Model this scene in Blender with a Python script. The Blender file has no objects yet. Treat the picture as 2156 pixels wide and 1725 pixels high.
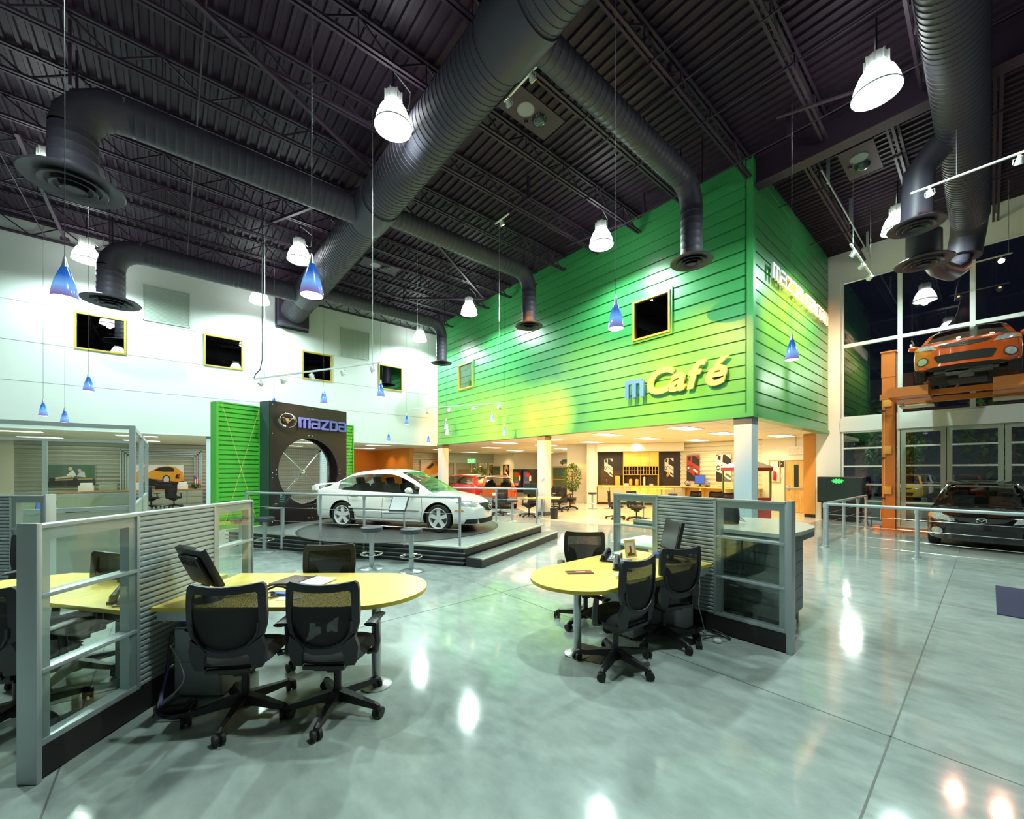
import bpy, bmesh, math, random
from mathutils import Vector, Matrix
from mathutils.bvhtree import BVHTree
PI = math.pi
random.seed(7)
S = bpy.context.scene
C = S.collection

# ------------------------------------------------------------ camera, world, exposure
# room axes: +X runs along the white wall, +Y along the green wall; metres, floor at z = 0
cam_d = bpy.data.cameras.new('camera')
cam_d.sensor_width = 36.0
cam_d.lens = 850 / 2156 * 36.0
cam_d.shift_y = 0.0587
cam_d.clip_end = 200
cam = bpy.data.objects.new('camera', cam_d)
C.objects.link(cam)
cam.location = (0, 0, 1.75)
cam.rotation_euler = (PI / 2, 0, -math.radians(40.17))
S.camera = cam
W = bpy.data.worlds.new('night')
S.world = W
W.use_nodes = True
W.node_tree.nodes['Background'].inputs[0].default_value = (0.012, 0.014, 0.03, 1)
W.node_tree.nodes['Background'].inputs[1].default_value = 0.5
S.view_settings.view_transform = 'Standard'
S.view_settings.look = 'None'
S.view_settings.gamma = 1
S.view_settings.exposure = 0.0
S.view_settings.use_curve_mapping = False
LAMP_W = 920          # each high-bay lamp
SPOT_W = 190          # each track head

# ------------------------------------------------------------ materials
def ntree(name):
    m = bpy.data.materials.new(name); m.use_nodes = True
    return m, m.node_tree.nodes, m.node_tree.links

def mat(name, col, rough=.5, metal=0, noise=0, nscale=8, bump=0, bscale=60, spec=.5, coat=0, emis=None, estr=0, stretch=None):
    m, N, L = ntree(name)
    b = N['Principled BSDF']
    b.inputs['Base Color'].default_value = (*col, 1)
    b.inputs['Roughness'].default_value = rough
    b.inputs['Metallic'].default_value = metal
    b.inputs['Specular IOR Level'].default_value = spec
    b.inputs['Coat Weight'].default_value = coat
    b.inputs['Coat Roughness'].default_value = .04
    if emis:
        b.inputs['Emission Color'].default_value = (*emis, 1)
        b.inputs['Emission Strength'].default_value = estr
    if noise or bump:
        tc = N.new('ShaderNodeTexCoord')
        mp = N.new('ShaderNodeMapping'); L.new(tc.outputs['Object'], mp.inputs[0])
        if stretch: mp.inputs['Scale'].default_value = stretch
    if noise:
        nz = N.new('ShaderNodeTexNoise'); nz.inputs['Scale'].default_value = nscale; nz.inputs['Detail'].default_value = 6
        L.new(mp.outputs[0], nz.inputs['Vector'])
        mx = N.new('ShaderNodeMix'); mx.data_type = 'RGBA'
        mx.inputs[6].default_value = (*[max(0, c * (1 - noise)) for c in col], 1)
        mx.inputs[7].default_value = (*[min(1, c * (1 + noise)) for c in col], 1)
        L.new(nz.outputs['Fac'], mx.inputs[0]); L.new(mx.outputs[2], b.inputs['Base Color'])
    if bump:
        nb = N.new('ShaderNodeTexNoise'); nb.inputs['Scale'].default_value = bscale; nb.inputs['Detail'].default_value = 4
        L.new(mp.outputs[0], nb.inputs['Vector'])
        bp = N.new('ShaderNodeBump'); bp.inputs['Strength'].default_value = bump; bp.inputs['Distance'].default_value = .01
        L.new(nb.outputs['Fac'], bp.inputs['Height']); L.new(bp.outputs[0], b.inputs['Normal'])
    return m

def glow(name, col, s):
    m, N, L = ntree(name)
    N.remove(N['Principled BSDF'])
    e = N.new('ShaderNodeEmission'); e.inputs[0].default_value = (*col, 1); e.inputs[1].default_value = s
    L.new(e.outputs[0], N['Material Output'].inputs[0])
    return m

def glass(name, tint=(1, 1, 1), f0=.05, rough=0.0, gl=1.0):
    # thin pane: see-through with a mirror that strengthens towards grazing angles
    m, N, L = ntree(name)
    N.remove(N['Principled BSDF'])
    t = N.new('ShaderNodeBsdfTransparent'); t.inputs[0].default_value = (*tint, 1)
    g = N.new('ShaderNodeBsdfGlossy'); g.inputs['Roughness'].default_value = rough; g.inputs[0].default_value = (gl, gl, gl, 1)
    f = N.new('ShaderNodeLayerWeight'); f.inputs[0].default_value = .5
    p = N.new('ShaderNodeMath'); p.operation = 'POWER'; p.inputs[1].default_value = 5; L.new(f.outputs['Facing'], p.inputs[0])
    q = N.new('ShaderNodeMath'); q.operation = 'MULTIPLY_ADD'; q.inputs[1].default_value = 1 - f0; q.inputs[2].default_value = f0; L.new(p.outputs[0], q.inputs[0])
    x = N.new('ShaderNodeMixShader')
    L.new(q.outputs[0], x.inputs[0]); L.new(t.outputs[0], x.inputs[1]); L.new(g.outputs[0], x.inputs[2])
    L.new(x.outputs[0], N['Material Output'].inputs[0])
    return m

def mesh_fabric(name, col, open_):
    # woven mesh: fine holes between black threads
    m, N, L = ntree(name)
    b = N['Principled BSDF']; b.inputs['Base Color'].default_value = (*col, 1); b.inputs['Roughness'].default_value = .7
    t = N.new('ShaderNodeBsdfTransparent'); x = N.new('ShaderNodeMixShader')
    tc = N.new('ShaderNodeTexCoord'); v = N.new('ShaderNodeTexVoronoi'); v.inputs['Scale'].default_value = 260
    L.new(tc.outputs['Object'], v.inputs['Vector'])
    r = N.new('ShaderNodeMapRange'); r.inputs[1].default_value = .25; r.inputs[2].default_value = .75
    r.inputs[3].default_value = open_ * 1.5; r.inputs[4].default_value = open_ * .5
    L.new(v.outputs['Distance'], r.inputs[0]); L.new(r.outputs[0], x.inputs[0])
    L.new(b.outputs[0], x.inputs[1]); L.new(t.outputs[0], x.inputs[2])
    L.new(x.outputs[0], N['Material Output'].inputs[0])
    return m

def concrete():
    m, N, L = ntree('polished_concrete')
    b = N['Principled BSDF']
    tc = N.new('ShaderNodeTexCoord')
    n1 = N.new('ShaderNodeTexNoise'); n1.inputs['Scale'].default_value = .7; n1.inputs['Detail'].default_value = 8; n1.inputs['Roughness'].default_value = .65
    n2 = N.new('ShaderNodeTexNoise'); n2.inputs['Scale'].default_value = 9; n2.inputs['Detail'].default_value = 8
    n3 = N.new('ShaderNodeTexVoronoi'); n3.inputs['Scale'].default_value = 14
    mp = N.new('ShaderNodeMapping'); mp.inputs['Scale'].default_value = (1, .5, 1); mp.inputs['Rotation'].default_value = (0, 0, .9)
    L.new(tc.outputs['Object'], mp.inputs[0])
    L.new(tc.outputs['Object'], n1.inputs['Vector']); L.new(mp.outputs[0], n2.inputs['Vector']); L.new(tc.outputs['Object'], n3.inputs['Vector'])
    a = N.new('ShaderNodeMath'); a.operation = 'MULTIPLY_ADD'; a.inputs[1].default_value = .45
    L.new(n2.outputs['Fac'], a.inputs[0]); L.new(n1.outputs['Fac'], a.inputs[2])
    r = N.new('ShaderNodeValToRGB')
    r.color_ramp.elements[0].position = .48; r.color_ramp.elements[0].color = (.23, .27, .26, 1)
    r.color_ramp.elements[1].position = .95; r.color_ramp.elements[1].color = (.46, .51, .49, 1)
    L.new(a.outputs[0], r.inputs[0])
    # small pale chips
    s = N.new('ShaderNodeMath'); s.operation = 'LESS_THAN'; s.inputs[1].default_value = .022
    L.new(n3.outputs['Distance'], s.inputs[0])
    mx = N.new('ShaderNodeMix'); mx.data_type = 'RGBA'; mx.inputs[7].default_value = (.62, .64, .6, 1)
    L.new(s.outputs[0], mx.inputs[0]); L.new(r.outputs[0], mx.inputs[6]); L.new(mx.outputs[2], b.inputs['Base Color'])
    rr = N.new('ShaderNodeMapRange'); rr.inputs[3].default_value = .05; rr.inputs[4].default_value = .12
    L.new(n2.outputs['Fac'], rr.inputs[0]); L.new(rr.outputs[0], b.inputs['Roughness'])
    b.inputs['Specular IOR Level'].default_value = .45
    bp = N.new('ShaderNodeBump'); bp.inputs['Strength'].default_value = .012; bp.inputs['Distance'].default_value = .004
    L.new(n2.outputs['Fac'], bp.inputs['Height']); L.new(bp.outputs[0], b.inputs['Normal'])
    return m

def wood(name, c1, c2, scale=3, rough=.4):
    m, N, L = ntree(name)
    b = N['Principled BSDF']; b.inputs['Roughness'].default_value = rough
    tc = N.new('ShaderNodeTexCoord'); mp = N.new('ShaderNodeMapping'); mp.inputs['Scale'].default_value = (1, 1, .12)
    L.new(tc.outputs['Object'], mp.inputs[0])
    n = N.new('ShaderNodeTexNoise'); n.inputs['Scale'].default_value = scale; n.inputs['Detail'].default_value = 3; n.inputs['Distortion'].default_value = 1.5
    L.new(mp.outputs[0], n.inputs['Vector'])
    w = N.new('ShaderNodeMath'); w.operation = 'SINE'; k = N.new('ShaderNodeMath'); k.operation = 'MULTIPLY'; k.inputs[1].default_value = 34
    L.new(n.outputs['Fac'], k.inputs[0]); L.new(k.outputs[0], w.inputs[0])
    mr = N.new('ShaderNodeMapRange'); mr.inputs[1].default_value = -1
    L.new(w.outputs[0], mr.inputs[0])
    mx = N.new('ShaderNodeMix'); mx.data_type = 'RGBA'; mx.inputs[6].default_value = (*c1, 1); mx.inputs[7].default_value = (*c2, 1)
    L.new(mr.outputs[0], mx.inputs[0]); L.new(mx.outputs[2], b.inputs['Base Color'])
    return m

M = dict(
    floor=concrete(),
    tile=mat('cafe_floor_tile', (.72, .66, .5), .18, noise=.05, nscale=3, spec=.6),
    joint=mat('floor_joint', (.12, .13, .12), .6),
    white=mat('white_wall_paint', (.58, .62, .605), .6, noise=.02, nscale=2, bump=.1),
    cream=mat('cream_wall_paint', (.85, .8, .66), .6, noise=.02),
    farwall=mat('grey_far_wall', (.22, .23, .22), .7),
    pier=mat('pier_paint', (.8, .82, .76), .6),
    green=mat('green_metal_siding', (.052, .32, .092), .30, metal=.0, noise=.03, nscale=3, spec=.7),
    green2=mat('bright_green_metal', (.09, .50, .05), .32, noise=.03, spec=.6),
    ceil=mat('dark_ceiling_paint', (.025, .012, .026), .5, noise=.08, nscale=3, spec=.25),
    steel=mat('dark_steel_paint', (.036, .020, .038), .5, noise=.06, spec=.3),
    duct=mat('dark_duct_paint', (.052, .046, .066), .5, metal=0, noise=.04, nscale=2, spec=.3),
    soffit=mat('ceiling_tile', (.84, .76, .54), .8, bump=.2, bscale=120),
    colblue=mat('pale_blue_steel', (.50, .58, .62), .45),
    corr=mat('galvanised_corrugated', (.47, .47, .39), .35, metal=.35, noise=.05),
    corrw=mat('cream_corrugated', (.78, .74, .58), .35, metal=.15),
    black=mat('black_plastic', (.012, .011, .014), .42),
    blackm=mat('black_matte', (.018, .016, .018), .6, noise=.1),
    fabric=mat('black_seat_fabric', (.016, .014, .016), .85, bump=.3, bscale=300),
    cframe=mat('black_chair_frame', (.018, .017, .023), .38),
    netup=mesh_fabric('chair_mesh_upper', (.015, .014, .012), .11),
    netlo=mesh_fabric('chair_mesh_lower', (.012, .011, .013), .045),
    netlt=mesh_fabric('chair_mesh_light', (.09, .11, .11), .22),
    alu=mat('grey_aluminium', (.42, .46, .48), .36, metal=.35, noise=.03),
    alu2=mat('satin_aluminium', (.5, .55, .56), .3, metal=.7),
    postg=mat('grey_post_paint', (.20, .22, .24), .5),
    chrome=mat('chrome', (.8, .8, .8), .08, metal=1),
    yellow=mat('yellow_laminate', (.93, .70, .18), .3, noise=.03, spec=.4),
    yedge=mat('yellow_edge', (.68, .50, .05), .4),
    pgrey=mat('grey_pedestal_paint', (.30, .33, .35), .45),
    glass=glass('clear_glass', (.95, .98, .96), .035),
    glassw=glass('window_glass', (.74, .77, .76), .075),
    glassd=glass('dark_window_glass', (.14, .14, .14), .10),
    carglass=glass('car_glass', (.60, .68, .64), .07),
    lot=mat('asphalt', (.04, .045, .04), .7, noise=.3, nscale=20),
    grass=mat('grass', (.035, .11, .02), .9, noise=.5, nscale=30),
    orange=mat('orange_lift_paint', (.62, .17, .02), .35, noise=.08, nscale=5),
    orwall=mat('orange_wall_paint', (.85, .27, .02), .6),
    ochre=mat('ochre_paint', (.70, .30, .05), .5),
    dkpanel=mat('dark_bronze_panel', (.030, .022, .024), .33, metal=.3, noise=.08, nscale=10),
    dkside=mat('slate_blue_panel', (.07, .10, .12), .4, metal=.2),
    tread=mat('perforated_steel_deck', (.33, .36, .35), .38, metal=.5, noise=.2, nscale=60, bump=.4, bscale=140),
    plat=mat('black_platform_edge', (.02, .02, .021), .35),
    nosing=mat('pale_metal_nosing', (.62, .62, .5), .35, metal=.5),
    disc=mat('turntable_steel', (.10, .11, .11), .4, metal=.4, noise=.15, nscale=90),
    yw=mat('yellow_cabinet', (.86, .60, .13), .4, noise=.04),
    ply=wood('plywood_door', (.80, .50, .17), (.66, .36, .09)),
    blk=mat('black_wall_panel', (.022, .017, .018), .5),
    speck=mat('speckled_laminate', (.42, .38, .26), .5, noise=.4, nscale=90),
    paper=mat('white_paper', (.85, .85, .83), .7),
    brown=mat('brown_leather', (.12, .05, .03), .45, noise=.2),
    blue=mat('blue_plastic', (.05, .12, .42), .4),
    red=mat('red_plastic', (.6, .02, .02), .35),
    bluew=mat('periwinkle_letter', (.13, .14, .44), .35),
    bluem=mat('light_blue_letter', (.03, .16, .70), .4),
    gold=mat('golden_letter', (.88, .60, .20), .45),
    letterw=mat('white_letter', (.9, .88, .86), .4),
    frame=mat('mustard_window_frame', (.42, .30, .03), .45),
    mullion=mat('white_mullion', (.70, .74, .72), .4),
    doorfr=mat('sage_door_frame', (.36, .40, .34), .45),
    louvre=mat('pale_louvre', (.40, .47, .42), .5),
    rubber=mat('tyre_rubber', (.012, .012, .012), .75, bump=.2),
    rim=mat('alloy_wheel', (.80, .82, .82), .3, metal=.2),
    well=mat('wheel_well', (.01, .01, .01), .8),
    seatc=mat('car_seat_fabric', (.03, .03, .032), .8),
    carw=mat('pearl_white_paint', (.84, .86, .84), .2, coat=1, spec=.6),
    caro=mat('orange_car_paint', (.68, .105, .012), .22, metal=.25, coat=1),
    carb=mat('black_car_paint', (.006, .005, .006), .12, coat=1),
    cary=mat('yellow_car_paint', (.75, .55, .02), .25, coat=1),
    carr=mat('red_car_paint', (.38, .02, .02), .25, coat=1),
    carn=mat('navy_car_paint', (.03, .03, .12), .25, coat=1),
    cars=mat('silver_car_paint', (.45, .47, .47), .25, coat=1, metal=.5),
    lens=mat('headlight_lens', (.35, .37, .37), .15, metal=.0, spec=.8, noise=.8, nscale=40),
    amber=mat('amber_lens', (.8, .25, .02), .2),
    tail=mat('red_lens', (.45, .01, .01), .15),
    hbay=glow('high_bay_reflector', (.93, 1.0, .96), 14),
    fluo=glow('fluorescent_panel', (1, .95, .78), 5),
    fluoc=glow('cool_fluorescent_panel', (.95, 1, .9), 3),
    halo=glow('halogen_bulb', (1, .50, .25), 60),
    haloy=glow('warm_halogen_bulb', (1, .72, .3), 40),
    cobulb=glow('pendant_opening', (1, .72, .62), 9),
    exitg=glow('exit_green', (.05, .9, .25), 1.5),
    neon=glow('green_badge_light', (.10, .8, .18), 1.2),
    screen=mat('dark_screen', (.02, .035, .03), .15, spec=.7),
    screenb=mat('blue_lit_screen', (.02, .04, .1), .2, emis=(.06, .12, .5), estr=1.2),
    screenw=mat('pale_lit_screen', (.3, .33, .32), .2, emis=(.5, .58, .55), estr=.5),
    cabinet=mat('sage_grey_cabinet', (.33, .36, .28), .45),
    otop=mat('orange_wood_top', (.62, .28, .08), .4),
    leaf=mat('leaf_green', (.06, .17, .03), .55, noise=.4, nscale=20),
    leafy=mat('pale_leaf', (.22, .30, .06), .55, noise=.3),
    bark=mat('bark', (.12, .07, .04), .8),
    pot=mat('brown_pot', (.18, .10, .05), .5),
    matb=mat('navy_floor_mat', (.035, .035, .09), .9, bump=.5, bscale=200),
    ctop=mat('speckled_grey_counter', (.55, .52, .47), .22, noise=.1, nscale=120, spec=.6),
    cedge=mat('slate_counter_edge', (.09, .11, .12), .4, noise=.25, nscale=60),
    cpan=mat('grey_counter_panel', (.13, .15, .16), .5, noise=.2, nscale=70),
    stoolb=mat('slate_vinyl', (.055, .058, .075), .4),
    cable=mat('steel_cable', (.6, .62, .6), .3, metal=.8),
    cord=mat('dark_cord', (.03, .03, .035), .5),
    purple=mat('violet_cable', (.10, .05, .35), .4),
    under=mat('dark_underbody', (.03, .03, .032), .5, noise=.5, nscale=9),
    under2=mat('grey_aluminium_casting', (.22, .23, .21), .35, metal=.7, noise=.4, nscale=20),
    tread2=mat('cream_steel_tray', (.55, .47, .30), .4, noise=.05),
    flagr=mat('flag_red', (.6, .05, .06), .6), skin=mat('poster_skin_tone', (.7, .5, .38), .6),
    pteal=mat('poster_teal', (.08, .15, .10), .5), porange=mat('poster_orange', (.85, .38, .02), .4),
    pred=mat('poster_red', (.5, .04, .03), .4), psil=mat('poster_silver', (.65, .68, .65), .4),
    pdark=mat('poster_dark', (.02, .018, .02), .4), pbrown=mat('poster_brown', (.25, .09, .03), .4),
    poch=mat('poster_ochre', (.6, .35, .08), .4), pwhite=mat('poster_white', (.85, .83, .78), .5),
)

def blue_glass():
    m, N, L = ntree('blue_pendant_glass')
    b = N['Principled BSDF']
    b.inputs['Base Color'].default_value = (.02, .10, .42, 1); b.inputs['Roughness'].default_value = .15
    b.inputs['Coat Weight'].default_value = .6
    # the lamp inside shines through the blue glass, most at the belly of the shade
    tc = N.new('ShaderNodeTexCoord'); sp = N.new('ShaderNodeSeparateXYZ'); L.new(tc.outputs['Generated'], sp.inputs[0])
    r = N.new('ShaderNodeValToRGB'); e = r.color_ramp.elements
    e[0].position = 0; e[0].color = (.25, .10, .30, 1); e[1].position = 1; e[1].color = (.004, .01, .06, 1)
    k = e.new(.35); k.color = (.22, .50, .85, 1)
    k = e.new(.7); k.color = (.01, .06, .30, 1)
    L.new(sp.outputs['Z'], r.inputs[0]); L.new(r.outputs[0], b.inputs['Emission Color'])
    b.inputs['Emission Strength'].default_value = .9
    return m
M['bluegl'] = blue_glass()

# ------------------------------------------------------------ mesh helpers
class MB:
    def __init__(s): s.bm = bmesh.new(); s.mi = 0; s.mats = []
    def m(s, name):
        if name not in s.mats: s.mats.append(name)
        s.mi = s.mats.index(name); return s
    def _f(s, vs):
        try:
            f = s.bm.faces.new(vs); f.material_index = s.mi; return f
        except ValueError: return None
    def box(s, x0, x1, y0, y1, z0, z1, bev=0, mtx=None):
        if x0 > x1: x0, x1 = x1, x0
        if y0 > y1: y0, y1 = y1, y0
        if z0 > z1: z0, z1 = z1, z0
        v = [s.bm.verts.new(p) for p in ((x0,y0,z0),(x1,y0,z0),(x1,y1,z0),(x0,y1,z0),(x0,y0,z1),(x1,y0,z1),(x1,y1,z1),(x0,y1,z1))]
        fs = [s._f([v[i] for i in q]) for q in ((3,2,1,0),(4,5,6,7),(0,1,5,4),(1,2,6,5),(2,3,7,6),(3,0,4,7))]
        if bev:
            es = list({e for f in fs for e in f.edges})
            r = bmesh.ops.bevel(s.bm, geom=es, offset=bev, segments=2, affect='EDGES', profile=.6, material=s.mi)
            v = list({w for f in r['faces'] for w in f.verts} | {w for w in v if w.is_valid})
        if mtx is not None:
            for w in v:
                if w.is_valid: w.co = mtx @ w.co
        return s
    def bar(s, p0, p1, w, h, up=(0, 0, 1)):
        p0, p1 = Vector(p0), Vector(p1); d = p1 - p0; L_ = d.length
        if L_ < 1e-6: return s
        d.normalize(); u = Vector(up)
        if abs(d.dot(u)) > .98: u = Vector((1, 0, 0))
        r = d.cross(u).normalized(); u = r.cross(d)
        v = []
        for p in (p0, p1):
            for a, b in ((-1,-1),(1,-1),(1,1),(-1,1)): v.append(s.bm.verts.new(p + r * a * w / 2 + u * b * h / 2))
        for q in ((3,2,1,0),(4,5,6,7),(0,1,5,4),(1,2,6,5),(2,3,7,6),(3,0,4,7)): s._f([v[i] for i in q])
        return s
    def cyl(s, p0, p1, r, r2=None, seg=14, cap=True):
        return s.tube([p0, p1], [r, r if r2 is None else r2], seg, cap=cap)
    def tube(s, pts, r, seg=8, closed=False, cap=True, flat=None):
        pts = [Vector(p) for p in pts]; n = len(pts)
        rs = r if isinstance(r, (list, tuple)) else [r] * n
        rings = []; prev = None
        for i, p in enumerate(pts):
            if closed: t = (pts[(i + 1) % n] - pts[i - 1])
            else: t = pts[min(i + 1, n - 1)] - pts[max(i - 1, 0)]
            if t.length < 1e-9: t = Vector((0, 0, 1))
            t.normalize()
            if prev is None:
                u = Vector((0, 0, 1)) if abs(t.z) < .9 else Vector((1, 0, 0))
            else: u = prev
            a = (u - t * u.dot(t))
            if a.length < 1e-6: a = t.orthogonal()
            a.normalize(); b = t.cross(a); prev = a
            rings.append([s.bm.verts.new(p + (a * math.cos(2*PI*k/seg) + b * math.sin(2*PI*k/seg) * (flat or 1)) * rs[i]) for k in range(seg)])
        for i in range(n if closed else n - 1):
            A, B_ = rings[i], rings[(i + 1) % n]
            for k in range(seg): s._f([A[k], A[(k+1) % seg], B_[(k+1) % seg], B_[k]])
        if cap and not closed:
            s._f(list(reversed(rings[0]))); s._f(rings[-1])
        return s
    def lathe(s, prof, seg=24, c=(0, 0, 0), axis='z', cap=True, arc=None):
        rings = []
        for r, z in prof:
            ring = []
            for k in range(seg):
                a = 2 * PI * k / seg
                x, y, q = r * math.cos(a), r * math.sin(a), z
                if axis == 'x': x, y, q = q, x, y
                elif axis == 'y': x, y, q = x, q, y
                ring.append(s.bm.verts.new((c[0] + x, c[1] + y, c[2] + q)))
            rings.append(ring)
        for i in range(len(rings) - 1):
            for k in range(seg): s._f([rings[i][k], rings[i][(k+1) % seg], rings[i+1][(k+1) % seg], rings[i+1][k]])
        if cap:
            if prof[0][0] > 1e-4: s._f(list(reversed(rings[0])))
            if prof[-1][0] > 1e-4: s._f(rings[-1])
        return s
    def prism(s, poly, t0, t1, f):
        # poly in (u, v), extruded along w from t0 to t1; f maps (u, v, w) to a point
        a = [s.bm.verts.new(f(u, v, t0)) for u, v in poly]; b = [s.bm.verts.new(f(u, v, t1)) for u, v in poly]
        s._f(list(reversed(a))); s._f(b)
        n = len(poly)
        for i in range(n): s._f([a[i], a[(i+1) % n], b[(i+1) % n], b[i]])
        return s
    def ring(s, outer, inner, t0, t1, f):
        n = len(outer)
        V_ = [[s.bm.verts.new(f(u, v, t)) for u, v in lp] for lp in (outer, inner) for t in (t0, t1)]
        o0, o1, i0, i1 = V_
        for i in range(n):
            j = (i + 1) % n
            s._f([o0[i], o0[j], o1[j], o1[i]]); s._f([i0[j], i0[i], i1[i], i1[j]])
            s._f([o1[i], o1[j], i1[j], i1[i]]); s._f([o0[j], o0[i], i0[i], i0[j]])
        return s
    def grid(s, f, nu, nv):
        v = [[s.bm.verts.new(f(i / nu, j / nv)) for j in range(nv + 1)] for i in range(nu + 1)]
        for i in range(nu):
            for j in range(nv): s._f([v[i][j], v[i+1][j], v[i+1][j+1], v[i][j+1]])
        return s
    def quad(s, *p):
        s._f([s.bm.verts.new(q) for q in p]); return s
    def build(s, name, m=None, parent=None, loc=(0, 0, 0), rz=0, smooth=35, fixn=True, merge=0):
        if merge: bmesh.ops.remove_doubles(s.bm, verts=s.bm.verts, dist=merge)
        if fixn: bmesh.ops.recalc_face_normals(s.bm, faces=s.bm.faces)
        me = bpy.data.meshes.new(name); s.bm.to_mesh(me); s.bm.free()
        for k in (s.mats or [m]): me.materials.append(M[k] if isinstance(k, str) else k)
        if smooth:
            for p in me.polygons: p.use_smooth = True
            me.set_sharp_from_angle(angle=math.radians(smooth))
        o = bpy.data.objects.new(name, me); C.objects.link(o)
        o.location = loc; o.rotation_euler = (0, 0, rz)
        if parent: o.parent = parent
        return o

def tag(o, label, cat, group=None):
    o['label'] = label; o['category'] = cat
    if group: o['group'] = group
    return o
def thing(name, label, cat, loc=(0, 0, 0), rz=0, group=None):
    o = bpy.data.objects.new(name, None); C.objects.link(o)
    o.empty_display_size = .1; o.location = loc; o.rotation_euler = (0, 0, rz)
    return tag(o, label, cat, group)
def struct(o): o['kind'] = 'structure'; return o
def dup(root, loc, rz=None, label=None, group=None):
    def cp(o, par):
        c = o.copy(); C.objects.link(c)
        if par: c.parent = par
        for ch in kids.get(o.name, []): cp(ch, c)
        return c
    kids = {}
    for o in list(C.objects):
        if o.parent: kids.setdefault(o.parent.name, []).append(o)
    r = cp(root, None); r.location = loc
    if rz is not None: r.rotation_euler = (0, 0, rz)
    if label: r['label'] = label
    if group: r['group'] = group
    return r
def relabel(o, label): o['label'] = label; return o

def light(kind, name, loc, col, w, parent=None, target=None, size=.1, angle=None, blend=.5, sx=None, sy=None):
    l = bpy.data.lights.new(name, kind); l.energy = w; l.color = col
    if kind == 'SPOT':
        l.spot_size = math.radians(angle); l.spot_blend = blend; l.shadow_soft_size = size
    elif kind == 'POINT': l.shadow_soft_size = size
    elif kind == 'AREA':
        l.shape = 'RECTANGLE'; l.size = sx; l.size_y = sy
    o = bpy.data.objects.new(name, l); C.objects.link(o); o.location = loc
    if target is not None:
        d = Vector(target) - Vector(loc); o.rotation_euler = d.to_track_quat('-Z', 'Y').to_euler()
    if parent: o.parent = parent
    return o

XZ = lambda y: (lambda u, v, w: (u, y + w, v))     # poly drawn in x-z, thickness along y
YZ = lambda x: (lambda u, v, w: (x + w, u, v))
XY = lambda u, v, w: (u, v, w)
def arc(cx, cy, r, a0, a1, n, ry=None):
    return [(cx + r * math.cos(math.radians(a0 + (a1 - a0) * i / n)), cy + (ry or r) * math.sin(math.radians(a0 + (a1 - a0) * i / n))) for i in range(n + 1)]

# squared sign lettering: strokes on a unit-high cell
GL = {
 'm': (1.25, [[(0,0),(0,1)],[(0,1),(1.1,1),(1.25,.85),(1.25,0)],[(.62,1),(.62,0)]]),
 'a': (1.0, [[(.05,1),(.9,1),(1,.9),(1,0),(.1,0),(0,.1),(0,.42),(.1,.52),(1,.52)]]),
 'z': (1.0, [[(0,1),(1,1),(0.05,0),(1,0)]]),
 'd': (1.0, [[(.05,1),(.85,1),(1,.85),(1,.15),(.85,0),(.05,0),(.05,1)]]),
 'u': (1.0, [[(0,1),(0,.1),(.1,0),(1,0)],[(1,1),(1,0)]]),
 's': (1.0, [[(.95,1),(.1,1),(0,.9),(0,.6),(.1,.52),(.9,.48),(1,.4),(1,.1),(.9,0),(.05,0)]]),
 '.': (.05, [[(0,.04),(.05,.04)]]),
 'c': (.85, [[(.85,1),(.1,1),(0,.9),(0,.1),(.1,0),(.85,0)]]),
 'o': (.95, [[(.1,1),(.85,1),(.95,.9),(.95,.1),(.85,0),(.1,0),(0,.1),(0,.9),(.1,1)]]),
 'E': (.6, [[(.6,1),(0,1),(0,0),(.6,0)],[(0,.5),(.5,.5)]]),
 'X': (.7, [[(0,1),(.7,0)],[(0,0),(.7,1)]]),
 'I': (.05, [[(0,0),(0,1)]]),
 'T': (.7, [[(0,1),(.7,1)],[(.35,1),(.35,0)]]),
}
def letters(word, h, wsc, t, f, depth, gap=.32):
    # returns list of (char, MB); f maps (u, v, w)
    out = []; u = 0; k = 0
    for ch in word:
        wd, strokes = GL[ch]; mb = MB()
        for st in strokes:
            for (a, b) in zip(st, st[1:]):
                p = Vector(((u + a[0]) * wsc, t / 2 + a[1] * (h - t))); q = Vector(((u + b[0]) * wsc, t / 2 + b[1] * (h - t)))
                d = q - p
                if d.length < 1e-6: continue
                d.normalize(); n = Vector((-d.y, d.x)) * t / 2; e = d * t * .42
                k += 1; mb.prism([tuple(p - e - n), tuple(q + e - n), tuple(q + e + n), tuple(p - e + n)], -.0008 * (k % 9), depth + .0011 * (k % 9), f)
        out.append((ch, mb)); u += wd + gap
    return out, u * wsc
# ------------------------------------------------------------ building shell
b = MB().m('floor').box(-9, 24.6, -8, 34, -.12, 0)
b.m('joint')
for y in (-3.7, .42, 4.5, 8.6, 12.7): b.box(-9, 24.6, y - .005, y + .005, -.001, .0012)
for x in (-4.6, -.5, 3.6, 7.7, 11.8, 15.9): b.box(x - .005, x + .005, -8, 34, -.001, .0012)
struct(b.build('floor', smooth=0))
b = MB(); b.prism([(10.0,10.1),(10.25,8.6),(10.7,7.45),(11.7,6.1),(13.2,4.7),(14.9,3.8),(17.84,3.78),(17.84,4.1),(19.4,4.4),(19.4,13),(23.5,19.5),(15,19.5)], .0, .004, XY)
struct(b.build('floor_cafe', 'tile', smooth=0))

# dark ribbed roof deck
b = MB(); z = 9.3
x = -9.0
prof = []
while x < 18.0:
    prof += [(x, z), (x + .105, z), (x + .125, z - .045), (x + .18, z - .045)]; x += .2
v = [[b.bm.verts.new((px_, y, pz)) for px_, pz in prof] for y in (-8, 18.8)]
for i in range(len(prof) - 1): b._f([v[0][i], v[0][i+1], v[1][i+1], v[1][i]])
b.box(-9, 18, -8, 18.8, 9.36, 9.42)
struct(b.build('ceiling', 'ceil', smooth=0, fixn=False))

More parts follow.
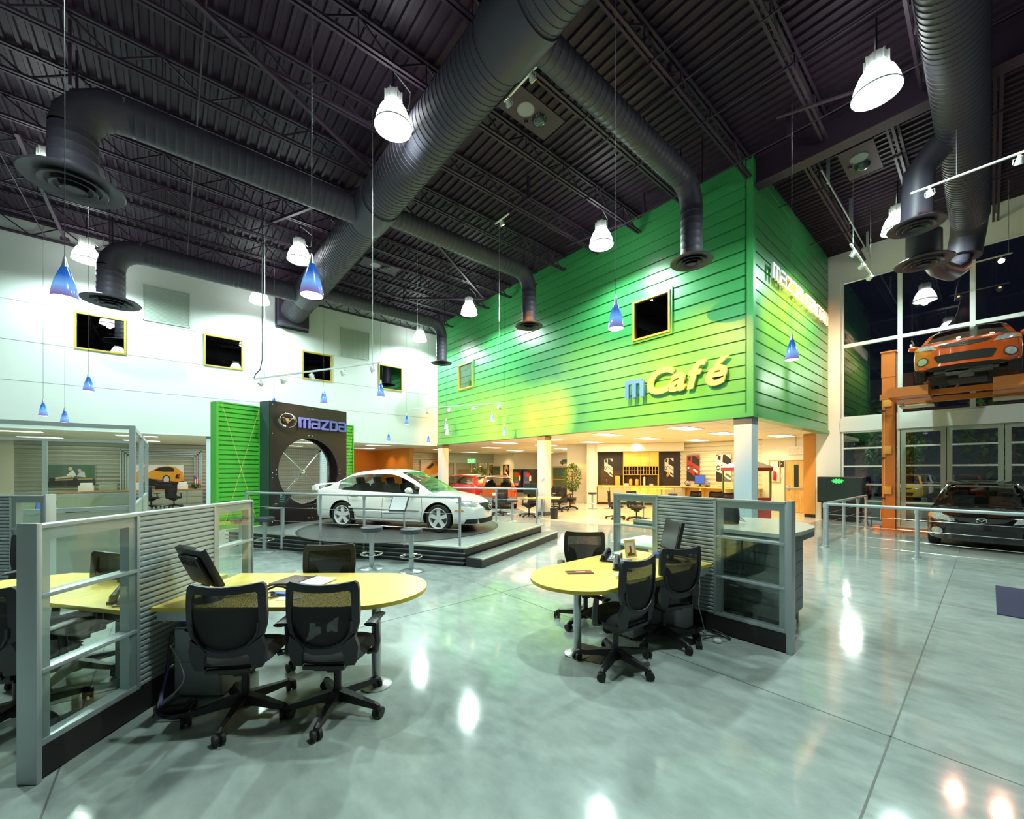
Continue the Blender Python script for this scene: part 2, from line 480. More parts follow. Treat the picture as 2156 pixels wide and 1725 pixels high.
def openings(b, u0, u1, z0, z1, holes, put):
    # wall of boxes around rectangular holes that share one z range
    if not holes: put(u0, u1, z0, z1); return
    hz0, hz1 = holes[0][2], holes[0][3]
    put(u0, u1, z0, hz0); put(u0, u1, hz1, z1)
    u = u0
    for h in sorted(holes): put(u, h[0], hz0, hz1); u = h[1]
    put(u, u1, hz0, hz1)

WW = [(-2.356, -1.155), (.92, 2.14), (4.225, 5.43), (7.53, 8.735)]
b = MB().m('white')
openings(b, -9, 10.76, 3.03, 9.3, [(a, c, 5.6, 6.79) for a, c in WW], lambda u0, u1, z0, z1: b.box(u0, u1, 18.76, 18.96, z0, z1))
b.m('postg')
for z in (4.42,): b.box(-9, 10.76, 18.757, 18.77, z - .006, z + .006)
for z in (5.62, 6.81):
    u = -9
    for a, c in WW + [(10.76, 0)]: b.box(u, a - .02, 18.757, 18.77, z - .006, z + .006); u = c + .02
struct(b.build('wall_back', smooth=0))
wn = 0
def window(axis, a, c, z0, z1, at, sgn, pane='glassd', fr='frame'):
    # framed pane, a black sheet behind it standing in for the unlit room; axis 'y' = wall at y, 'x' = wall at x
    global wn; wn += 1
    def bx(b, u0, u1, w0, w1, q0, q1):
        if axis == 'y': b.box(u0, u1, at + sgn * w0, at + sgn * w1, q0, q1)
        else: b.box(at + sgn * w0, at + sgn * w1, u0, u1, q0, q1)
    f = MB(); t = .055
    for u0, u1, q0, q1 in ((a, a + t, z0, z1), (c - t, c, z0, z1), (a + t, c - t, z0, z0 + t), (a + t, c - t, z1 - t, z1)): bx(f, u0, u1, -.03, .1, q0, q1)
    r = struct(f.build('window_%d' % wn, fr, smooth=0))
    p = MB(); bx(p, a + t, c - t, .03, .036, z0 + t, z1 - t); p.build('pane', pane, r, smooth=0)
    p = MB(); bx(p, a, c, .16, .19, z0, z1); o = p.build('dark_room_backing', 'blackm', r, smooth=0)
    return r
for a, c in WW: window('y', a, c, 5.6, 6.79, 18.76, 1)

# green siding
def siding(b, put, z0, z1, pitch=.313):
    prof = [(z0, 0)]; z = z1
    ks = []
    while z - pitch > z0: z -= pitch; ks.append(z)
    for z in reversed(ks): prof += [(z - .022, 0), (z - .014, .038), (z + .014, .038), (z + .022, 0)]
    prof.append((z1, 0))
    for (za, wa), (zb_, wb_) in zip(prof, prof[1:]): put(za, wa, zb_, wb_)
b = MB().m('green')
siding(b, lambda za, wa, zb_, wb_: b.quad((10.70 + wa, 3.85, za), (10.70 + wa, 18.76, za), (10.70 + wb_, 18.76, zb_), (10.70 + wb_, 3.85, zb_)), 3.13, 9.3)
b.box(10.745, 10.95, 3.85, 18.76, 3.13, 9.3)
b.box(10.665, 10.98, 3.70, 18.76, 3.03, 3.13)
b.box(10.655, 10.80, 3.66, 3.81, 3.0301, 9.3)
struct(b.build('wall_green_front', smooth=0))
b = MB().m('green')
siding(b, lambda za, wa, zb_, wb_: b.quad((10.8, 3.71 + wa, za), (17.82, 3.71 + wa, za), (17.82, 3.71 + wb_, zb_), (10.8, 3.71 + wb_, zb_)), 3.13, 9.3)
b.box(10.96, 17.82, 3.755, 3.95, 3.13, 9.3)
b.box(10.99, 17.84, 3.675, 3.97, 3.03, 3.13)
struct(b.build('wall_green_side', smooth=0))
window('x', 5.77, 6.957, 5.61, 6.79, 10.66, 1)
window('x', 15.45, 16.66, 5.59, 6.79, 10.66, 1, pane='glassw')
# trim caps around the green wall windows
for n, (a, c) in enumerate(((5.77, 6.957), (15.45, 16.66))):
    b = MB()
    for u0, u1, q0, q1 in ((a - .06, a, 5.54, 6.86), (c, c + .06, 5.54, 6.86), (a, c, 5.54, 5.60), (a, c, 6.80, 6.86)): b.box(10.655, 10.72, u0, u1, q0, q1)
    struct(b.build('trim_%d' % (n + 1), 'green', smooth=0))

# low tiled ceilings under the upper floor
b = MB().m('soffit').box(-9, 24.6, 18.97, 34, 3.06, 3.2).box(10.96, 24.6, 3.96, 18.969, 3.06, 3.2)
b.m('cabinet')
for k in range(10): b.box(11, 24.6, 4.9 + 1.45 * k, 4.908 + 1.45 * k, 3.0585, 3.0605)
for k in range(10): b.box(11.9 + 1.3 * k, 11.908 + 1.3 * k, 4, 18.9, 3.0585, 3.0605)
for k in range(6): b.box(-9, 24.6, 19.9 + 1.4 * k, 19.908 + 1.4 * k, 3.0585, 3.0605)
struct(b.build('ceiling_low', smooth=0))
struct(MB().box(-9, 10.66, 18.75, 18.965, 2.99, 3.029).build('trim_3', 'mullion', smooth=0))

# pier, orange column, window wall
struct(MB().box(17.85, 18.06, 3.37, 4.088, 0, 9.3).build('wall_pier', 'pier', smooth=0))
b = MB().m('ochre').box(17.84, 18.35, 4.09, 4.45, .12, 3.055).m('blk').box(17.86, 18.33, 4.11, 4.43, 0, .12)
b.m('ochre').box(17.825, 18.36, 4.085, 4.455, 2.95, 3.0).box(17.83, 18.36, 4.086, 4.454, 2.18, 2.2)
struct(b.build('wall_column_orange', smooth=0))
b = MB().m('pier').box(17.85, 18.05, -8, 3.369, 8.25, 9.3)
b.m('mullion').box(17.78, 18.02, -8, 3.369, 3.06, 3.52)
struct(b.build('wall_window_side', smooth=0))
MU = [3.34, 1.866, .33, -1.2, -2.73, -4.3]
def glazing(y0, y1, z0, z1, cross, thick=.055, fr='mullion', st=None):
    global wn; wn += 1
    st = st or thick; f = MB().m(fr)
    f.box(17.83, 17.93, y0, y0 + st, z0, z1).box(17.83, 17.93, y1 - st, y1, z0, z1)
    f.box(17.83, 17.93, y0 + st, y1 - st, z1 - thick, z1).box(17.83, 17.93, y0 + st, y1 - st, z0, z0 + thick)
    f.m('mullion')
    for z in cross: f.box(17.81, 17.93, y0 + st, y1 - st, z - .025, z + .025)
    r = struct(f.build('window_%d' % wn, smooth=0))
    MB().box(17.885, 17.893, y0 + st, y1 - st, z0 + thick, z1 - thick).build('pane', 'glassw', r, smooth=0)
    return r
for a, c in zip(MU, MU[1:]):
    glazing(c, a, 3.521, 6.02, [])
    glazing(c, a, 6.021, 8.249, [])
glazing(1.87, 3.34, 0, 3.059, [2.48, 1.86, 1.25, .7])
dn = 0
for (y0, y1) in ((.86, 1.84), (-.25, .84), (-1.35, -.27), (-2.45, -1.37), (-3.6, -2.47)):
    dn += 1; st = .11
    f = MB().m('doorfr').box(17.82, 17.9, y0, y0 + st, 0, 3.055).box(17.82, 17.9, y1 - st, y1, 0, 3.055)
    f.box(17.82, 17.9, y0 + st, y1 - st, 2.93, 3.055).box(17.82, 17.9, y0 + st, y1 - st, 0, .12)
    f.m('mullion')
    for z in (2.5, 1.88, 1.27, .7): f.box(17.81, 17.91, y0 + st, y1 - st, z - .025, z + .025)
    r = struct(f.build('door_%d' % dn, smooth=0))
    MB().box(17.86, 17.868, y0 + st, y1 - st, .12, 2.93).build('pane', 'glassw', r, smooth=0)
    h = MB().box(17.79, 17.82, y0 + .02, y0 + .07, 1.0, 1.2, .006).build('door_handle', 'alu2', r)

# room walls beyond the picture's edge
struct(MB().box(-9.2, -9, -8, 34, 0, 9.4).build('wall_left', 'farwall', smooth=0))
struct(MB().box(-9, 18, -8.2, -8, 0, 9.4).build('wall_near', 'farwall', smooth=0))

# lower rooms: back walls
def ribbed(b, p0, p1, z0, z1, pitch, dep, nrm):
    # horizontal wave siding from p0 to p1 (x, y); nrm points into the room
    n = max(2, int((z1 - z0) / pitch)); q = []
    for i in range(n):
        z = z0 + (z1 - z0) * i / n; h = (z1 - z0) / n
        q += [(z, 0), (z + h * .32, dep * .5), (z + h * .5, dep), (z + h * .78, dep), (z + h * .92, dep * .3)]
    q.append((z1, 0))
    for (za, wa), (zb_, wb_) in zip(q, q[1:]):
        b.quad((p0[0] + nrm[0] * wa, p0[1] + nrm[1] * wa, za), (p1[0] + nrm[0] * wa, p1[1] + nrm[1] * wa, za),
               (p1[0] + nrm[0] * wb_, p1[1] + nrm[1] * wb_, zb_), (p0[0] + nrm[0] * wb_, p0[1] + nrm[1] * wb_, zb_))
b = MB().m('corr'); ribbed(b, (-5.2, 27.3), (7.9, 27.3), 0, 3.06, .19, .045, (0, -1)); b.box(-5.2, 7.9, 27.32, 27.45, 0, 3.06)
b.m('cream').box(-9, -5.2, 27.2, 27.45, 0, 3.06)
struct(b.build('wall_sales_back', smooth=50, fixn=False))
# frame of a roll-up door shape on the ribbed wall
b = MB().m('colblue')
for k in range(4):
    o = .09 * k; y = 27.2 - .03 * k
    b.box(1.2 - o, 1.25 - o, y - .03, y, 0, 2.75 - o).box(-1.9 + o, -1.85 + o, y - .03, y, 0, 2.75 - o).box(-1.9 + o, 1.25 - o, y - .03, y, 2.70 - o, 2.75 - o)
struct(b.build('trim_4', 'doorfr', smooth=0))
b = MB().m('orwall').box(7.9, 11.4, 27.6, 27.8, 0, 3.06).box(10.9, 11.1, 22.7, 27.6, 0, 3.06).m('ochre').box(10.88, 11.12, 22.4, 22.7, 0, 3.06)
struct(b.build('wall_orange', smooth=0))
b = MB().m('corrw'); ribbed(b, (11.2, 28.3), (16, 28.3), 0, 3.06, .19, .045, (0, -1)); b.m('cream').box(11.1, 24.6, 28.32, 28.5, 0, 3.06)
struct(b.build('wall_far_back', smooth=50, fixn=False))
b = MB().m('doorfr').box(16.0, 20.9, 27.2, 27.35, 2.3, 3.06)
for x in (16.0, 17.0, 18.6, 19.3, 20.3): b.box(x, x + .14, 27.2, 27.3, 0, 2.3)
b.m('glassw').box(16.1, 20.8, 27.24, 27.25, .1, 2.3)
struct(b.build('window_20', smooth=0))
b = MB().m('cream').box(20.9, 21.1, 24.5, 28.3, 0, 3.06).box(21.1, 23.6, 24.6, 24.7, 0, 3.06)
struct(b.build('wall_service', smooth=0))
b = MB().m('cream').box(23.6, 23.8, 14.5, 24.6, 0, 3.06)
b.m('pier').box(18.0, 18.5, 14.6, 15.25, 0, 3.06).m('cream').box(18.5, 23.6, 14.5, 14.7, 0, 3.06).m('blk').box(17.98, 18.5, 14.59, 15.27, 0, .12)
struct(b.build('wall_lounge', smooth=0))
# slanted cafe wall, from (16.97, 13.17) to (19.45, 9.97)
CA = math.atan2(9.97 - 13.17, 19.45 - 16.97)
def cafe(u, w): # u along the slanted wall, w out into the room
    return (16.97 + u * math.cos(CA) + w * math.sin(CA), 13.17 + u * math.sin(CA) - w * math.cos(CA))
b = MB()
mt = Matrix.Translation((16.97, 13.17, 0)) @ Matrix.Rotation(CA, 4, 'Z')
b.m('blk').box(0, 1.25, 0, .15, 0, 3.05, mtx=mt).box(1.25, 4.05, 0, .15, 0, 3.05, mtx=mt)
b.m('cream').box(-1.6, 0, 0, .15, 0, 3.05, mtx=mt).box(-.55, -.05, -.6, 0, 0, 3.05, mtx=mt)
b.m('cream').box(-.05, 4.05, -.75, -.001, 2.66, 3.05, mtx=mt)
struct(b.build('wall_cafe_slanted', smooth=0))
b = MB().m('corrw'); ribbed(b, (19.45, 9.97), (19.45, 6.32), 0, 3.06, .2, .05, (-1, 0))
b.m('cream').box(19.47, 19.6, 6.32, 9.97, 0, 3.06).box(19.4, 19.6, 5.5, 6.32, 0, 3.06).box(19.4, 19.6, 4.0, 4.55, 0, 3.06).box(19.4, 19.6, 4.55, 5.5, 2.14, 3.06)
b.box(18.06, 19.6, 3.9, 4.0, 0, 3.06)
struct(b.build('wall_cafe_right', smooth=50, fixn=False))
r = struct(MB().m('doorfr').box(19.37, 19.42, 4.55, 4.58, 0, 2.14).box(19.37, 19.42, 5.47, 5.5, 0, 2.14).box(19.37, 19.42, 4.58, 5.47, 2.11, 2.14).build('door_9', smooth=0))
MB().box(19.40, 19.45, 4.58, 5.47, .01, 2.11).build('door_leaf', 'ply', r, smooth=0)
MB().box(19.392, 19.40, 5.0, 5.16, 1.0, 1.95).build('vision_pane', 'screen', r, smooth=0)
MB().box(19.33, 19.37, 4.62, 5.43, .98, 1.04, .008).box(19.36, 19.40, 5.32, 5.43, .9, 1.08, .008).build('push_bar', 'alu2', r)
# columns
def column(x0, x1, y0, y1, m1, z1=3.03):
    b = MB().m(m1).box(x0, x1, y0, y1, .14, z1 - .16).m('cedge').box(x0 - .01, x1 + .01, y0 - .01, y1 + .01, 0, .14).box(x0 - .008, x1 + .008, y0 - .008, y1 + .008, z1 - .16, z1)
    return struct(b.build('wall_column', smooth=0))
column(10.72, 11.1, 3.72, 4.12, 'colblue'); column(10.78, 11.12, 10.85, 11.25, 'colblue'); column(10.7, 11.1, 18.3, 18.7, 'colblue')
column(1.0, 1.22, 18.8, 19.05, 'colblue', 3.055); column(5.0, 5.22, 18.8, 19.05, 'colblue', 3.055)
for n, (a, c, z0, z1, y) in enumerate(((-.742, .521, 6.89, 8.13, 18.76), (5.79, 7.08, 6.87, 8.12, 18.76))):
    t = thing('wall_louvre', ['pale square louvre vent left of centre high on the white wall', 'pale square louvre vent high on the white wall above the two right-hand dark windows'][n], 'vent', ((a + c) / 2, y - .001, z0))
    w = (c - a) / 2; h = z1 - z0
    f = MB().box(-w, -w + .03, -.03, 0, 0, h).box(w - .03, w, -.03, 0, 0, h).box(-w, w, -.03, 0, 0, .03).box(-w, w, -.03, 0, h - .03, h); f.build('vent_frame', 'louvre', t, smooth=0)
    f = MB()
    for k in range(26): f.box(-w + .03, w - .03, -.02, -.004, .035 + (h - .06) * k / 26, .035 + (h - .06) * (k + .7) / 26)
    for k in range(1, 5): f.box(-w + 2 * w * k / 5 - .008, -w + 2 * w * k / 5 + .008, -.024, -.003, .03, h - .03)
    f.build('slats', 'louvre', t, smooth=0)

# ------------------------------------------------------------ roof steel
def joist(y, x0, x1, label, zt=9.235, zb_=8.79):
    t = thing('roof_joist', label, 'roof joist', ((x0 + x1) / 2, y, zb_), 0)
    L_ = (x1 - x0) / 2; h = zt - zb_
    for nm, z in (('top_chord', h), ('bottom_chord', 0)):
        MB().box(-L_, L_, -.065, -.02, z - .022, z + .022).box(-L_, L_, .02, .065, z - .022, z + .022).build(nm, 'steel', t, smooth=0)
    w = MB(); x = -L_ + .1; up = False; st = .62
    while x + st < L_:
        a, c = (h, 0) if not up else (0, h)
        w.bar((x, 0, a), (x + st, 0, c), .028, .028); 
        if up: w.bar((x + st, 0, h), (x + st, 0, 0), .018, .018)
        x += st; up = not up
    w.build('web', 'steel', t, smooth=0)
    return t
names = ['hard against the white wall', 'second from the white wall', 'third from the white wall', 'fourth from the white wall', 'fifth from the white wall', 'sixth from the white wall', 'seventh from the white wall', 'eighth from the white wall', 'ninth from the white wall', 'tenth from the white wall', 'eleventh from the white wall, ending at the green wall corner', 'twelfth from the white wall, ending on the beam', 'thirteenth from the white wall, crossing the top of the picture']
proto = joist(18.58, -8.9, 10.62, 'dark open-web steel roof joist ' + names[0]); proto['group'] = 'long roof joists'
for k in range(1, 13): dup(proto, (proto.location.x, 18.58 - 1.483 * k, 8.79), label='dark open-web steel roof joist ' + names[k])
rp = None
for k, (y, nm) in enumerate(((2.75, 'nearest the green side wall'), (1.34, 'above the lift bay'), (-.1, 'at the far right'))):
    l = 'dark steel roof joist of the right-hand bay, ' + nm
    if rp is None: rp = joist(y, 11.0, 17.8, l); rp['group'] = 'right bay roof joists'
    else: dup(rp, (rp.location.x, y, 8.79), label=l)
b = MB(); b.box(-.16, .16, -5.8, 5.8, 0, .025).box(-.16, .16, -5.8, 5.8, .66, .685).box(-.012, .012, -5.8, 5.8, .025, .66)
tag(b.build('roof_girder', 'steel', loc=(10.8, -2.15, 8.56), smooth=0), 'deep dark steel beam running from the green wall corner to the right', 'beam')
for k, (x, nm) in enumerate(((-6.2, 'far left'), (-2.9, 'left, behind the big left air outlet'), (.4, 'left of the main duct'), (6.3, 'right of the main duct'), (8.2, 'nearest the green wall'))):
    o = MB().cyl((0, -9.5, 0), (0, 9.4, 0), .014, seg=6).build('joist_bridging_rod', 'steel', loc=(x, 9.1, 8.752))
    tag(o, 'thin dark rod tying the roof joists together, ' + nm, 'rod', 'joist bridging rods')
for k, (x, nm) in enumerate(((12.4, 'nearest the corner'), (15.2, 'nearest the window wall'))):
    o = MB().cyl((0, -5.6, 0), (0, 1.9, 0), .014, seg=6).build('joist_bridging_rod', 'steel', loc=(x, 1.75, 8.752))
    tag(o, 'thin dark rod tying the right bay joists together, ' + nm, 'rod', 'joist bridging rods')
# crossed struts the pendants hang from
ST = [((3.9, 9.46), (2.2, 13.04), 'from the ridge node left over the stage'), ((3.9, 9.46), (9.7, 13.28), 'from the ridge node right towards the green wall'), ((3.9, 9.46), (-.6, 7.2), 'from the ridge node towards the upper left'), ((-2.46, 18.1), (-2.45, 13.0), 'at the far left by the air outlets'), ((7.3, 15.35), (9.75, 13.28), 'at the far end near the green wall')]
for a, c, nm in ST:
    o = MB().bar((0, 0, 0), (c[0] - a[0], c[1] - a[1], 0), .07, .07).box(-.09, .09, -.09, .09, -.06, .05).build('ceiling_strut', 'steel', loc=(a[0], a[1], 8.765 - .03 * ST.index((a, c, nm)) / 5 - .02), smooth=0)
    tag(o, 'dark steel strut under the roof joists, ' + nm, 'strut')

# ------------------------------------------------------------ ducts
def spiral(L_, r, pitch=.12, seg=40, rib=.010):
    p = []; z = 0
    while z < L_ - pitch:
        p += [(r, z + .012), (r, z + pitch - .018), (r + rib, z + pitch - .012), (r + rib, z + pitch - .002), (r, z + pitch + .004)]; z += pitch
    p += [(r, L_)]
    return p
t = thing('main_duct', 'huge dark ribbed air duct crossing the ceiling from top centre to the white wall', 'duct', (3.84, 18.7, 8.22))
b = MB(); b.lathe([(r, -z) for r, z in spiral(24, .47)], 44, axis='y'); b.build('duct_run', 'duct', t, smooth=50)
MB().box(-.62, .62, -.02, .05, -.66, .6).box(-.56, .56, -.35, -.02, -.6, .52).build('wall_collar', 'duct', t, smooth=0)
for p, q in ((-14.7, -13.9), (-9.3, -8.4), (-3.3, -2.2)): MB().lathe([(.5, p), (.5, q)], 44, axis='y').build('tee_sleeve', 'duct', t)
def diffuser(t, x, z0, R, r):
    k = R / .63
    MB().lathe([(r, .10 * k), (r * 1.05, .05), (R * .62, .0), (R * .93, -.015 * k), (R, -.05 * k), (R * .97, -.07 * k), (R * .6, -.03 * k), (r * .95, .03)], 40, (x, 0, z0), cap=False).build('outer_cone', 'duct', t)
    f = MB()
    for q, dz in ((.66, .10), (.46, .13), (.26, .155)):
        f.lathe([(R * q * .62, -dz * k + .075 * k), (R * q * .85, -dz * k + .03 * k), (R * q, -dz * k), (R * q * .97, -dz * k - .012), (R * q * .8, -dz * k + .015)], 36, (x, 0, z0), cap=(q < .3))
    f.build('inner_cones', 'duct', t)
def branch(name, label, y, x0, x1, z, r, zd, R, Re=None):
    # horizontal run from the main duct, elbow, drop and round ceiling outlet
    sg = 1 if x1 > x0 else -1; Re = Re or r * 2.1
    t = thing(name, label, 'duct', (x1, y, z), 0, 'branch ducts with round outlets')
    L_ = abs(x1 - x0) - Re
    b = MB(); b.lathe([(q, -sg * (w + Re)) for q, w in [(r, 0)] + [(a_, b_) for a_, b_ in spiral(L_, r, .14, rib=.006)]], 32, axis='x', cap=False); b.build('duct_run', 'duct', t, smooth=50)
    e = MB(); pts = []
    for i in range(5):
        a = math.radians(90 * i / 4 ); pts.append((-sg * Re * (1 - math.sin(a)), 0, -Re * (1 - math.cos(a))))
    e.tube(pts, r * 1.01, 32, cap=False)
    for i in (1, 2, 3):
        p = Vector(pts[i]); d = (Vector(pts[i + 1]) - Vector(pts[i - 1])).normalized(); e.cyl(p - d * .012, p + d * .012, r * 1.045, seg=32, cap=False)
    e.build('elbow', 'duct', t, smooth=25)
    MB().lathe([(q, -w - Re) for q, w in [(r, 0)] + spiral(z - zd - Re, r, .16, rib=.005)], 32, cap=False).build('drop', 'duct', t, smooth=50)
    diffuser(t, 0, zd - z, R, r)
    s_ = MB().box(-.02, .02, -r - .03, -r - .005, -.05, 9.2 - z).box(-.02, .02, r + .005, r + .03, -.05, 9.2 - z); s_.build('hanger_strap', 'steel', t, smooth=0)
    return t
branch('branch_duct', 'largest dark duct at the upper left turning down to a wide round outlet', 10.15, 3.84, -1.28, 8.18, .31, 6.70, .66)
branch('branch_duct', 'left-hand dark duct near the white wall turning down to a round outlet', 16.3, 3.84, -1.32, 8.18, .31, 6.62, .66)
branch('branch_duct', 'dark duct dropping to a round outlet in front of the green wall, nearest the corner', 4.40, 3.84, 9.08, 8.22, .235, 6.54, .46)
branch('branch_duct', 'dark duct dropping to a round outlet at the middle of the green wall', 9.85, 3.84, 9.05, 8.22, .235, 6.54, .46)
branch('branch_duct', 'dark duct dropping to a round outlet at the left end of the green wall', 15.8, 3.84, 9.22, 8.22, .235, 6.54, .46)
t = thing('right_duct', 'large dark ribbed duct running down from the top right corner above the lift', 'duct', (15.4, .33, 8.12))
MB().lathe([(r, -w) for r, w in spiral(10.4, .34)], 40, axis='x').build('duct_run', 'duct', t, smooth=50)
MB().tube([(-.02, 0, 0), (.22, .02, -.05), (.42, .04, -.2), (.5, .08, -.45), (.46, .12, -.8)], .33, 32).build('elbow', 'duct', t)
MB().tube([(.46, .12, -.75), (.3, .18, -1.1), (-.1, .3, -1.32), (-.8, .5, -1.36), (-2.2, .64, -1.36)], .2, 24).build('branch_pipe', 'duct', t)
MB().cyl((-2.4, .64, -1.62), (-2.4, .64, -1.05), .3, seg=30).build('outlet_drum', 'duct', t)
diffuser(t, 0, 0, .5, .3)
for o in C.objects:
    if o.parent == t and o.name.split('.')[0] in ('outer_cone', 'inner_cones'): o.location = (-2.4, .64, -1.64)
MB().tube([(-4.1, 0, 0), (-4.1, .3, -.15), (-4.1, .58, -.5), (-4.1, .62, -1.5)], .24, 28).build('front_drop', 'duct', t)
k0 = [o for o in C.objects if o.parent == t]
diffuser(t, 0, 0, .44, .24)
for o in C.objects:
    if o.parent == t and o not in k0: o.location = (-4.1, .62, -1.5)
# ------------------------------------------------------------ high-bay lamps
def highbay(label, loc):
    t = thing('high_bay_lamp', label, 'ceiling lamp', loc, 0, 'high bay lamps'); t.scale = (1.12, 1.12, 1)
    MB().lathe([(.10, .42), (.15, .40), (.21, .30), (.265, .14), (.29, .0), (.275, .0), (.25, .14), (.19, .29), (.13, .38), (.09, .40)], 32, cap=False).build('reflector', 'hbay', t)
    MB().lathe([(.295, -.012), (.30, .012), (.285, .012), (.28, -.012)], 32, cap=False).build('rim', 'mullion', t)
    b = MB().lathe([(.11, .42), (.12, .44), (.12, .62), (.10, .64)], 20)
    for k in range(8):
        a = k * PI / 4; b.box(.10, .15, -.008, .008, .44, .62, mtx=Matrix.Rotation(a, 4, 'Z'))
    b.build('ballast_housing', 'mullion', t)
    MB().tube([(0, 0, .64), (0, 0, .70), (.0, 0, 1.28)], .012, 8).build('hook', 'steel', t)
    MB().tube([(.1, 0, .6), (.22, .04, .50), (.30, .06, .56), (.33, .06, .9), (.1, .02, 1.0), (.0, 0, 1.02)], .009, 6).build('power_cord', 'alu', t)
    light('SPOT', 'lamp_light', (0, 0, -.05), (.76, 1.0, .93), LAMP_W, t, size=.11, angle=165, blend=.6).rotation_euler = (0, 0, 0)
    light('POINT', 'lamp_glow', (0, 0, .2), (.76, 1.0, .95), LAMP_W * .06, t, size=.2)
    return t
HB = [('huge glowing high-bay lamp left of the main duct at top centre', (3.10, 7.03, 8.0)),
      ('huge glowing high-bay lamp at the top right beside the right-hand duct', (8.95, 1.22, 8.0)),
      ('glowing high-bay lamp in front of the green wall above the hanging blue pendant', (9.14, 6.98, 8.0)),
      ('glowing high-bay lamp just left of the middle of the main duct', (2.92, 13.3, 8.0)),
      ('glowing high-bay lamp beside the wall end of the main duct', (2.52, 17.6, 8.0)),
      ('glowing high-bay lamp between the two smaller ducts at the green wall', (9.12, 13.47, 8.0)),
      ('smallest glowing high-bay lamp in the far corner by the green wall', (9.19, 17.8, 8.0)),
      ('glowing high-bay lamp at the left against the white wall', (-1.93, 17.4, 8.0)),
      ('high-bay lamp mostly hidden behind the biggest air outlet at the left', (-2.03, 13.1, 8.0)),
      ('high-bay lamp half hidden behind the round outlet at the right', (14.47, 1.56, 8.0))]
for l, p in HB: highbay(l, p)
for p, l in (((2.9, 1.2, 8.0), 'straight above the camera side'), ((-2.2, 7.0, 8.0), 'over the left desks')): highbay('high-bay lamp outside the picture, ' + l, p)
light('SPOT', 'lamp_light', (14.2, -3.5, 8), (.9, 1, .93), LAMP_W * .5, size=.2, angle=160)

# ------------------------------------------------------------ blue pendants
def pendant(label, x, y, z, top=9.16, w=1.0, on=1):
    t = thing('pendant_lamp', label, 'pendant lamp', (x, y, z), 0, 'blue glass pendants')
    MB().lathe([(.086*w, 0), (.090*w, .02), (.082*w, .09), (.066*w, .17), (.045*w, .25), (.026*w, .31), (.022*w, .32)], 28, cap=False).build('glass_shade', 'bluegl', t)
    MB().lathe([(.0855*w, .001), (.0855*w, .006), (.001, .012)], 24, cap=False).build('lit_opening', 'cobulb', t)
    MB().lathe([(.024*w, .31), (.022, .35), (.014, .40), (.007, .42)], 16).build('socket_cap', 'alu2', t)
    MB().cyl((0, 0, .42), (0, 0, top + .1 - z), .003, seg=6).build('hanging_cord', 'steel', t); MB().cyl((0, 0, top + .06 - z), (0, 0, top + .12 - z), .06, seg=14).build('canopy', 'steel', t)
    light('SPOT', 'lamp_light', (0, 0, -.02), (1, .78, .6), 14, t, size=.05, angle=110)
    return t
for l, x, y, z, w in [('large blue glass pendant at the far left in front of the white wall', -.83, 6.09, 3.5, 1.15),
    ('large bright blue pendant hanging in front of the main duct', 1.08, 4.4, 3.5, 1.2),
    ('blue glass pendant in front of the green wall beside its large window', 4.22, 3.0, 3.5, 1.05),
    ('blue glass pendant in front of the green side wall lettering', 7.56, 2.04, 3.5, 1.05),
    ('blue glass pendant below the leftmost dark window of the white wall', -1.41, 12.99, 3.5, 1.05),
    ('blue glass pendant hanging at the top edge of the dark stage backdrop', 2.28, 13.4, 3.5, 1.1),
    ('pale pendant under the track lights, left of the fourth white wall window', 3.09, 11.39, 3.5, 1.0),
    ('blue pendant directly under the right end of the white track', 3.86, 9.47, 3.5, 1.0),
    ('small pendant right of the backdrop beside the left end of the starry track', 6.9, 14.45, 3.5, .9),
    ('small blue pendant left on the green wall, upper of two in line', 8.9, 14.86, 3.5, 1.0),
    ('small blue pendant under the right end of the starry track', 9.41, 12.33, 3.6, 1.0),
    ('small blue pendant low at the far left above the glass cubicle', -2.37, 14.8, 3.05, .9),
    ('small blue pendant partly behind the glass cubicle top rail', -2.25, 16.5, 3.05, 1.0),
    ('smallest pendant low against the white wall above the white car', 7.45, 17.4, 3.02, .95),
    ('small pendant low beside the white and green wall corner', 9.27, 17.1, 3.02, .95),
    ('small blue pendant left on the green wall, lower of two in line', 7.91, 13.13, 3.05, .9),
    ('small blue pendant low on the green wall right of the starry track', 9.55, 11.75, 3.05, .95)]:
    pendant(l, x, y, z, w=w)

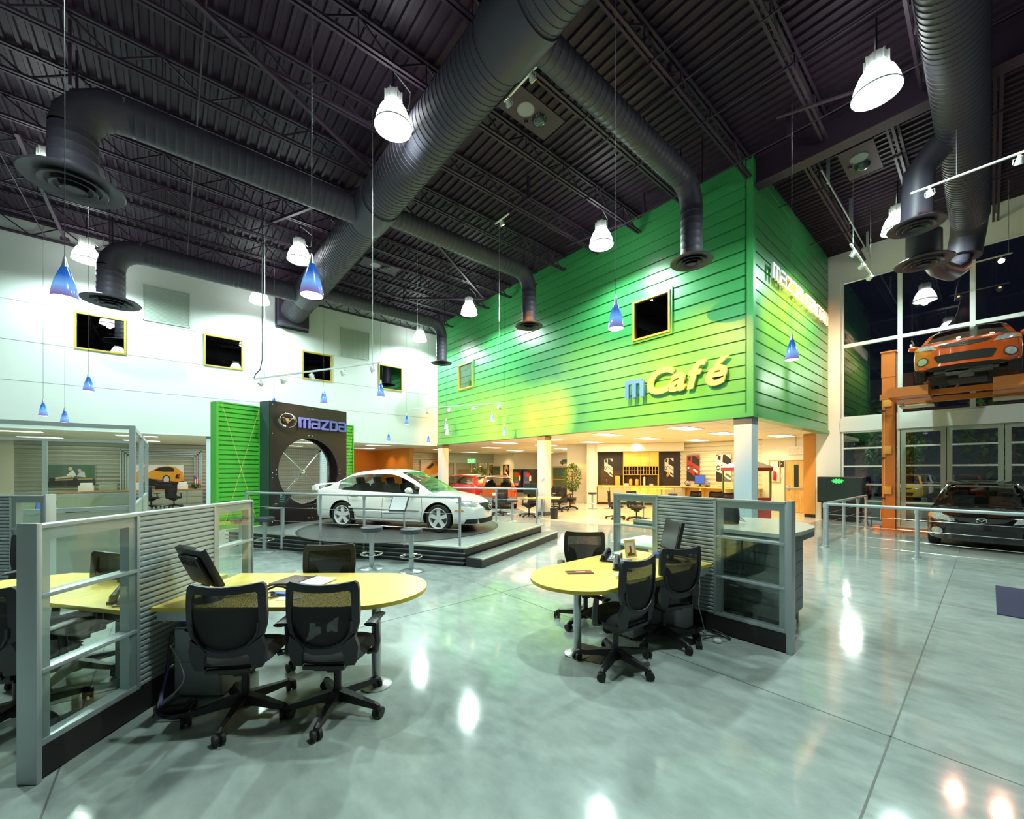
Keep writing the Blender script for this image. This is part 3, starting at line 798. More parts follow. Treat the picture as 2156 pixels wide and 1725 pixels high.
# ------------------------------------------------------------ track lights
def track(label, p0, p1, heads, aim, col, hm, body='mullion', power=SPOT_W, wires=(.1, .95), top=9.27, ang=60):
    p0, p1 = Vector(p0), Vector(p1); d = p1 - p0
    t = thing('track_light', label, 'track light', p0)
    MB().bar((0, 0, 0), d, .035, .03).build('track_bar', body, t, smooth=0)
    for q in wires: 
        w = d * q; MB().cyl(w, (w.x, w.y, top - p0.z), .005, seg=6).build('hanging_wire', 'cable', t)
    for q in heads:
        h = d * q + Vector((0, 0, -.03)); a = (Vector(aim if not isinstance(aim[0], tuple) else aim[heads.index(q)]) - (p0 + h)); a.normalize()
        c = h + Vector((0, 0, -.10))
        b = MB().cyl(h, h + Vector((0, 0, -.05)), .022, seg=10)
        s_ = a.cross(Vector((0, 0, 1))).normalized() * .07
        b.tube([h + Vector((0, 0, -.04)) + s_ * .2, h + Vector((0, 0, -.05)) + s_, c + s_, c + s_ + a * .03], .007, 6)
        b.tube([h + Vector((0, 0, -.04)) - s_ * .2, h + Vector((0, 0, -.05)) - s_, c - s_, c - s_ + a * .03], .007, 6)
        b.cyl(c - a * .07, c + a * .05, .035, .06, seg=16, cap=False)
        o = b.build('lamp_head', body, t)
        MB().cyl(c + a * .01, c + a * .045, .04, .052, seg=14).build('lamp_bulb', hm, o)
        if power: light('SPOT', 'head_light', c + a * .08, col, power, t, size=.04, angle=ang, target=c + a * 2, blend=.95)
    return t
t = track('white track with five lamp heads hung above the stage left side', (1.55, 11.63, 3.97), (3.30, 8.14, 3.97), (.06, .26, .5, .74, .95), ((3.2, 12.1, 3.2), (3.0, 12.0, 2.6), (4.0, 10.6, 1.3), (4.4, 9.6, 1.2), (4.9, 8.4, 1.0)), (1, .78, .55), 'cobulb', power=130, ang=70)
MB().tube([(0, 0, .02), (.03, 0, .12), (.12, -.06, .24), (.16, -.1, .5), (.16, -.1, 4.6)], .012, 6).build('feed_cable', 'cord', t)
track('white track of four starry halogen heads in front of the green wall', (6.0, 12.4, 3.75), (7.6, 9.35, 3.75), (.2, .45, .7, .95), ((10.7, 15.7, 3.6), (10.7, 14.8, 3.9), (10.7, 12.6, 3.9), (10.7, 10.6, 3.8)), (1, .30, .0), 'haloy', power=6000, ang=54)
track('short track with three heads beside the green side wall lettering', (11.52, 2.0, 6.75), (13.77, 1.97, 6.75), (.12, .5, .9), ((12.4, 3.7, 5.6), (13.8, 3.7, 6.2), (15.2, 3.7, 6.0)), (1, .30, .0), 'halo', power=1500, ang=85)
track('long white track with two halogen heads at the upper right', (10.65, .97, 6.95), (10.65, -.97, 6.95), (.13, .66), (12.2, .1, 4), (1, .6, .4), 'halo', power=60, wires=(.3,))
track('track with two dazzling halogen heads in front of the window wall', (16.6, .85, 7.35), (16.6, -.37, 7.35), (.17, .85), (4.0, -.3, .5), (1, .45, .3), 'halo', power=150, ang=40)
# two added tracks, not fittings of the hall, to wash the green wall warm
track('added short track with two heads above the main duct, lighting the cafe lettering', (4.75, 4.95, 8.62), (4.75, 5.85, 8.62), (.15, .85), ((10.7, 5.2, 4.2), (10.7, 6.9, 3.9)), (1, .34, .0), 'haloy', power=13000, ang=33)
track('added short track with one head lighting the middle of the green wall', (6.9, 8.3, 8.6), (6.9, 8.9, 8.6), (.5,), (10.7, 8.9, 2.8), (1, .30, .0), 'haloy', power=5400, ang=60)

# ------------------------------------------------------------ ceiling speakers and smoke heads
sp0 = None
for l, x, y, rz in (('square ceiling speaker panel right of the main duct', 5.37, 5.76, 0), ('ceiling speaker panel in the right bay below the beam', 11.84, 1.88, 0), ('far small ceiling speaker panel beyond the main duct', 5.44, 13.43, 0)):
    if sp0 is None:
        t = thing('ceiling_speaker_panel', l, 'speaker', (x, y, 8.68), 0, 'ceiling speaker panels')
        MB().box(-.62, .62, -.3, .3, 0, .03).build('plate', 'steel', t, smooth=0)
        MB().lathe([(.15, 0), (.165, -.012), (.17, 0)], 28, (-.16, 0, 0), cap=False).lathe([(.15, -.004), (.001, -.008)], 28, (-.16, 0, 0), cap=False).build('speaker_grille', 'postg', t)
        MB().lathe([(.15, 0), (.13, -.05), (.07, -.09), (.001, -.1)], 28, (.2, 0, 0), cap=False).build('camera_dome', 'screen', t)
        MB().lathe([(.04, 0), (.035, -.04), (.001, -.05)], 16, (.03, .2, 0), cap=False).build('sensor', 'steel', t)
        sp0 = t
    else: dup(sp0, (x, y, 8.68), label=l)
# unistrut rails by the lamps
for l, x, y, a in (('perforated grey strut rail beside the huge top centre lamp', 4.1, 6.3, .2), ('perforated grey strut rail by the top right lamp', 9.5, 1.9, .4), ('perforated grey strut rail by the lamp before the green wall', 9.6, 7.6, .2)):
    b = MB().box(-.9, .9, -.03, .03, 0, .03)
    for k in range(22): b.box(-.86 + k * .08, -.83 + k * .08, -.034, .034, .006, .02)
    tag(b.build('strut_rail', 'steel', loc=(x, y, 8.70), rz=PI / 2 + a, smooth=0), l, 'rail')

# ------------------------------------------------------------ sign lettering
f = lambda u, v, w: (10.64 - w, 7.06 - u, 3.90 + v)
lt = thing('cafe_lettering', 'blue m and golden italic Café lettering on the green wall', 'sign', (0, 0, 0))
wd, st = GL['m']
b = MB()
for seg in st:
    for a, c in zip(seg, seg[1:]):
        p = Vector((a[0] * .40, .03 + a[1] * .42 * 1.0)); q = Vector((c[0] * .40, .03 + c[1] * .42)); d = (q - p).normalized(); n = Vector((-d.y, d.x)) * .062; e = d * .055
        km = 1 + (km if 'km' in globals() else 0); b.prism([tuple(p - e - n), tuple(q + e - n), tuple(q + e + n), tuple(p - e + n)], -.001 * km, .08 + .0012 * km, lambda u, v, w: (10.55 - w, 7.05 - u, 3.90 + v))
b.build('letter_m', 'bluem', lt, smooth=0)
def text_mesh(txt, size, extr, off, shear, m, name, parent, mtx):
    cu = bpy.data.curves.new(name, 'FONT'); cu.body = txt; cu.size = size; cu.extrude = extr; cu.offset = off; cu.shear = shear; cu.resolution_u = 6
    o = bpy.data.objects.new(name, cu); C.objects.link(o)
    dg = bpy.context.evaluated_depsgraph_get(); me = bpy.data.meshes.new_from_object(o.evaluated_get(dg))
    C.objects.unlink(o); bpy.data.objects.remove(o)
    me.transform(mtx); me.materials.clear(); me.materials.append(M[m])
    o = bpy.data.objects.new(name, me); C.objects.link(o)
    if parent: o.parent = parent
    return o
b = MB()
for u, v in ((.07, .2), (.3, .35), (.52, .3), (.9, .1), (1.3, .3), (1.75, .25), (2.3, .3), (2.2, .5)): b.cyl((10.70, 7.03 - u, 3.93 + v), (10.56, 7.03 - u, 3.93 + v), .012, seg=6)
b.build('standoff_pins', 'green', lt)
x0s = {'C': .52, 'a': 1.25, 'f': 1.76, 'é': 2.23}
for ch in 'Café':
    # glyph x axis runs to -Y, glyph y axis up, facing -X
    mtx = Matrix.Translation((10.60, 7.05 - x0s[ch], 3.93)) @ Matrix(((0, 0, -1, 0), (-1, 0, 0, 0), (0, 1, 0, 0), (0, 0, 0, 1))) @ Matrix.Diagonal((1.12, 1, 1, 1))
    text_mesh(ch, .97, .035, .028, .25, 'gold', 'letter_' + {'C': 'c', 'a': 'a', 'f': 'f', 'é': 'e'}[ch], lt, mtx)
wt = thing('web_address_lettering', 'white block web address lettering on the yellow-lit green side wall', 'sign', (11.79, 3.62, 6.66))
ls, wdt = letters('mazdausa.com', .40, .365, .072, lambda u, v, w: (u, -w, v), .05, gap=.30)
for ch, mb in ls: mb.build('letter_' + ('dot' if ch == '.' else ch), 'letterw', wt, smooth=0)
b = MB()
for k in range(13): b.cyl((.1 + k * .38, .083, .36 if k != 9 else .04), (.1 + k * .38, -.01, .36 if k != 9 else .04), .012, seg=6)
b.build('standoff_pins', 'mullion', wt)

# ------------------------------------------------------------ cars
def lerp(a, b, t): return a + (b - a) * t
def curve(tab, x):
    if x <= tab[0][0]: return tab[0][1]
    for i, ((x0, y0), (x1, y1)) in enumerate(zip(tab, tab[1:])):
        if x <= x1:
            t = (x - x0) / (x1 - x0)
            ya = tab[i-1] if i else None; yb = tab[i+2] if i + 2 < len(tab) else None
            m0 = (y1 - ya[1]) / (x1 - ya[0]) if ya else (y1 - y0) / (x1 - x0)
            m1 = (yb[1] - y0) / (yb[0] - x0) if yb else (y1 - y0) / (x1 - x0)
            h = x1 - x0; t2, t3 = t * t, t * t * t
            return (2*t3 - 3*t2 + 1) * y0 + (t3 - 2*t2 + t) * h * m0 + (-2*t3 + 3*t2) * y1 + (t3 - t2) * h * m1
    return tab[-1][1]
def wheel(parent, x, y, r, sgn, w=.2, detail=True, name='wheel'):
    # sgn: +1 outside face towards +y
    o = bpy.data.objects.new(name, None)
    b = MB(); rr = r * .74
    b.lathe([(rr, -w * .5), (r * .93, -w * .5), (r * .985, -w * .42), (r, -w * .25), (r, w * .25), (r * .985, w * .42), (r * .93, w * .5), (rr, w * .5), (rr * .97, w * .3), (rr * .97, -w * .5)], 40, axis='y', cap=False)
    tw = b.build(name, 'rubber', parent, loc=(x, y, r))
    if detail:
        q = sgn * w * .5
        b = MB().lathe([(rr * 1.0, q), (rr * .96, q * 1.04), (rr * .90, q * .8), (rr * .88, -q * .4)], 40, axis='y', cap=False)
        b.lathe([(.065, q * .35), (.06, q * .8), (.03, q * .86), (.001, q * .86)], 20, axis='y')
        for k in range(5):
            a = 2 * PI * k / 5 + PI / 2
            m_ = Matrix.Rotation(-a, 4, 'Y')
            b.prism([(.03, -.042), (rr * .93, -.026 - .02), (rr * .93, .026 + .02), (.03, .042)], q * .5, q * .86, lambda u, v, w_, m_=m_: tuple(m_ @ Vector((u, w_, v))))
        b.build('alloy_rim', 'rim', tw, smooth=30)
        MB().lathe([(rr * .9, -q * .1), (.001, -q * .1)], 28, axis='y', cap=False).lathe([(rr * .62, q * .12), (.001, q * .12)], 28, axis='y', cap=False).build('brake_disc', 'postg', tw)
    return tw

def make_car(name, label, loc, rz, P, paint, group=None, detail=2, scale=1.0):
    t = thing(name, label, 'car', loc, rz, group)
    t.scale = (scale,) * 3
    L_, HW = P['L'], P['W'] / 2
    n = 72 if detail > 1 else 40
    xs = [-L_/2 + L_ * (i / n) for i in range(n + 1)]
    # pack extra stations near both ends
    ends = [.012, .03, .06, .1]
    xs = sorted(set([-L_/2 + e for e in ends] + [L_/2 - e for e in ends] + xs))
    belt, top, bot, wid = P['belt'], P['top'], P['bot'], P['wid']
    cab = P['cabin']       # rear and front limits of the open cabin
    rows = []
    for x in xs:
        zb_, zt, ze = curve(bot, x), curve(top, x), curve(belt, x); w = HW * curve(wid, x); h = ze - zb_
        inc = cab[0] < x < cab[1]
        pts = [(0, zb_), (w * .80, zb_), (w * .955, zb_ + .035), (w * .985, zb_ + .12 * h), (w, zb_ + .30 * h), (w * .998, zb_ + .5 * h), (w * .985, zb_ + .72 * h), (w * .965, zb_ + .88 * h), (w * .935, ze - .012)]
        if inc: pts += [(w * .90, ze), (w * .86, ze - .02), (w * .84, .34), (0, .30)]
        else: pts += [(w * .89, ze + .012), (w * .72, lerp(ze, zt, .55) + .012), (w * .38, lerp(ze, zt, .9) + .006), (0, zt)]
        rows.append(pts)
    b = MB().m(paint); V_ = []
    for x, pts in zip(xs, rows):
        bow = P.get('bow', .10)
        def bx(y, z):
            # plan rounding of nose and tail faces
            e = (abs(y) / HW) ** 2 * bow
            k = max(0, (x - (L_/2 - .5)) / .5); kr = max(0, (-x - (L_/2 - .4)) / .4)
            return x - e * k * 1.2 + e * kr
        V_.append([b.bm.verts.new((bx(y, z), y, z)) for y, z in pts] + [b.bm.verts.new((bx(y, z), -y, z)) for y, z in reversed(pts[1:-1])])
    m = len(V_[0]); half = len(rows[0])
    for i in range(len(xs) - 1):
        inc = cab[0] < (xs[i] + xs[i+1]) / 2 < cab[1]
        for k in range(m):
            kk = k if k < half - 1 else m - 1 - k
            b.m('well' if kk == 0 else ('seatc' if inc and kk >= 9 else paint))
            b._f([V_[i][k], V_[i][(k+1) % m], V_[i+1][(k+1) % m], V_[i+1][k]])
    b.m(paint)
    for ii, sg in ((0, -1), (-1, 1)):
        x_, pts = xs[ii], rows[ii]; nc = 12
        R0 = []
        for k, (y_, z_) in enumerate(pts):
            row = []
            for j in range(nc + 1):
                yy = y_ * (1 - 2 * j / nc)
                if k in (0, half - 1): row.append(V_[ii][k]); continue
                if j == 0: row.append(V_[ii][k])
                elif j == nc: row.append(V_[ii][m - k])
                else:
                    e = (abs(yy) / HW) ** 2 * P.get('bow', .10); zz = z_ if k < 9 else lerp(z_, pts[-1][1], 1 - abs(1 - 2 * j / nc))
                    row.append(b.bm.verts.new((x_ - (e * 1.2 if sg > 0 else -e), yy, zz)))
            R0.append(row)
        for k in range(len(R0) - 1):
            for j in range(nc):
                q = []
                for v_ in (R0[k][j], R0[k][j+1], R0[k+1][j+1], R0[k+1][j]):
                    if v_ not in q: q.append(v_)
                if len(q) > 2: b._f(q)
    bmesh.ops.recalc_face_normals(b.bm, faces=b.bm.faces)
    bvh = BVHTree.FromBMesh(b.bm)
    body = b.build('body', parent=t, smooth=32)
    # wheel arches
    wr = P['wr']
    if detail > 0:
        cut = MB().m('well')
        for wx in P['axles']:
            for s in (-1, 1): cut.cyl((wx, s * (HW - .34), wr + .0), (wx, s * (HW + .3), wr), wr + .055, seg=40)
        co = cut.build('cutter')
        md = body.modifiers.new('arch', 'BOOLEAN'); md.operation = 'DIFFERENCE'; md.object = co; md.solver = 'EXACT'
        co.parent = t; bpy.context.view_layer.update()
        md.material_mode = 'TRANSFER'
        dg = bpy.context.evaluated_depsgraph_get(); me = bpy.data.meshes.new_from_object(body.evaluated_get(dg))
        body.modifiers.clear(); body.data = me; bpy.data.objects.remove(co)
        me.set_sharp_from_angle(angle=math.radians(32))
    for wx in P['axles']:
        for s in (-1, 1): wheel(t, wx, s * (HW - .125), wr, s, detail=detail > 0)
    # greenhouse
    g0, g1 = P['glass']; roof = P['roof']; ng = 44
    gx = [g0 + (g1 - g0) * i / ng for i in range(ng + 1)]
    groups = {}
    R_ = []
    for x in gx:
        ze = curve(belt, x); zt0 = curve(top, x); zr = max(curve(roof, x), ze + .004); w = HW * curve(wid, x) * .90
        hgt = zr - ze; wt = w - hgt * P.get('tumble', .40)
        k = 0 if hgt < .3 else 1
        pts = [(w, ze - .01)] + [(lerp(w, wt, q) + .03 * math.sin(q * PI) * min(1, hgt * 2), ze + hgt * q) for q in (.3, .6, .84, .92)] + [(wt - .035, ze + hgt * .985), (wt - .09, ze + hgt * 1.0 + .006), (wt * .5, zr + .028 * min(1, hgt * 3) + (1 - min(1, hgt * 3)) * .0), (0, zr + .038 * min(1, hgt * 3))]
        R_.append([(x, y, z) for y, z in pts])
    A0, A1 = P['side']      # x range of side glass
    pil = P.get('pillars', [])
    H0, H1 = P['header']    # x of rear and front roof header
    def add(key, quad):
        groups.setdefault(key, []).append(quad)
    for i in range(ng):
        xm = (gx[i] + gx[i+1]) / 2
        for k in range(8):
            q = [R_[i][k], R_[i][k+1], R_[i+1][k+1], R_[i+1][k]]
            if k < 4:
                if k == 3: key = 'roof'
                elif any(a < xm < c for a, c in pil): key = 'pillar'
                elif A0 < xm < A1: key = 'side_window'
                else: key = 'roof'
            elif k < 6: key = 'roof'
            else:
                key = 'roof' if H0 < xm < H1 else ('windshield' if xm >= H1 else 'rear_window')
            for s in (1, -1):
                kk = key if key in ('roof', 'windshield', 'rear_window') else key + ('l' if s > 0 else 'r')
                add(kk, [(p[0] + (.16 * (1 - (p[1] / HW) ** 2) * max(0, min(1, (p[0] - H1) / max(.05, g1 - H1))) if k >= 5 or True else 0), s * p[1], p[2]) for p in q])
    for key, qs in groups.items():
        b = MB()
        for q in qs:
            b.quad(*q)
        nm = key.rstrip('lr') if key[-1] in 'lr' and key not in ('roof', 'rear_window') and key.startswith(('side', 'pillar')) else key
        mm = paint if nm == 'roof' else ('black' if nm == 'pillar' else 'carglass')
        b.build(nm, mm, t, smooth=40, merge=.0005)
    # cabin furniture
    if detail > 0:
        for sx in P.get('seats', [(.25, .36), (.25, -.36), (-.65, .36), (-.65, -.36)]):
            b = MB().box(sx[0] - .25, sx[0] + .28, sx[1] - .25, sx[1] + .25, .38, .56, .05)
            b.box(-.09, .09, -.24, .24, -.1, .50, .05, mtx=Matrix.Translation((sx[0] - .28, sx[1], .62)) @ Matrix.Rotation(-.28, 4, 'Y'))
            b.box(-.05, .05, -.13, .13, 0, .17, .03, mtx=Matrix.Translation((sx[0] - .42, sx[1], 1.1)) @ Matrix.Rotation(-.2, 4, 'Y'))
            b.build('car_seat', 'seatc', t)
        xd = cab[1] - .14
        MB().box(xd - .3, xd + .05, -HW * .8, HW * .8, .5, .86, .06).build('dashboard', 'seatc', t)
        MB().tube([(xd - .36 - .05 * math.sin(a), .36 + .19 * math.cos(a), .84 + .18 * math.sin(a)) for a in [2*PI*i/24 for i in range(24)]], .014, 8, closed=True).cyl((xd - .36, .36, .84), (xd - .2, .36, .78), .03).build('steering_wheel', 'black', t)
        for s in (1, -1):
            mx_, mz = P.get('mirror', (cab[1] - .32, curve(belt, cab[1] - .32) + .06))
            b = MB(); b.lathe([(.001, -.10), (.07, -.09), (.095, -.03), (.095, .04), (.06, .10), (.001, .11)], 18, axis='y')
            for v in b.bm.verts: v.co = Vector((v.co.x * .75 + mx_, v.co.y + s * (HW + .06), v.co.z * .72 + mz + .03))
            b.box(mx_ - .04, mx_ + .03, s * (HW - .08), s * (HW + .03), mz - .03, mz + .02); b.build('side_mirror', paint, t)
    # decals that hug the body
    def patch(nm, poly, axis, sgn, m_, off=.004, cuts=5, parent=t, th=.0):
        b = MB()
        vs = [b.bm.verts.new((p[0], p[1], 0)) for p in poly]; f_ = b.bm.faces.new(vs)
        bmesh.ops.triangulate(b.bm, faces=[f_])
        for _ in range(4 if axis == 'x' and detail > 0 else 2): bmesh.ops.subdivide_edges(b.bm, edges=b.bm.edges[:], cuts=1, use_grid_fill=True)
        bad = []
        for v in b.bm.verts:
            u, w = v.co.x, v.co.y
            if axis == 'x': o_, d_ = Vector((sgn * 6, u, w)), Vector((-sgn, 0, 0))
            elif axis == 'y': o_, d_ = Vector((u, sgn * 4, w)), Vector((0, -sgn, 0))
            else: o_, d_ = Vector((u, w, 5)), Vector((0, 0, -1))
            h = bvh.ray_cast(o_, d_)
            if h[0] is None: bad.append(v); continue
            nn = h[1] if h[1].dot(d_) < 0 else -h[1]
            v.co = h[0] + nn * off - d_ * off
        if bad: bmesh.ops.delete(b.bm, geom=bad, context='VERTS')
        o = b.build(nm, m_, parent, smooth=60, fixn=True)
        return o
    def seam(nm, pts, axis, sgn, m_='well', w=.008, off=.002):
        b_ = MB(); n_ = 0
        allp = []
        for a, c in zip(pts, pts[1:]):
            k = max(1, int((Vector(c) - Vector(a)).length / .05)); allp += [Vector(a).lerp(Vector(c), i / k) for i in range(k)]
        allp.append(Vector(pts[-1]))
        P3 = []
        for q in allp:
            u, z = q
            if axis == 'x': o_, d_ = Vector((sgn * 6, u, z)), Vector((-sgn, 0, 0))
            elif axis == 'y': o_, d_ = Vector((u, sgn * 4, z)), Vector((0, -sgn, 0))
            else: o_, d_ = Vector((u, z, 5)), Vector((0, 0, -1))
            h = bvh.ray_cast(o_, d_)
            if h[0] is not None: P3.append(h[0] - d_ * off)
        if len(P3) > 1: b_.tube(P3, w / 2, 5); return b_.build(nm, m_, t)
    P['deco'](t, patch, seam, HW, L_, detail)
    return t

def badge(parent, c, face, s, m='chrome'):
    # winged oval badge; face(u, v, w) -> point
    b = MB()
    b.tube([face(s * math.cos(a), s * .8 * math.sin(a), 0) for a in [2*PI*i/28 for i in range(28)]], s * .11, 8, closed=True)
    b.tube([face(s * u, s * v, 0) for u, v in ((-.93, .12), (-.7, .30), (-.4, .22), (0, -.28), (.4, .22), (.7, .30), (.93, .12))], [s * .05, s * .11, s * .12, s * .14, s * .12, s * .11, s * .05], 8)
    return b.build('badge', m, parent)

# -- sedan
def deco_sedan(t, patch, seam, HW, L_, detail):
    X = L_ / 2
    for s in (1, -1):
        patch('headlight', [(s*.50,.60),(s*.78,.63),(s*.81,.69),(s*.74,.735),(s*.46,.68),(s*.40,.63)], 'x', 1, 'lens', .006)
        patch('headlight_wrap', [(X-.52,.70),(X-.34,.64),(X-.26,.64),(X-.26,.72),(X-.44,.745)], 'y', s, 'lens', .004)
        patch('side_marker', [(X-.55,.50),(X-.33,.50),(X-.36,.535),(X-.52,.535)], 'y', s, 'amber', .004)
        patch('air_inlet', [(s*.50,.20),(s*.78,.22),(s*.76,.315),(s*.50,.315)], 'x', 1, 'well', .006)
        patch('tail_lamp', [(-X+.02,.72),(-X+.34,.80),(-X+.30,.88),(-X+.02,.86)], 'y', s, 'tail', .004)
        seam('door_seam', [(.98,.30),(1.02,.50),(.98,.86)], 'y', s)
        seam('door_seam', [(.98,.30),(-.08,.29),(-.06,.92)], 'y', s)
        seam('door_seam', [(-.08,.29),(-.80,.30),(-1.0,.56),(-1.08,.80),(-.98,.93)], 'y', s)
        patch('rub_strip', [(-1.02,.52),(.93,.50),(.93,.545),(-1.02,.565)], 'y', s, 'carw', .014)
        seam('rub_strip_edge', [(-1.02,.518),(.93,.498)], 'y', s, 'postg', .012, .008)
        patch('sill_skirt', [(-.95,.17),(.92,.17),(.92,.26),(-.95,.26)], 'y', s, 'carw', .02)
        for hx in (.12, -.86):
            o = patch('door_handle', [(hx-.11,.785),(hx+.11,.785),(hx+.09,.825),(hx-.09,.825)], 'y', s, 'chrome', .02)
    patch('grille', [(-.36,.66),(.36,.66),(.22,.50),(0,.455),(-.22,.50)], 'x', 1, 'well', .008)
    b = badge(t, None, lambda u, v, w: (X + .02, u, .585 + v), .095)
    patch('lower_intake', [(-.44,.20),(.44,.20),(.50,.315),(-.50,.315)], 'x', 1, 'well', .008)
    seam('hood_seam', [(-.60,.74),(-.42,.68),(0,.665),(.42,.68),(.60,.74)], 'x', 1)
    for s in (1, -1): seam('hood_seam', [(X-.2,s*.62),(X-.6,s*.74),(1.08,s*.78)], 'z', 1)
    seam('trunk_seam', [(-X+.06,-.6),(-X+.55,-.62),(-X+.55,.62),(-X+.06,.6)], 'z', 1)
    # boot spoiler
    b = MB()
    b.grid(lambda a, c: (-X + .02 + .17 * c, -.72 + 1.44 * a, 1.06 + .035 * math.sin(PI * c) + .01 - .05 * abs(2*a-1)**4), 24, 6)
    b.grid(lambda a, c: (-X + .02 + .17 * c, -.72 + 1.44 * a, 1.05 - .004 * c - .05 * abs(2*a-1)**4), 24, 6)
    for s in (1, -1): b.box(-X + .04, -X + .18, s * .60, s * .72, .92, 1.05, .015)
    b.build('boot_spoiler', 'carw', t, merge=.001)
    MB().box(-.25, .25, -.4, .4, 0, .012, .005, mtx=Matrix.Translation((-.25, 0, 1.455))).build('sunroof', 'screen', t)
SEDAN = dict(L=4.74, W=1.78, wr=.325, axles=(1.42, -1.255), bow=.30, cabin=(-1.35, 1.02), glass=(-1.82, 1.12), side=(-1.42, .86), header=(-.92, .24), pillars=[(-.14, -.04), (-1.12, -1.09)],
    belt=[(-2.37,.80),(-2.30,.90),(-1.9,.955),(-1.2,.945),(0,.905),(1.0,.865),(1.6,.79),(2.05,.70),(2.28,.60),(2.37,.50)],
    top=[(-2.37,.86),(-2.30,.99),(-1.9,1.03),(-1.4,1.02),(0,.95),(1.1,.935),(1.6,.865),(2.0,.775),(2.25,.68),(2.37,.56)],
    bot=[(-2.37,.36),(-2.25,.25),(-1.9,.20),(-1.2,.20),(1.2,.19),(1.9,.175),(2.25,.175),(2.37,.19)],
    wid=[(-2.37,.80),(-2.28,.88),(-2.0,.95),(-1.3,.99),(0,1.0),(1.2,.995),(1.8,.97),(2.1,.93),(2.28,.86),(2.37,.74)],
    roof=[(-1.82,1.0),(-1.45,1.19),(-1.1,1.36),(-.7,1.425),(-.2,1.445),(.2,1.40),(.6,1.21),(.9,1.03),(1.12,.90)],
    tumble=.36, deco=deco_sedan)
HD = (.542, -.841)
make_car('sedan', 'pearl white four-door sedan on the raised display stage', (4.47, 9.47, .352), math.atan2(HD[1], HD[0]), SEDAN, 'carw', scale=.955)

# -- hatchback / wagon seen from the front
def deco_hatch(t, patch, seam, HW, L_, detail):
    X = L_ / 2; m = t['paint']
    for s in (1, -1):
        patch('headlight', [(s*.42,.60),(s*.80,.665),(s*.83,.73),(s*.74,.765),(s*.50,.72)], 'x', 1, 'lens', .006)
        patch('turn_lamp', [(s*.72,.66),(s*.83,.68),(s*.84,.73),(s*.76,.75)], 'x', 1, 'amber', .010)
        patch('headlight_wrap', [(X-.5,.74),(X-.2,.66),(X-.16,.70),(X-.3,.77)], 'y', s, 'lens', .004)
        if detail > 1:
            c = patch('fog_lamp_recess', [(s*(.66+.105*math.cos(a)), .37+.10*math.sin(a)) for a in [2*PI*i/16 for i in range(16)]], 'x', 1, 'well', .008)
            patch('fog_lamp', [(s*(.66+.08*math.cos(a)), .37+.075*math.sin(a)) for a in [2*PI*i/16 for i in range(16)]], 'x', 1, 'lens', .014)
            seam('fog_lamp_rim', [(s*(.66+.085*math.cos(a)), .37+.08*math.sin(a)) for a in [2*PI*i/20 for i in range(21)]], 'x', 1, 'chrome', .018, .016)
        seam('door_seam', [(.85,.30),(.85,.88)], 'y', s); seam('door_seam', [(-.1,.30),(-.1,.9)], 'y', s)
    patch('grille', [(-.42,.70),(.42,.70),(.32,.625),(.12,.60),(-.12,.60),(-.32,.625)], 'x', 1, 'well', .008)
    badge(t, None, lambda u, v, w: (X + .015, u, .665 + v), .075)
    patch('lower_intake', [(-.40,.27),(.40,.27),(.47,.42),(.44,.455),(-.44,.455),(-.47,.42)], 'x', 1, 'well', .008)
    if detail > 1:
        for s in (1, -1): seam('hood_seam', [(X-.12,s*.5),(X-.5,s*.66),(.98,s*.70)], 'z', 1)
        MB().cyl((.98, .1, .99), (.55, .62, 1.16), .009, seg=6).cyl((1.02, -.45, .99), (.6, .05, 1.18), .009, seg=6).build('wiper', 'black', t)
HATCH = dict(L=4.25, W=1.72, wr=.31, axles=(1.30, -1.31), bow=.26, cabin=(-1.95, .98), glass=(-2.02, 1.06), side=(-1.75, .80), header=(-1.62, .22), pillars=[(-.16, -.04), (-1.02, -.94)],
    belt=[(-2.12,.85),(-2.05,.93),(-1.2,.95),(0,.915),(.95,.885),(1.5,.83),(1.85,.75),(2.04,.66),(2.125,.55)],
    top=[(-2.12,.9),(-2.05,.98),(-1.2,1.0),(0,.95),(1.0,.955),(1.5,.90),(1.85,.81),(2.04,.715),(2.125,.60)],
    bot=[(-2.12,.34),(-2.0,.22),(-1.6,.2),(1.5,.19),(1.95,.18),(2.06,.185),(2.125,.20)],
    wid=[(-2.12,.86),(-2.0,.93),(-1.3,.99),(0,1.0),(1.2,.99),(1.7,.965),(1.95,.91),(2.06,.84),(2.125,.74)],
    roof=[(-2.02,1.02),(-1.85,1.28),(-1.6,1.40),(-.8,1.45),(-.2,1.45),(.2,1.40),(.6,1.22),(.9,1.04),(1.06,.94)],
    tumble=.36, deco=deco_hatch)
def hatch(label, loc, rz, paint, detail=2, scale=1.0, group=None, name='hatchback'):
    HATCH['deco'] = lambda t, *a: (t.__setitem__('paint', paint), deco_hatch(t, *a), t.__delitem__('paint'))
    return make_car(name, label, loc, rz, HATCH, paint, group, detail, scale)
oc = hatch('bright orange hatchback raised high on the lift, its underside showing', (15.62, .38, 3.93), PI, 'caro')
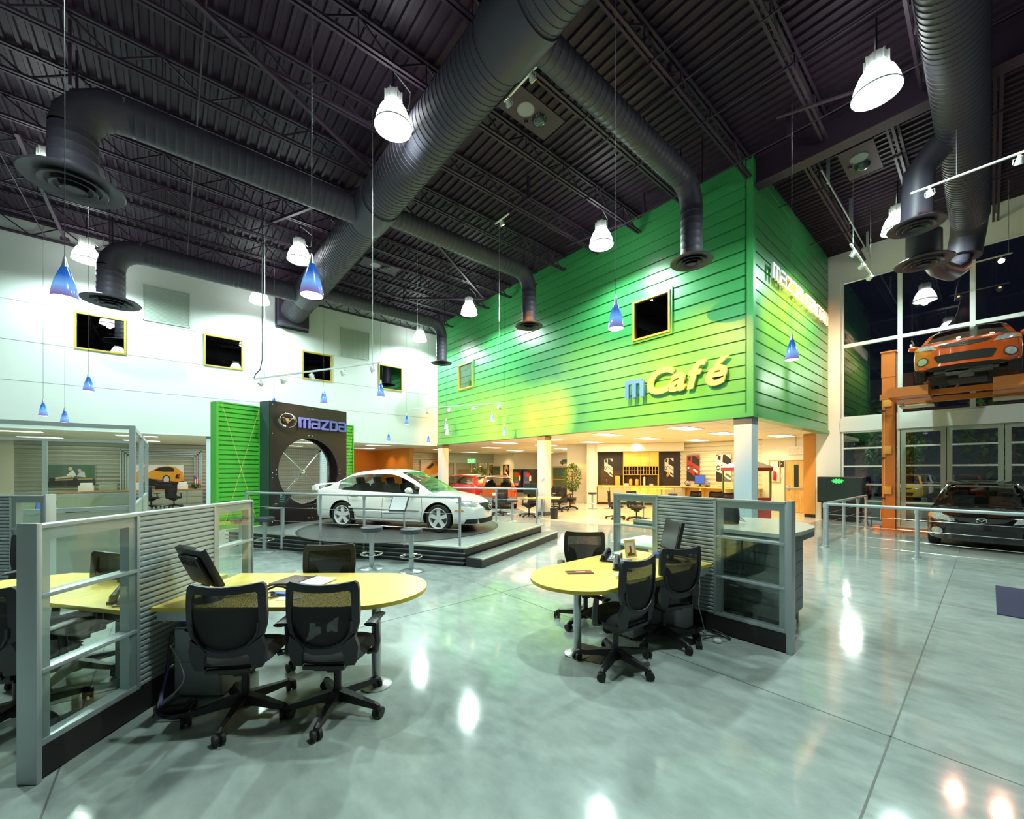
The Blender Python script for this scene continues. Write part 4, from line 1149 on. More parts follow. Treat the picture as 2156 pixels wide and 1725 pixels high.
# underbody of the raised car
b = MB().box(-.5, .5, -.34, .34, .1, .2, .02).cyl((.9, -.1, .16), (-.3, -.12, .12), .035).cyl((-.3, -.12, .12), (-1.7, -.3, .15), .03).box(-1.75, -1.3, -.45, .25, .08, .22, .03).box(1.15, 1.25, -.7, .7, .12, .17, .01)
b.build('floor_pan', 'under', oc)
b = MB().box(1.28, 1.6, -.32, .1, .08, .26, .04).cyl((1.45, .1, .2), (1.45, .42, .2), .11, seg=18).box(.7, 1.1, -.12, .14, .1, .22, .03).cyl((1.3, -.6, .25), (1.3, .6, .25), .02).box(1.5, 1.6, -.5, .5, .12, .16)
b.build('gearbox', 'under2', oc)
hatch('glossy black wagon parked nose-out under the lift behind the railing', (15.25, .12, 0), PI, 'carb')
# -- cars outside on the lot
for l, x, y, rz, p, nm in (('yellow sedan parked outside beyond the glass doors', 34.5, 3.3, PI, 'cary', 'hatchback'), ('red car parked outside right of the yellow one', 36.5, 1.0, PI, 'carr', 'hatchback'),
        ('red car parked outside at the left end of the lot', 33, 5.6, PI, 'carr', 'hatchback'), ('dark blue car parked outside next to the left-hand red one', 37.7, 5.7, PI, 'carn', 'hatchback'), ('silver car parked outside behind the black wagon', 38.8, -1.3, PI, 'cars', 'hatchback'), ('white car parked outside behind the yellow one', 39.4, 3.2, PI, 'carw', 'hatchback')):
    hatch(l, (x, y, -.02), rz, p, detail=0)
# -- orange-red pickup seen from behind at the back of the hall
def deco_suv(t, patch, seam, HW, L_, detail):
    X = L_ / 2
    for s in (1, -1): patch('tail_lamp', [(s*.70,.72),(s*.84,.72),(s*.84,1.0),(s*.72,1.0)], 'x', -1, 'tail', .006)
    patch('number_plate', [(-.26,.62),(.26,.62),(.26,.74),(-.26,.74)], 'x', -1, 'pwhite', .008)
    patch('rear_bumper', [(-.84,.36),(.84,.36),(.84,.54),(-.84,.54)], 'x', -1, 'postg', .02)
SUV = dict(L=4.3, W=1.8, wr=.36, axles=(1.32, -1.30), bow=.16, cabin=(-2.0, .9), glass=(-2.08, 1.0), side=(-1.85, .8), header=(-1.92, .3), pillars=[(-.15, -.05), (-1.1, -1.0)],
    belt=[(-2.15,.98),(-2.0,1.04),(0,1.04),(.9,1.03),(1.8,.95),(2.15,.80)], top=[(-2.15,1.0),(-2.0,1.06),(0,1.05),(.9,1.08),(1.8,1.0),(2.15,.85)],
    bot=[(-2.15,.38),(-1.9,.3),(1.9,.3),(2.15,.38)], wid=[(-2.15,.92),(-1.9,.98),(0,1),(1.7,.98),(2.0,.92),(2.15,.8)],
    roof=[(-2.08,1.1),(-1.98,1.45),(-1.8,1.62),(-1,1.68),(.1,1.66),(.5,1.45),(1.0,1.08)], tumble=.25, deco=deco_suv)
SUV2 = dict(HATCH); SUV2['deco'] = deco_suv
make_car('hatchback', 'orange-red car seen from behind at the back of the hall beyond the stage', (12.2, 15.5, 0), math.radians(52), SUV2, 'caro', detail=1)
b_ = hatch('red car whose roof just shows behind the white sedan bonnet', (12.9, 19.9, 0), math.radians(100), 'carr', detail=0)

# ------------------------------------------------------------ task chairs
FW = .6447; FS = .7645   # forward and sideways parts of the desks' angle
def yb(u, z):   # back surface: leans back and wraps forward at the sides
    return -.235 - (z - .45) * .17 + .30 * (z - .62) ** 2 * (1 if z > .62 else 0) + .9 * u * u
def make_chair(label, loc, rz, arms=True, spin=.3, group='black mesh task chairs', tint='netlo'):
    t = thing('task_chair', label, 'chair', loc, rz, group)
    outer = [(0,.985),(.09,.988),(.17,.997),(.215,1.003),(.235,.985),(.242,.94),(.245,.86),(.245,.78),(.238,.71),(.222,.65),(.20,.60),(.165,.555),(.12,.525),(.06,.512),(0,.51)]
    inner = [(0,.935),(.08,.937),(.15,.942),(.185,.943),(.196,.93),(.198,.89),(.20,.83),(.20,.77),(.195,.71),(.182,.66),(.16,.62),(.13,.585),(.09,.562),(.045,.552),(0,.55)]
    O = outer + [(-u, z) for u, z in reversed(outer[1:-1])]; I = inner + [(-u, z) for u, z in reversed(inner[1:-1])]
    f = lambda u, v, w: (u, yb(u, v) + w, v)
    MB().ring(O, I, -.014, .014, f).build('back_frame', 'cframe', t, smooth=40)
    def hw(z):
        for (u0, z0), (u1, z1) in zip(inner[4:], inner[5:]):
            if z1 <= z <= z0: return u0 + (u1 - u0) * (z0 - z) / max(1e-6, z0 - z1)
        return .19
    MB().grid(lambda a, c: (lambda z: ((2*a-1) * (hw(z) + .01), yb((2*a-1) * hw(z), z), z))(.835 + .105 * c), 10, 4).build('upper_mesh_panel', 'netup', t)
    MB().grid(lambda a, c: (lambda z: ((2*a-1) * (hw(z) + .01), yb((2*a-1) * hw(z), z), z))(.553 + .285 * c), 12, 12).build('lower_mesh_panel', tint, t)
    for s in (1, -1):
        b = MB(); b.grid(lambda a, c, s=s: (lambda r, th: (s * (.19 - r * math.cos(th) * .75), yb(.16, .72) + .025 - .01 * r, .69 + r * math.sin(th)))(.13 * a, -PI/2 + PI * c), 4, 12)
        b.build('lumbar_wing', 'black', t)
    MB().tube([(u, yb(u, z) - .022, z) for u, z in [(-.20,.74),(-.195,.68),(-.17,.63),(-.13,.59),(-.07,.565),(0,.558),(.07,.565),(.13,.59),(.17,.63),(.195,.68),(.20,.74)]], .009, 8).build('lumbar_rail', 'cframe', t)
    b = MB()
    for s in (1, -1):
        b.prism([(s*.215,.64),(s*.235,.56),(s*.225,.47),(s*.205,.425),(s*.145,.425),(s*.14,.50),(s*.12,.55),(s*.16,.60)], -.02, .016, lambda u, v, w: (u, yb(u * .7, v) + .01 + w, v))
    b.box(-.14, .14, -.24, -.21, .40, .43, .01)
    b.build('back_bracket', 'cframe', t, smooth=30)
    # seat
    def seat(a, c, z0, dz):
        x = (2*a-1); y = -.235 + .49 * c; w = .245 * (1 - .10 * abs(2*c-1) ** 4) ; r_ = (1 - .12 * abs(x) ** 4)
        e = (1 - abs(x) ** 6) * (1 - abs(2*c-1) ** 6)
        return (x * w, -.235 + .245 + (y - .01) * r_, z0 + dz * e - (.03 * max(0, c - .75) * 4 if dz > 0 else 0))
    b = MB(); b.grid(lambda a, c: seat(a, c, .455, .055), 14, 14); b.grid(lambda a, c: seat(a, c, .455, -.05), 14, 14)
    b.build('seat', 'fabric', t, smooth=60, merge=.0015)
    MB().box(-.11, .11, -.16, .14, .35, .41, .02).box(-.05, .05, -.08, .1, .30, .36, .015).build('tilt_mechanism', 'black', t)
    MB().cyl((0, 0, .12), (0, 0, .31), .026, seg=14).cyl((0, 0, .2), (0, 0, .33), .019, seg=14).cyl((0, 0, .05), (0, 0, .15), .038, .034, seg=16).build('gas_column', 'black', t)
    if arms:
        for s in (1, -1):
            b = MB(); b.tube([(s*.22, .0, .42), (s*.28, .0, .43), (s*.295, -.01, .50), (s*.285, -.02, .655)], [.02, .022, .02, .018], 10, flat=1.4)
            o = b.build('armrest', 'cframe', t)
            MB().grid(lambda a, c, s=s: (s*.28 + .045 * math.cos(2*PI*a) * (1 - .2 * c), -.13 + .25 * c, .665 + .014 * math.sin(2*PI*a) - .03 * max(0, c - .7)), 14, 8).box(s*.28 - .03, s*.28 + .03, -.125, .11, .656, .672, .006).build('arm_pad', 'cframe', o)
    for k in range(5):
        a = spin + 2 * PI * k / 5; m_ = Matrix.Rotation(a, 4, 'Z')
        b = MB()
        pts = [(.03, .120, .042, .040), (.12, .112, .036, .031), (.24, .092, .027, .024), (.325, .082, .021, .020)]
        rings = []
        for r, z, w, h in pts: rings.append([b.bm.verts.new(m_ @ Vector(p)) for p in ((r, -w, z - h), (r, w, z - h), (r, w * .7, z + h * .7), (r, -w * .7, z + h * .7))])
        for A, B_ in zip(rings, rings[1:]):
            for q in range(4): b._f([A[q], A[(q+1) % 4], B_[(q+1) % 4], B_[q]])
        b._f(rings[0][::-1]); b._f(rings[-1])
        b.tube([m_ @ Vector((.315, 0, .085)), m_ @ Vector((.34, 0, .075)), m_ @ Vector((.344, 0, .05))], .020, 10)
        o = b.build('base_arm', 'black', t, smooth=30)
        ca = a + random.uniform(-.9, .9)
        c0 = m_ @ Vector((.344, 0, .036)); d = Vector((math.cos(ca), math.sin(ca), 0)) * .03
        b = MB()
        for q in (-1, 1): b.cyl(c0 + d * q * .3, c0 + d * q, .036, seg=18)
        b.cyl(c0 - d * .3, c0 + d * .3, .02, seg=12)
        b.build('caster', 'blackm', o, smooth=30)
    return t
def LD(lat, d): return (FW * d + FS * lat, FS * d - FW * lat)
RZ = -.7011   # rotation of things squared to the left desk (local +Y points away from the camera)
c1 = make_chair('black mesh task chair nearest the camera at the left desk, closest to the grey cabinet', (.41, 3.45, 0), RZ + .14, spin=.95)
def chair(label, x, y, rz): return dup(c1, (x, y, 0), rz, label)
chair('black mesh task chair at the left desk nearest the round end, armrest towards the aisle', .93, 3.08, RZ + .02)
chair('black mesh task chair on the far side of the left desk facing the camera', 1.10, 4.06, RZ + PI + .20)
chair('black mesh task chair beside the round foot of the right desk, turned to the left', 3.05, 2.17, RZ + .66)
chair('black mesh task chair at the right desk next to the wavy partition', 3.86, 2.16, RZ + .34)
chair('black mesh task chair behind the right desk facing the camera', 3.64, 3.0, RZ + PI - .12)
chair('black task chair cut off by the left picture edge before the yellow desk', *LD(-3.42, 2.8), RZ + .1)
chair('black mesh task chair seen through the near glass pane beyond the left partition', -.62, 5.0, RZ + PI - .3)
chair('black mesh task chair at the left edge behind the first cut-off one', *LD(-5.55, 4.35), RZ + 2.9)
for l, x, y, a in [('leftmost black chair at the small round lounge table beyond the blue-grey column', 12.98, 12.5, 2.4), ('front black chair at the small round lounge table beyond the blue-grey column', 12.42, 11.64, .2), ('right-hand black chair at the small round lounge table by the potted tree', 13.5, 12.0, -1.6),
        ('black cafe chair left of the right partition, seen side-on', 12.04, 8.55, -1.9), ('black cafe chair seen through the far glass pane of the right partition', 12.25, 7.86, -2.6),
        ('black cafe chair showing above the right partition, left of the pair', 14.2, 6.9, .3), ('black cafe chair showing above the right partition, right of the pair', 14.5, 6.3, .1), ('black cafe chair beside the snack cart', 14.0, 5.75, .3),
        ('black chair at the sales desk behind the stage railing, left one', 9.7, 12.2, .3), ('black chair at the sales desk behind the stage railing, right one', 10.2, 11.1, .6),
        ('black chair in front of the sage cabinets, left of the poster of the orange car', -.7, 24.6, 0), ('black chair in front of the sage cabinets below the poster of the orange car', .1, 24.4, .2)]: chair(l, x, y, RZ + a)

# ------------------------------------------------------------ partitions
def partition(label, loc, rz, panels, H=1.44, post=True, post_w=.03, far_post=False):
    # runs along local +X from the end post
    t = thing('office_partition', label, 'partition', loc, rz)
    x = 0; T = .045
    if post: MB().box(-post_w, 0, -.06, .055, .0, H + .012, .008).build('end_post', 'alu', t, smooth=30)
    for w, kind in panels:
        if kind == 'glass':
            b = MB(); st = .06
            b.box(x, x + .012, -T, T, .19, H, .002).box(x + w - .012, x + w, -T, T, .19, H, .002)
            b.box(x + .012, x + st, -T + .012, T - .012, .19, H - .02).box(x + w - st, x + w - .012, -T + .012, T - .012, .19, H - .02)
            b.box(x, x + w, -T, T, H - .022, H, .003).box(x + st, x + w - st, -T + .012, T - .012, H - .09, H - .022)
            for z in (1.035, .61): b.box(x + .012, x + w - .012, -T - .002, T + .002, z - .012, z + .012, .003)
            b.box(x + .012, x + w - .012, -T, T, .19, .225, .003)
            o = b.build('glazed_frame', 'alu', t, smooth=30)
            MB().box(x + .012, x + w - .012, -T + .004, -T + .008, .225, H - .022).box(x + .012, x + w - .012, T - .008, T - .004, .225, H - .022).build('pane', 'glass', o, smooth=0)
        else:
            b = MB(); z0, z1 = .19, H - .022; n = 30
            for s in (1, -1):
                pr = []
                for i in range(n):
                    z = z0 + (z1 - z0) * i / n; h = (z1 - z0) / n
                    pr += [(z, .020), (z + h * .12, .032), (z + h * .35, .040), (z + h * .75, .040), (z + h * .93, .031)]
                pr.append((z1, .02))
                for (za, wa), (zb_, wb_) in zip(pr, pr[1:]): b.quad((x + .012, s * wa, za), (x + w - .012, s * wa, za), (x + w - .012, s * wb_, zb_), (x + .012, s * wb_, zb_))
            o = b.build('wavy_slat_panel', 'alu', t, smooth=50)
            MB().box(x, x + .012, -T, T, .19, H, .002).box(x + w - .012, x + w, -T, T, .19, H, .002).box(x, x + w, -T, T, H - .022, H, .003).build('slat_frame', 'alu', t)
        x += w
    MB().box(0, x, -T + .004, T - .004, .012, .19).build('base_panel', 'blk', t, smooth=0)
    if far_post: MB().box(x, x + .09, -.05, .05, 0, H + .01, .006).build('end_post', 'alu', t)
    return t
def LD(lat, d): return (FW * d + FS * lat, FS * d - FW * lat)
x, y = LD(-2.69, 2.265)
partition('long partition at the left with glass, wavy slats and a broad grey end post', (x, y, 0), math.atan2(FS, FW), [(.60, 'glass'), (.74, 'slat'), (.53, 'glass')])
partition('long partition at the right desk with two glazed panels around wavy slats', (4.505, 1.25, 0), PI / 2, [(.66, 'glass'), (.68, 'slat'), (.62, 'glass')], post_w=.05)
x, y = LD(-5.62, 4.9)
partition('grey partition in the left background with a glazed end panel', (x, y, 0), RZ + PI - .02, [(.42, 'glass'), (.8, 'slat')])

# ------------------------------------------------------------ desks
def desk(label, poly, leg, z=.74, name='desk', lbl_leg=True, supports=()):
    c = (sum(p[0] for p in poly) / len(poly), sum(p[1] for p in poly) / len(poly))
    t = thing(name, label, 'desk', (c[0], c[1], 0))
    q = [(p[0] - c[0], p[1] - c[1]) for p in poly]
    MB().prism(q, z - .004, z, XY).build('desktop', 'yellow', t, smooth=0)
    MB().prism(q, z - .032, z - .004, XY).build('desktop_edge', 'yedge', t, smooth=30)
    if leg:
        lx, ly = leg[0] - c[0], leg[1] - c[1]
        MB().cyl((lx, ly, .03), (lx, ly, z - .033), .037, seg=24).build('leg', 'alu2', t)
        MB().lathe([(.12, 0), (.122, .008), (.10, .016), (.06, .024), (.045, .04), (.04, .06)], 32, (lx, ly, 0)).build('foot_plate', 'alu2', t)
    for (x0, y0), (x1, y1) in supports: MB().bar((x0 - c[0], y0 - c[1], z - .075), (x1 - c[0], y1 - c[1], z - .075), .02, .075).build('support_bracket', 'alu', t, smooth=0)
    return t
pl = [LD(-2.64, 2.955), LD(-1.25, 2.97)] + [LD(-1.23 + .49 * math.cos(math.radians(a)), 3.46 + .485 * math.sin(math.radians(a))) for a in range(-84, 91, 6)] + [LD(-2.64, 3.94)]
desk('yellow desk at the left with a rounded end, on a steel column', pl, LD(-1.10, 3.28), supports=[(LD(-2.63, 3.0), LD(-2.35, 3.0))])
pr_ = [(4.455, 1.93), (4.455, 2.98), (3.1, 2.98)] + [(2.98 + .50 * math.cos(math.radians(a)), 2.50 + .48 * math.sin(math.radians(a))) for a in range(96, 250, 7)]
desk('yellow desk at the right with a rounded end, next to the wavy partition', pr_, (2.95, 2.53), supports=[((4.45, 1.97), (4.2, 1.97))])
pb = [LD(-2.745, 2.88), LD(-2.745, 3.9), LD(-4.3, 3.95), LD(-4.75, 3.6), LD(-4.3, 3.25)]
desk('yellow desk beyond the left partition, running out of the left picture edge', pb, LD(-4.3, 3.6))
# storage below the desks
def pedestal(label, lat0, lat1, d0, d1, h, cube=None, group=None):
    x, y = LD((lat0 + lat1) / 2, d0) if cube is None else cube[:2]
    t = thing('pedestal_cabinet', label, 'cabinet', (x, y, 0), RZ if cube is None else cube[2])
    w = (lat1 - lat0) / 2; D_ = d1 - d0
    MB().box(-w, w, .012, D_, .02, h, .006).build('body', 'pgrey', t)
    for k in range(2): 
        o = MB().box(-w + .008, w - .008, 0, .012, .03 + k * (h - .04) / 2, .025 + (k + 1) * (h - .04) / 2, .004).build('drawer', 'pgrey', t)
    for sx in (-w + .03, w - .03): MB().cyl((sx, .05, 0), (sx, .05, .02), .015, seg=8).cyl((sx, D_ - .04, 0), (sx, D_ - .04, .02), .015, seg=8).build('glide', 'black', t)
    return t
pedestal('tall grey cabinet under the left desk, a bright box on top', -2.58, -2.22, 3.08, 3.55, .545)
pedestal('grey cabinet under the right desk behind the second chair', 0, .4, 0, .45, .55, cube=(4.22, 2.12, 0))
pedestal('low grey cabinet under the right desk nearer the round foot', 0, .36, 0, .4, .44, cube=(3.78, 2.34, 0))
pedestal('dark grey cabinet seen through the near glass of the left partition', -3.3, -2.85, 3.35, 3.9, .5)
x, y = LD(-2.42, 3.12)
b = MB().m('purple').box(-.14, -.06, 0, .3, 0, .04).m('leafy').box(-.06, .06, 0, .3, 0, .04).m('pwhite').box(.06, .15, 0, .3, 0, .04).m('leaf').box(-.04, .04, -.001, 0, .012, .03).m('black').box(.07, .09, -.001, 0, .01, .032).box(.1, .14, -.001, 0, .014, .026)
tag(b.build('carton', loc=(x, y, .546), rz=RZ, smooth=0), 'violet, green and white carton lying on the tall grey cabinet', 'box')
# power supplies, cables
x, y = LD(-2.42, 2.93)
tag(MB().box(-.1, .1, -.05, .05, 0, .045, .005).box(-.05, .06, -.03, .03, .045, .075, .004).build('power_adapter', 'black', loc=(x, y, 0.001), rz=RZ + .2), 'black power adapter on the floor before the tall grey cabinet', 'adapter')
P0 = LD(-2.5, 3.02)
def wire(label, pts, r, m, name='cable', cat='cable'):
    c = pts[0]; o = MB().tube([(p[0] - c[0], p[1] - c[1], p[2]) for p in smoothp(pts)], r, 6).build(name, m, loc=(c[0], c[1], 0)); return tag(o, label, cat)
def smoothp(pts, k=6):
    pts = [Vector(p) for p in pts]; out = []
    for i in range(len(pts) - 1):
        p0, p1, p2, p3 = pts[max(i-1, 0)], pts[i], pts[i+1], pts[min(i+2, len(pts)-1)]
        for j in range(k):
            t = j / k; out.append(.5 * ((2*p1) + (p2-p0)*t + (2*p0-5*p1+4*p2-p3)*t*t + (3*p1-p0-3*p2+p3)*t**3))
    return out + [pts[-1]]
L3 = lambda lat, d, z: (*LD(lat, d), z)
wire('violet cable bundle looping from the partition foot to the floor by the grey cabinet', [L3(-2.60, 3.08, .30), L3(-2.59, 3.02, .18), L3(-2.56, 2.95, .06), L3(-2.48, 2.86, .012), L3(-2.3, 2.86, .01), L3(-2.1, 2.98, .01)], .009, 'purple')
wire('black cable bundle with ties beside the violet one', [L3(-2.61, 3.10, .5), L3(-2.60, 3.05, .25), L3(-2.58, 2.97, .09), L3(-2.52, 2.88, .015), L3(-2.35, 2.83, .012), L3(-2.22, 2.9, .012)], .011, 'cord')
wire('thin grey cable in front of the tall grey cabinet', [L3(-2.59, 3.06, .42), L3(-2.5, 3.04, .3), L3(-2.47, 3.03, .15), L3(-2.55, 2.9, .02), L3(-2.48, 2.8, .008), L3(-2.3, 2.81, .008)], .005, 'cable')
for k in range(3):
    wire(['black looped cable on the floor at the foot of the right partition', 'second black looped cable by the right partition foot, behind the first', 'pale cable hanging in front of the cabinet under the right desk'][k],
         [[(4.2, 2.0, .012), (4.3, 1.85, .03), (4.40, 1.8, .012), (4.42, 1.95, .012), (4.33, 2.02, .05), (4.25, 1.9, .02)], [(4.15, 1.9, .015), (4.24, 1.78, .06), (4.36, 1.72, .015), (4.43, 1.76, .01), (4.40, 1.9, .05)], [(4.22, 1.97, .70), (4.27, 1.98, .5), (4.2, 1.96, .35), (4.28, 1.97, .2), (4.3, 1.93, .01)]][k], .007 if k < 2 else .004, 'cord' if k < 2 else 'cable')
b = MB().box(-.16, .16, -.03, .03, 0, .04, .005).m('paper')
for k in range(4): b.box(-.12 + k * .07, -.09 + k * .07, -.012, .012, .04, .048)
b.mats = ['black', 'paper']
tag(b.build('power_strip', loc=(4.06, 1.90, .001), rz=.5), 'black power strip with plugs on the floor under the right desk', 'power strip')
tag(MB().lathe([(.001, 0), (.035, .004), (.04, .02), (.03, .035), (.001, .038)], 18).build('plug_adapter', 'paper', loc=(4.22, 1.78, .001)), 'white plug adapter on the floor beside the power strip', 'adapter')
tag(MB().box(-.17, .17, -.17, .17, 0, .004).build('floor_box_cover', 'blk', loc=(3.04, 2.47, .0015), rz=.35, smooth=0), 'dark square floor cover under the foot of the right desk', 'floor cover')

# ------------------------------------------------------------ things on the desks
def monitor(label, x, y, z, rz, back=False, tilt=.18, w=.38, h=.31, scr='screen', name='monitor'):
    t = thing(name, label, 'monitor', (x, y, z), rz)
    m_ = Matrix.Translation((0, -.01, .12)) @ Matrix.Rotation(-tilt, 4, 'X')
    b = MB().box(-w/2, w/2, -.02, .02, 0, h, .008, mtx=m_)
    b.box(-w*.36, w*.36, .02, .05, h * .1, h * .85, .02, mtx=m_)
    for k in range(5): b.box(-w*.28, w*.28, .05, .054, h * (.62 + .04 * k), h * (.635 + .04 * k), mtx=m_)
    b.build('casing', 'black', t)
    MB().box(-w/2 + .02, w/2 - .02, -.024, -.02, .025, h - .02, mtx=m_).build('screen', scr, t, smooth=0)
    b = MB().lathe([(.001, .018), (.08, .014), (.11, .002), (.112, 0), (.001, 0)], 24); b.box(-.03, .03, .0, .035, .01, .2, .01)
    b.build('stand', 'black', t)
    return t
x, y = LD(-2.36, 3.14); monitor('black flat monitor tilted back on the left desk, seen from behind', x, y, .741, RZ + PI - .5, tilt=.42, w=.40, h=.33)
monitor('black flat monitor on the right desk, seen from its thin edge', 4.20, 2.28, .741, -2.2, tilt=.22, w=.38, h=.33)
x, y = LD(-2.95, 3.55); monitor('black monitor on the desk beyond the left partition', x, y, .741, RZ + .5, w=.38, h=.3)
monitor('small monitor with a landscape picture in the left background', -1.9, 12.0, .741, RZ + .1, w=.34, h=.27, scr='screenb')
def phone(label, x, y, z, rz):
    t = thing('desk_phone', label, 'telephone', (x, y, z), rz)
    b = MB(); b.prism([(-.11, 0), (.11, 0), (.11, .075), (.09, .082), (-.11, .018)], -.095, .095, lambda u, v, w: (w, u, v)); b.build('base', 'black', t)
    m_ = Matrix.Translation((0, 0, .02)) @ Matrix.Rotation(.29, 4, 'X')
    b = MB()
    for i in range(3):
        for j in range(4): b.box(.0 + i * .028, .02 + i * .028, -.07 + j * .026, -.052 + j * .026, .028, .036, .002, mtx=m_)
    b.build('keypad', 'paper', t)
    MB().box(0, .08, .05, .095, .028, .034, mtx=m_).build('display', 'screen', t, smooth=0)
    b = MB().tube([m_ @ Vector(p) for p in ((-.055, -.11, .03), (-.055, -.09, .06), (-.055, -.03, .072), (-.055, .03, .072), (-.055, .09, .06), (-.055, .11, .03))], [.024, .026, .018, .018, .026, .024], 12)
    b.build('handset', 'black', t)
    return t
phone('black desk phone standing on the right desk beside the framed picture', 3.74, 2.72, .741, -1.25)
phone('black desk phone in front on the right desk, half behind a chair back', 3.52, 2.42, .741, -1.0)
x, y = LD(-2.98, 3.15); phone('black desk phone on the desk beyond the left partition', x, y, .741, RZ + .4)
t = thing('picture_frame', 'small gold picture frame leaning beside the right desk monitor', 'picture frame', (3.98, 2.62, .741), RZ + .45)
m_ = Matrix.Translation((0, 0, .015)) @ Matrix.Rotation(-.2, 4, 'X')
o = MB().box(-.075, -.058, -.008, .008, 0, .2, mtx=m_).box(.058, .075, -.008, .008, 0, .2, mtx=m_).box(-.058, .058, -.008, .008, 0, .017, mtx=m_).box(-.058, .058, -.008, .008, .183, .2, mtx=m_).box(-.07, .07, -.04, .07, -.014, 0).build('frame', 'gold', t, smooth=0)
b = MB().m('pwhite').box(-.058, .058, -.002, .002, .017, .183, mtx=m_).m('pred').box(-.012, .014, -.005, -.002, .05, .13, mtx=m_).box(-.03, -.005, -.005, -.002, .03, .06, mtx=m_).m('leaf').box(-.05, .05, -.005, -.002, .018, .045, mtx=m_); b.build('picture', parent=t, smooth=0)
x, y = LD(-1.86, 3.62)
t = thing('open_folder', 'open brown leather folder with white paper on the left desk', 'folder', (x, y, .741), RZ - .25)
MB().box(-.24, -.005, -.15, .15, 0, .012, .004).build('cover', 'brown', t); MB().box(.0, .23, -.15, .15, .004, .012).box(0, .22, -.145, .145, .012, .016).build('paper_pad', 'paper', t, smooth=0)
MB().cyl((0, -.155, .012), (0, .155, .012), .011, seg=10).build('spine', 'black', t)
x, y = LD(-1.86, 3.24)
tag(MB().box(-.06, .06, -.03, .03, 0, .025, .003).build('card_box', 'blue', loc=(x, y, .741), rz=RZ - .1), 'small blue card box on the left desk', 'box')
x, y = LD(-1.74, 3.17)
tag(MB().box(-.09, .09, -.045, .045, 0, .002).build('paper_sheet', 'paper', loc=(x, y, .741), rz=RZ + .3, smooth=0), 'white slip of paper beside the blue card box on the left desk', 'paper')
x, y = LD(-1.92, 3.2)
wire('black phone cord curled on the left desk by the blue box', [(x, y - .07, .75), (x + .04, y - .03, .765), (x + .02, y + .03, .77), (x - .03, y + .01, .76), (x - .02, y - .05, .75), (x + .05, y - .04, .75)], .006, 'cord', 'cord', 'cord')
x, y = LD(-2.22, 3.2)
t = thing('bubble_pack', 'crumpled clear plastic pack on the left desk behind the first chair', 'packaging', (x, y, .741), RZ)
b = MB(); b.lathe([(.001, 0), (.06, .004), (.075, .03), (.05, .055), (.02, .06), (.001, .058)], 14)
for v in b.bm.verts: v.co += Vector((random.uniform(-1, 1), random.uniform(-1, 1), random.uniform(0, 1))) * .01; v.co.x *= 1.3
b.build('shell', 'glass', t)
x, y = LD(-2.06, 3.27)
t = thing('desk_gadget', 'black and red gadget on the left desk behind the first chair', 'gadget', (x, y, .741), RZ + .3)
MB().tube([(-.08, 0, .03), (-.04, .01, .06), (.02, 0, .07), (.07, -.01, .045)], [.02, .026, .024, .014], 10).build('body', 'black', t); MB().box(-.01, .03, -.028, -.018, .045, .068, .003).build('red_button', 'red', t)
MB().tube([(.07, 0, .03), (.13, .02, .05), (.19, .01, .04), (.25, -.02, .012)], .01, 8).build('grip', 'black', t)
x, y = LD(-1.96, 3.3)
wire('black cable arching over the left desk behind the first chair', [(x - .1, y, .77), (x, y + .03, .80), (x + .12, y, .79), (x + .2, y - .05, .752)], .009, 'cord', 'cord', 'cord')
t = thing('brochure', 'red and black brochure lying near the round end of the right desk', 'brochure', (3.06, 2.60, .741), RZ + .1)
MB().box(-.13, .13, -.06, .06, 0, .004).build('cover', 'pred', t, smooth=0); b = MB().m('pdark').box(-.13, .13, -.06, -.03, .004, .005).box(-.12, -.04, .02, .05, .004, .005).m('psil').box(-.03, .06, -.01, .02, .004, .0052); b.build('cover_print', parent=t, smooth=0)
tag(MB().lathe([(.001, 0), (.05, .0), (.055, .03), (.04, .05), (.001, .055)], 20).build('white_bowl', 'paper', loc=(3.20, 2.22, .741)), 'white rounded object on the right desk behind the sideways chair', 'dish')
t = thing('brochure_stand', 'blue and gold trinket holder on the right desk against the partition', 'holder', (4.30, 2.13, .741), 0)
MB().box(-.03, .03, -.02, .02, 0, .012).box(-.02, .02, .005, .012, .01, .13, mtx=Matrix.Rotation(.12, 4, 'X')).build('back', 'blue', t); MB().lathe([(.02, .012), (.022, .03), (.012, .05), (.001, .055)], 14, (-.012, -.01, 0)).build('gold_figure', 'gold', t)
tag(MB().box(-.06, .06, -.06, .06, 0, .05, .01).build('blue_box', 'blue', loc=(4.28, 2.46, .741), rz=.4), 'blue box behind the monitor on the right desk', 'box')
x, y = LD(-2.86, 3.02)
t = thing('card_holder', 'speckled stone card holder on the desk behind the near glass', 'card holder', (x, y, .741), RZ + .5)
MB().box(-.09, .09, -.03, .03, 0, .012, .002).build('foot', 'speck', t); MB().prism([(-.07, .012), (.07, .012), (.06, .05), (.03, .075), (-.03, .075), (-.06, .05)], -.012, .012, XZ(0)).build('card_slab', 'speck', t)
x, y = (-2.6, 11.9)
tag(MB().box(-.3, .3, -.2, .2, 0, .03, .003).box(-.25, .2, -.15, .15, .03, .05).build('paper_stack', 'paper', loc=(x, y, .741), rz=RZ + .2, smooth=0), 'stack of papers on the yellow desk inside the glass cubicle', 'papers')

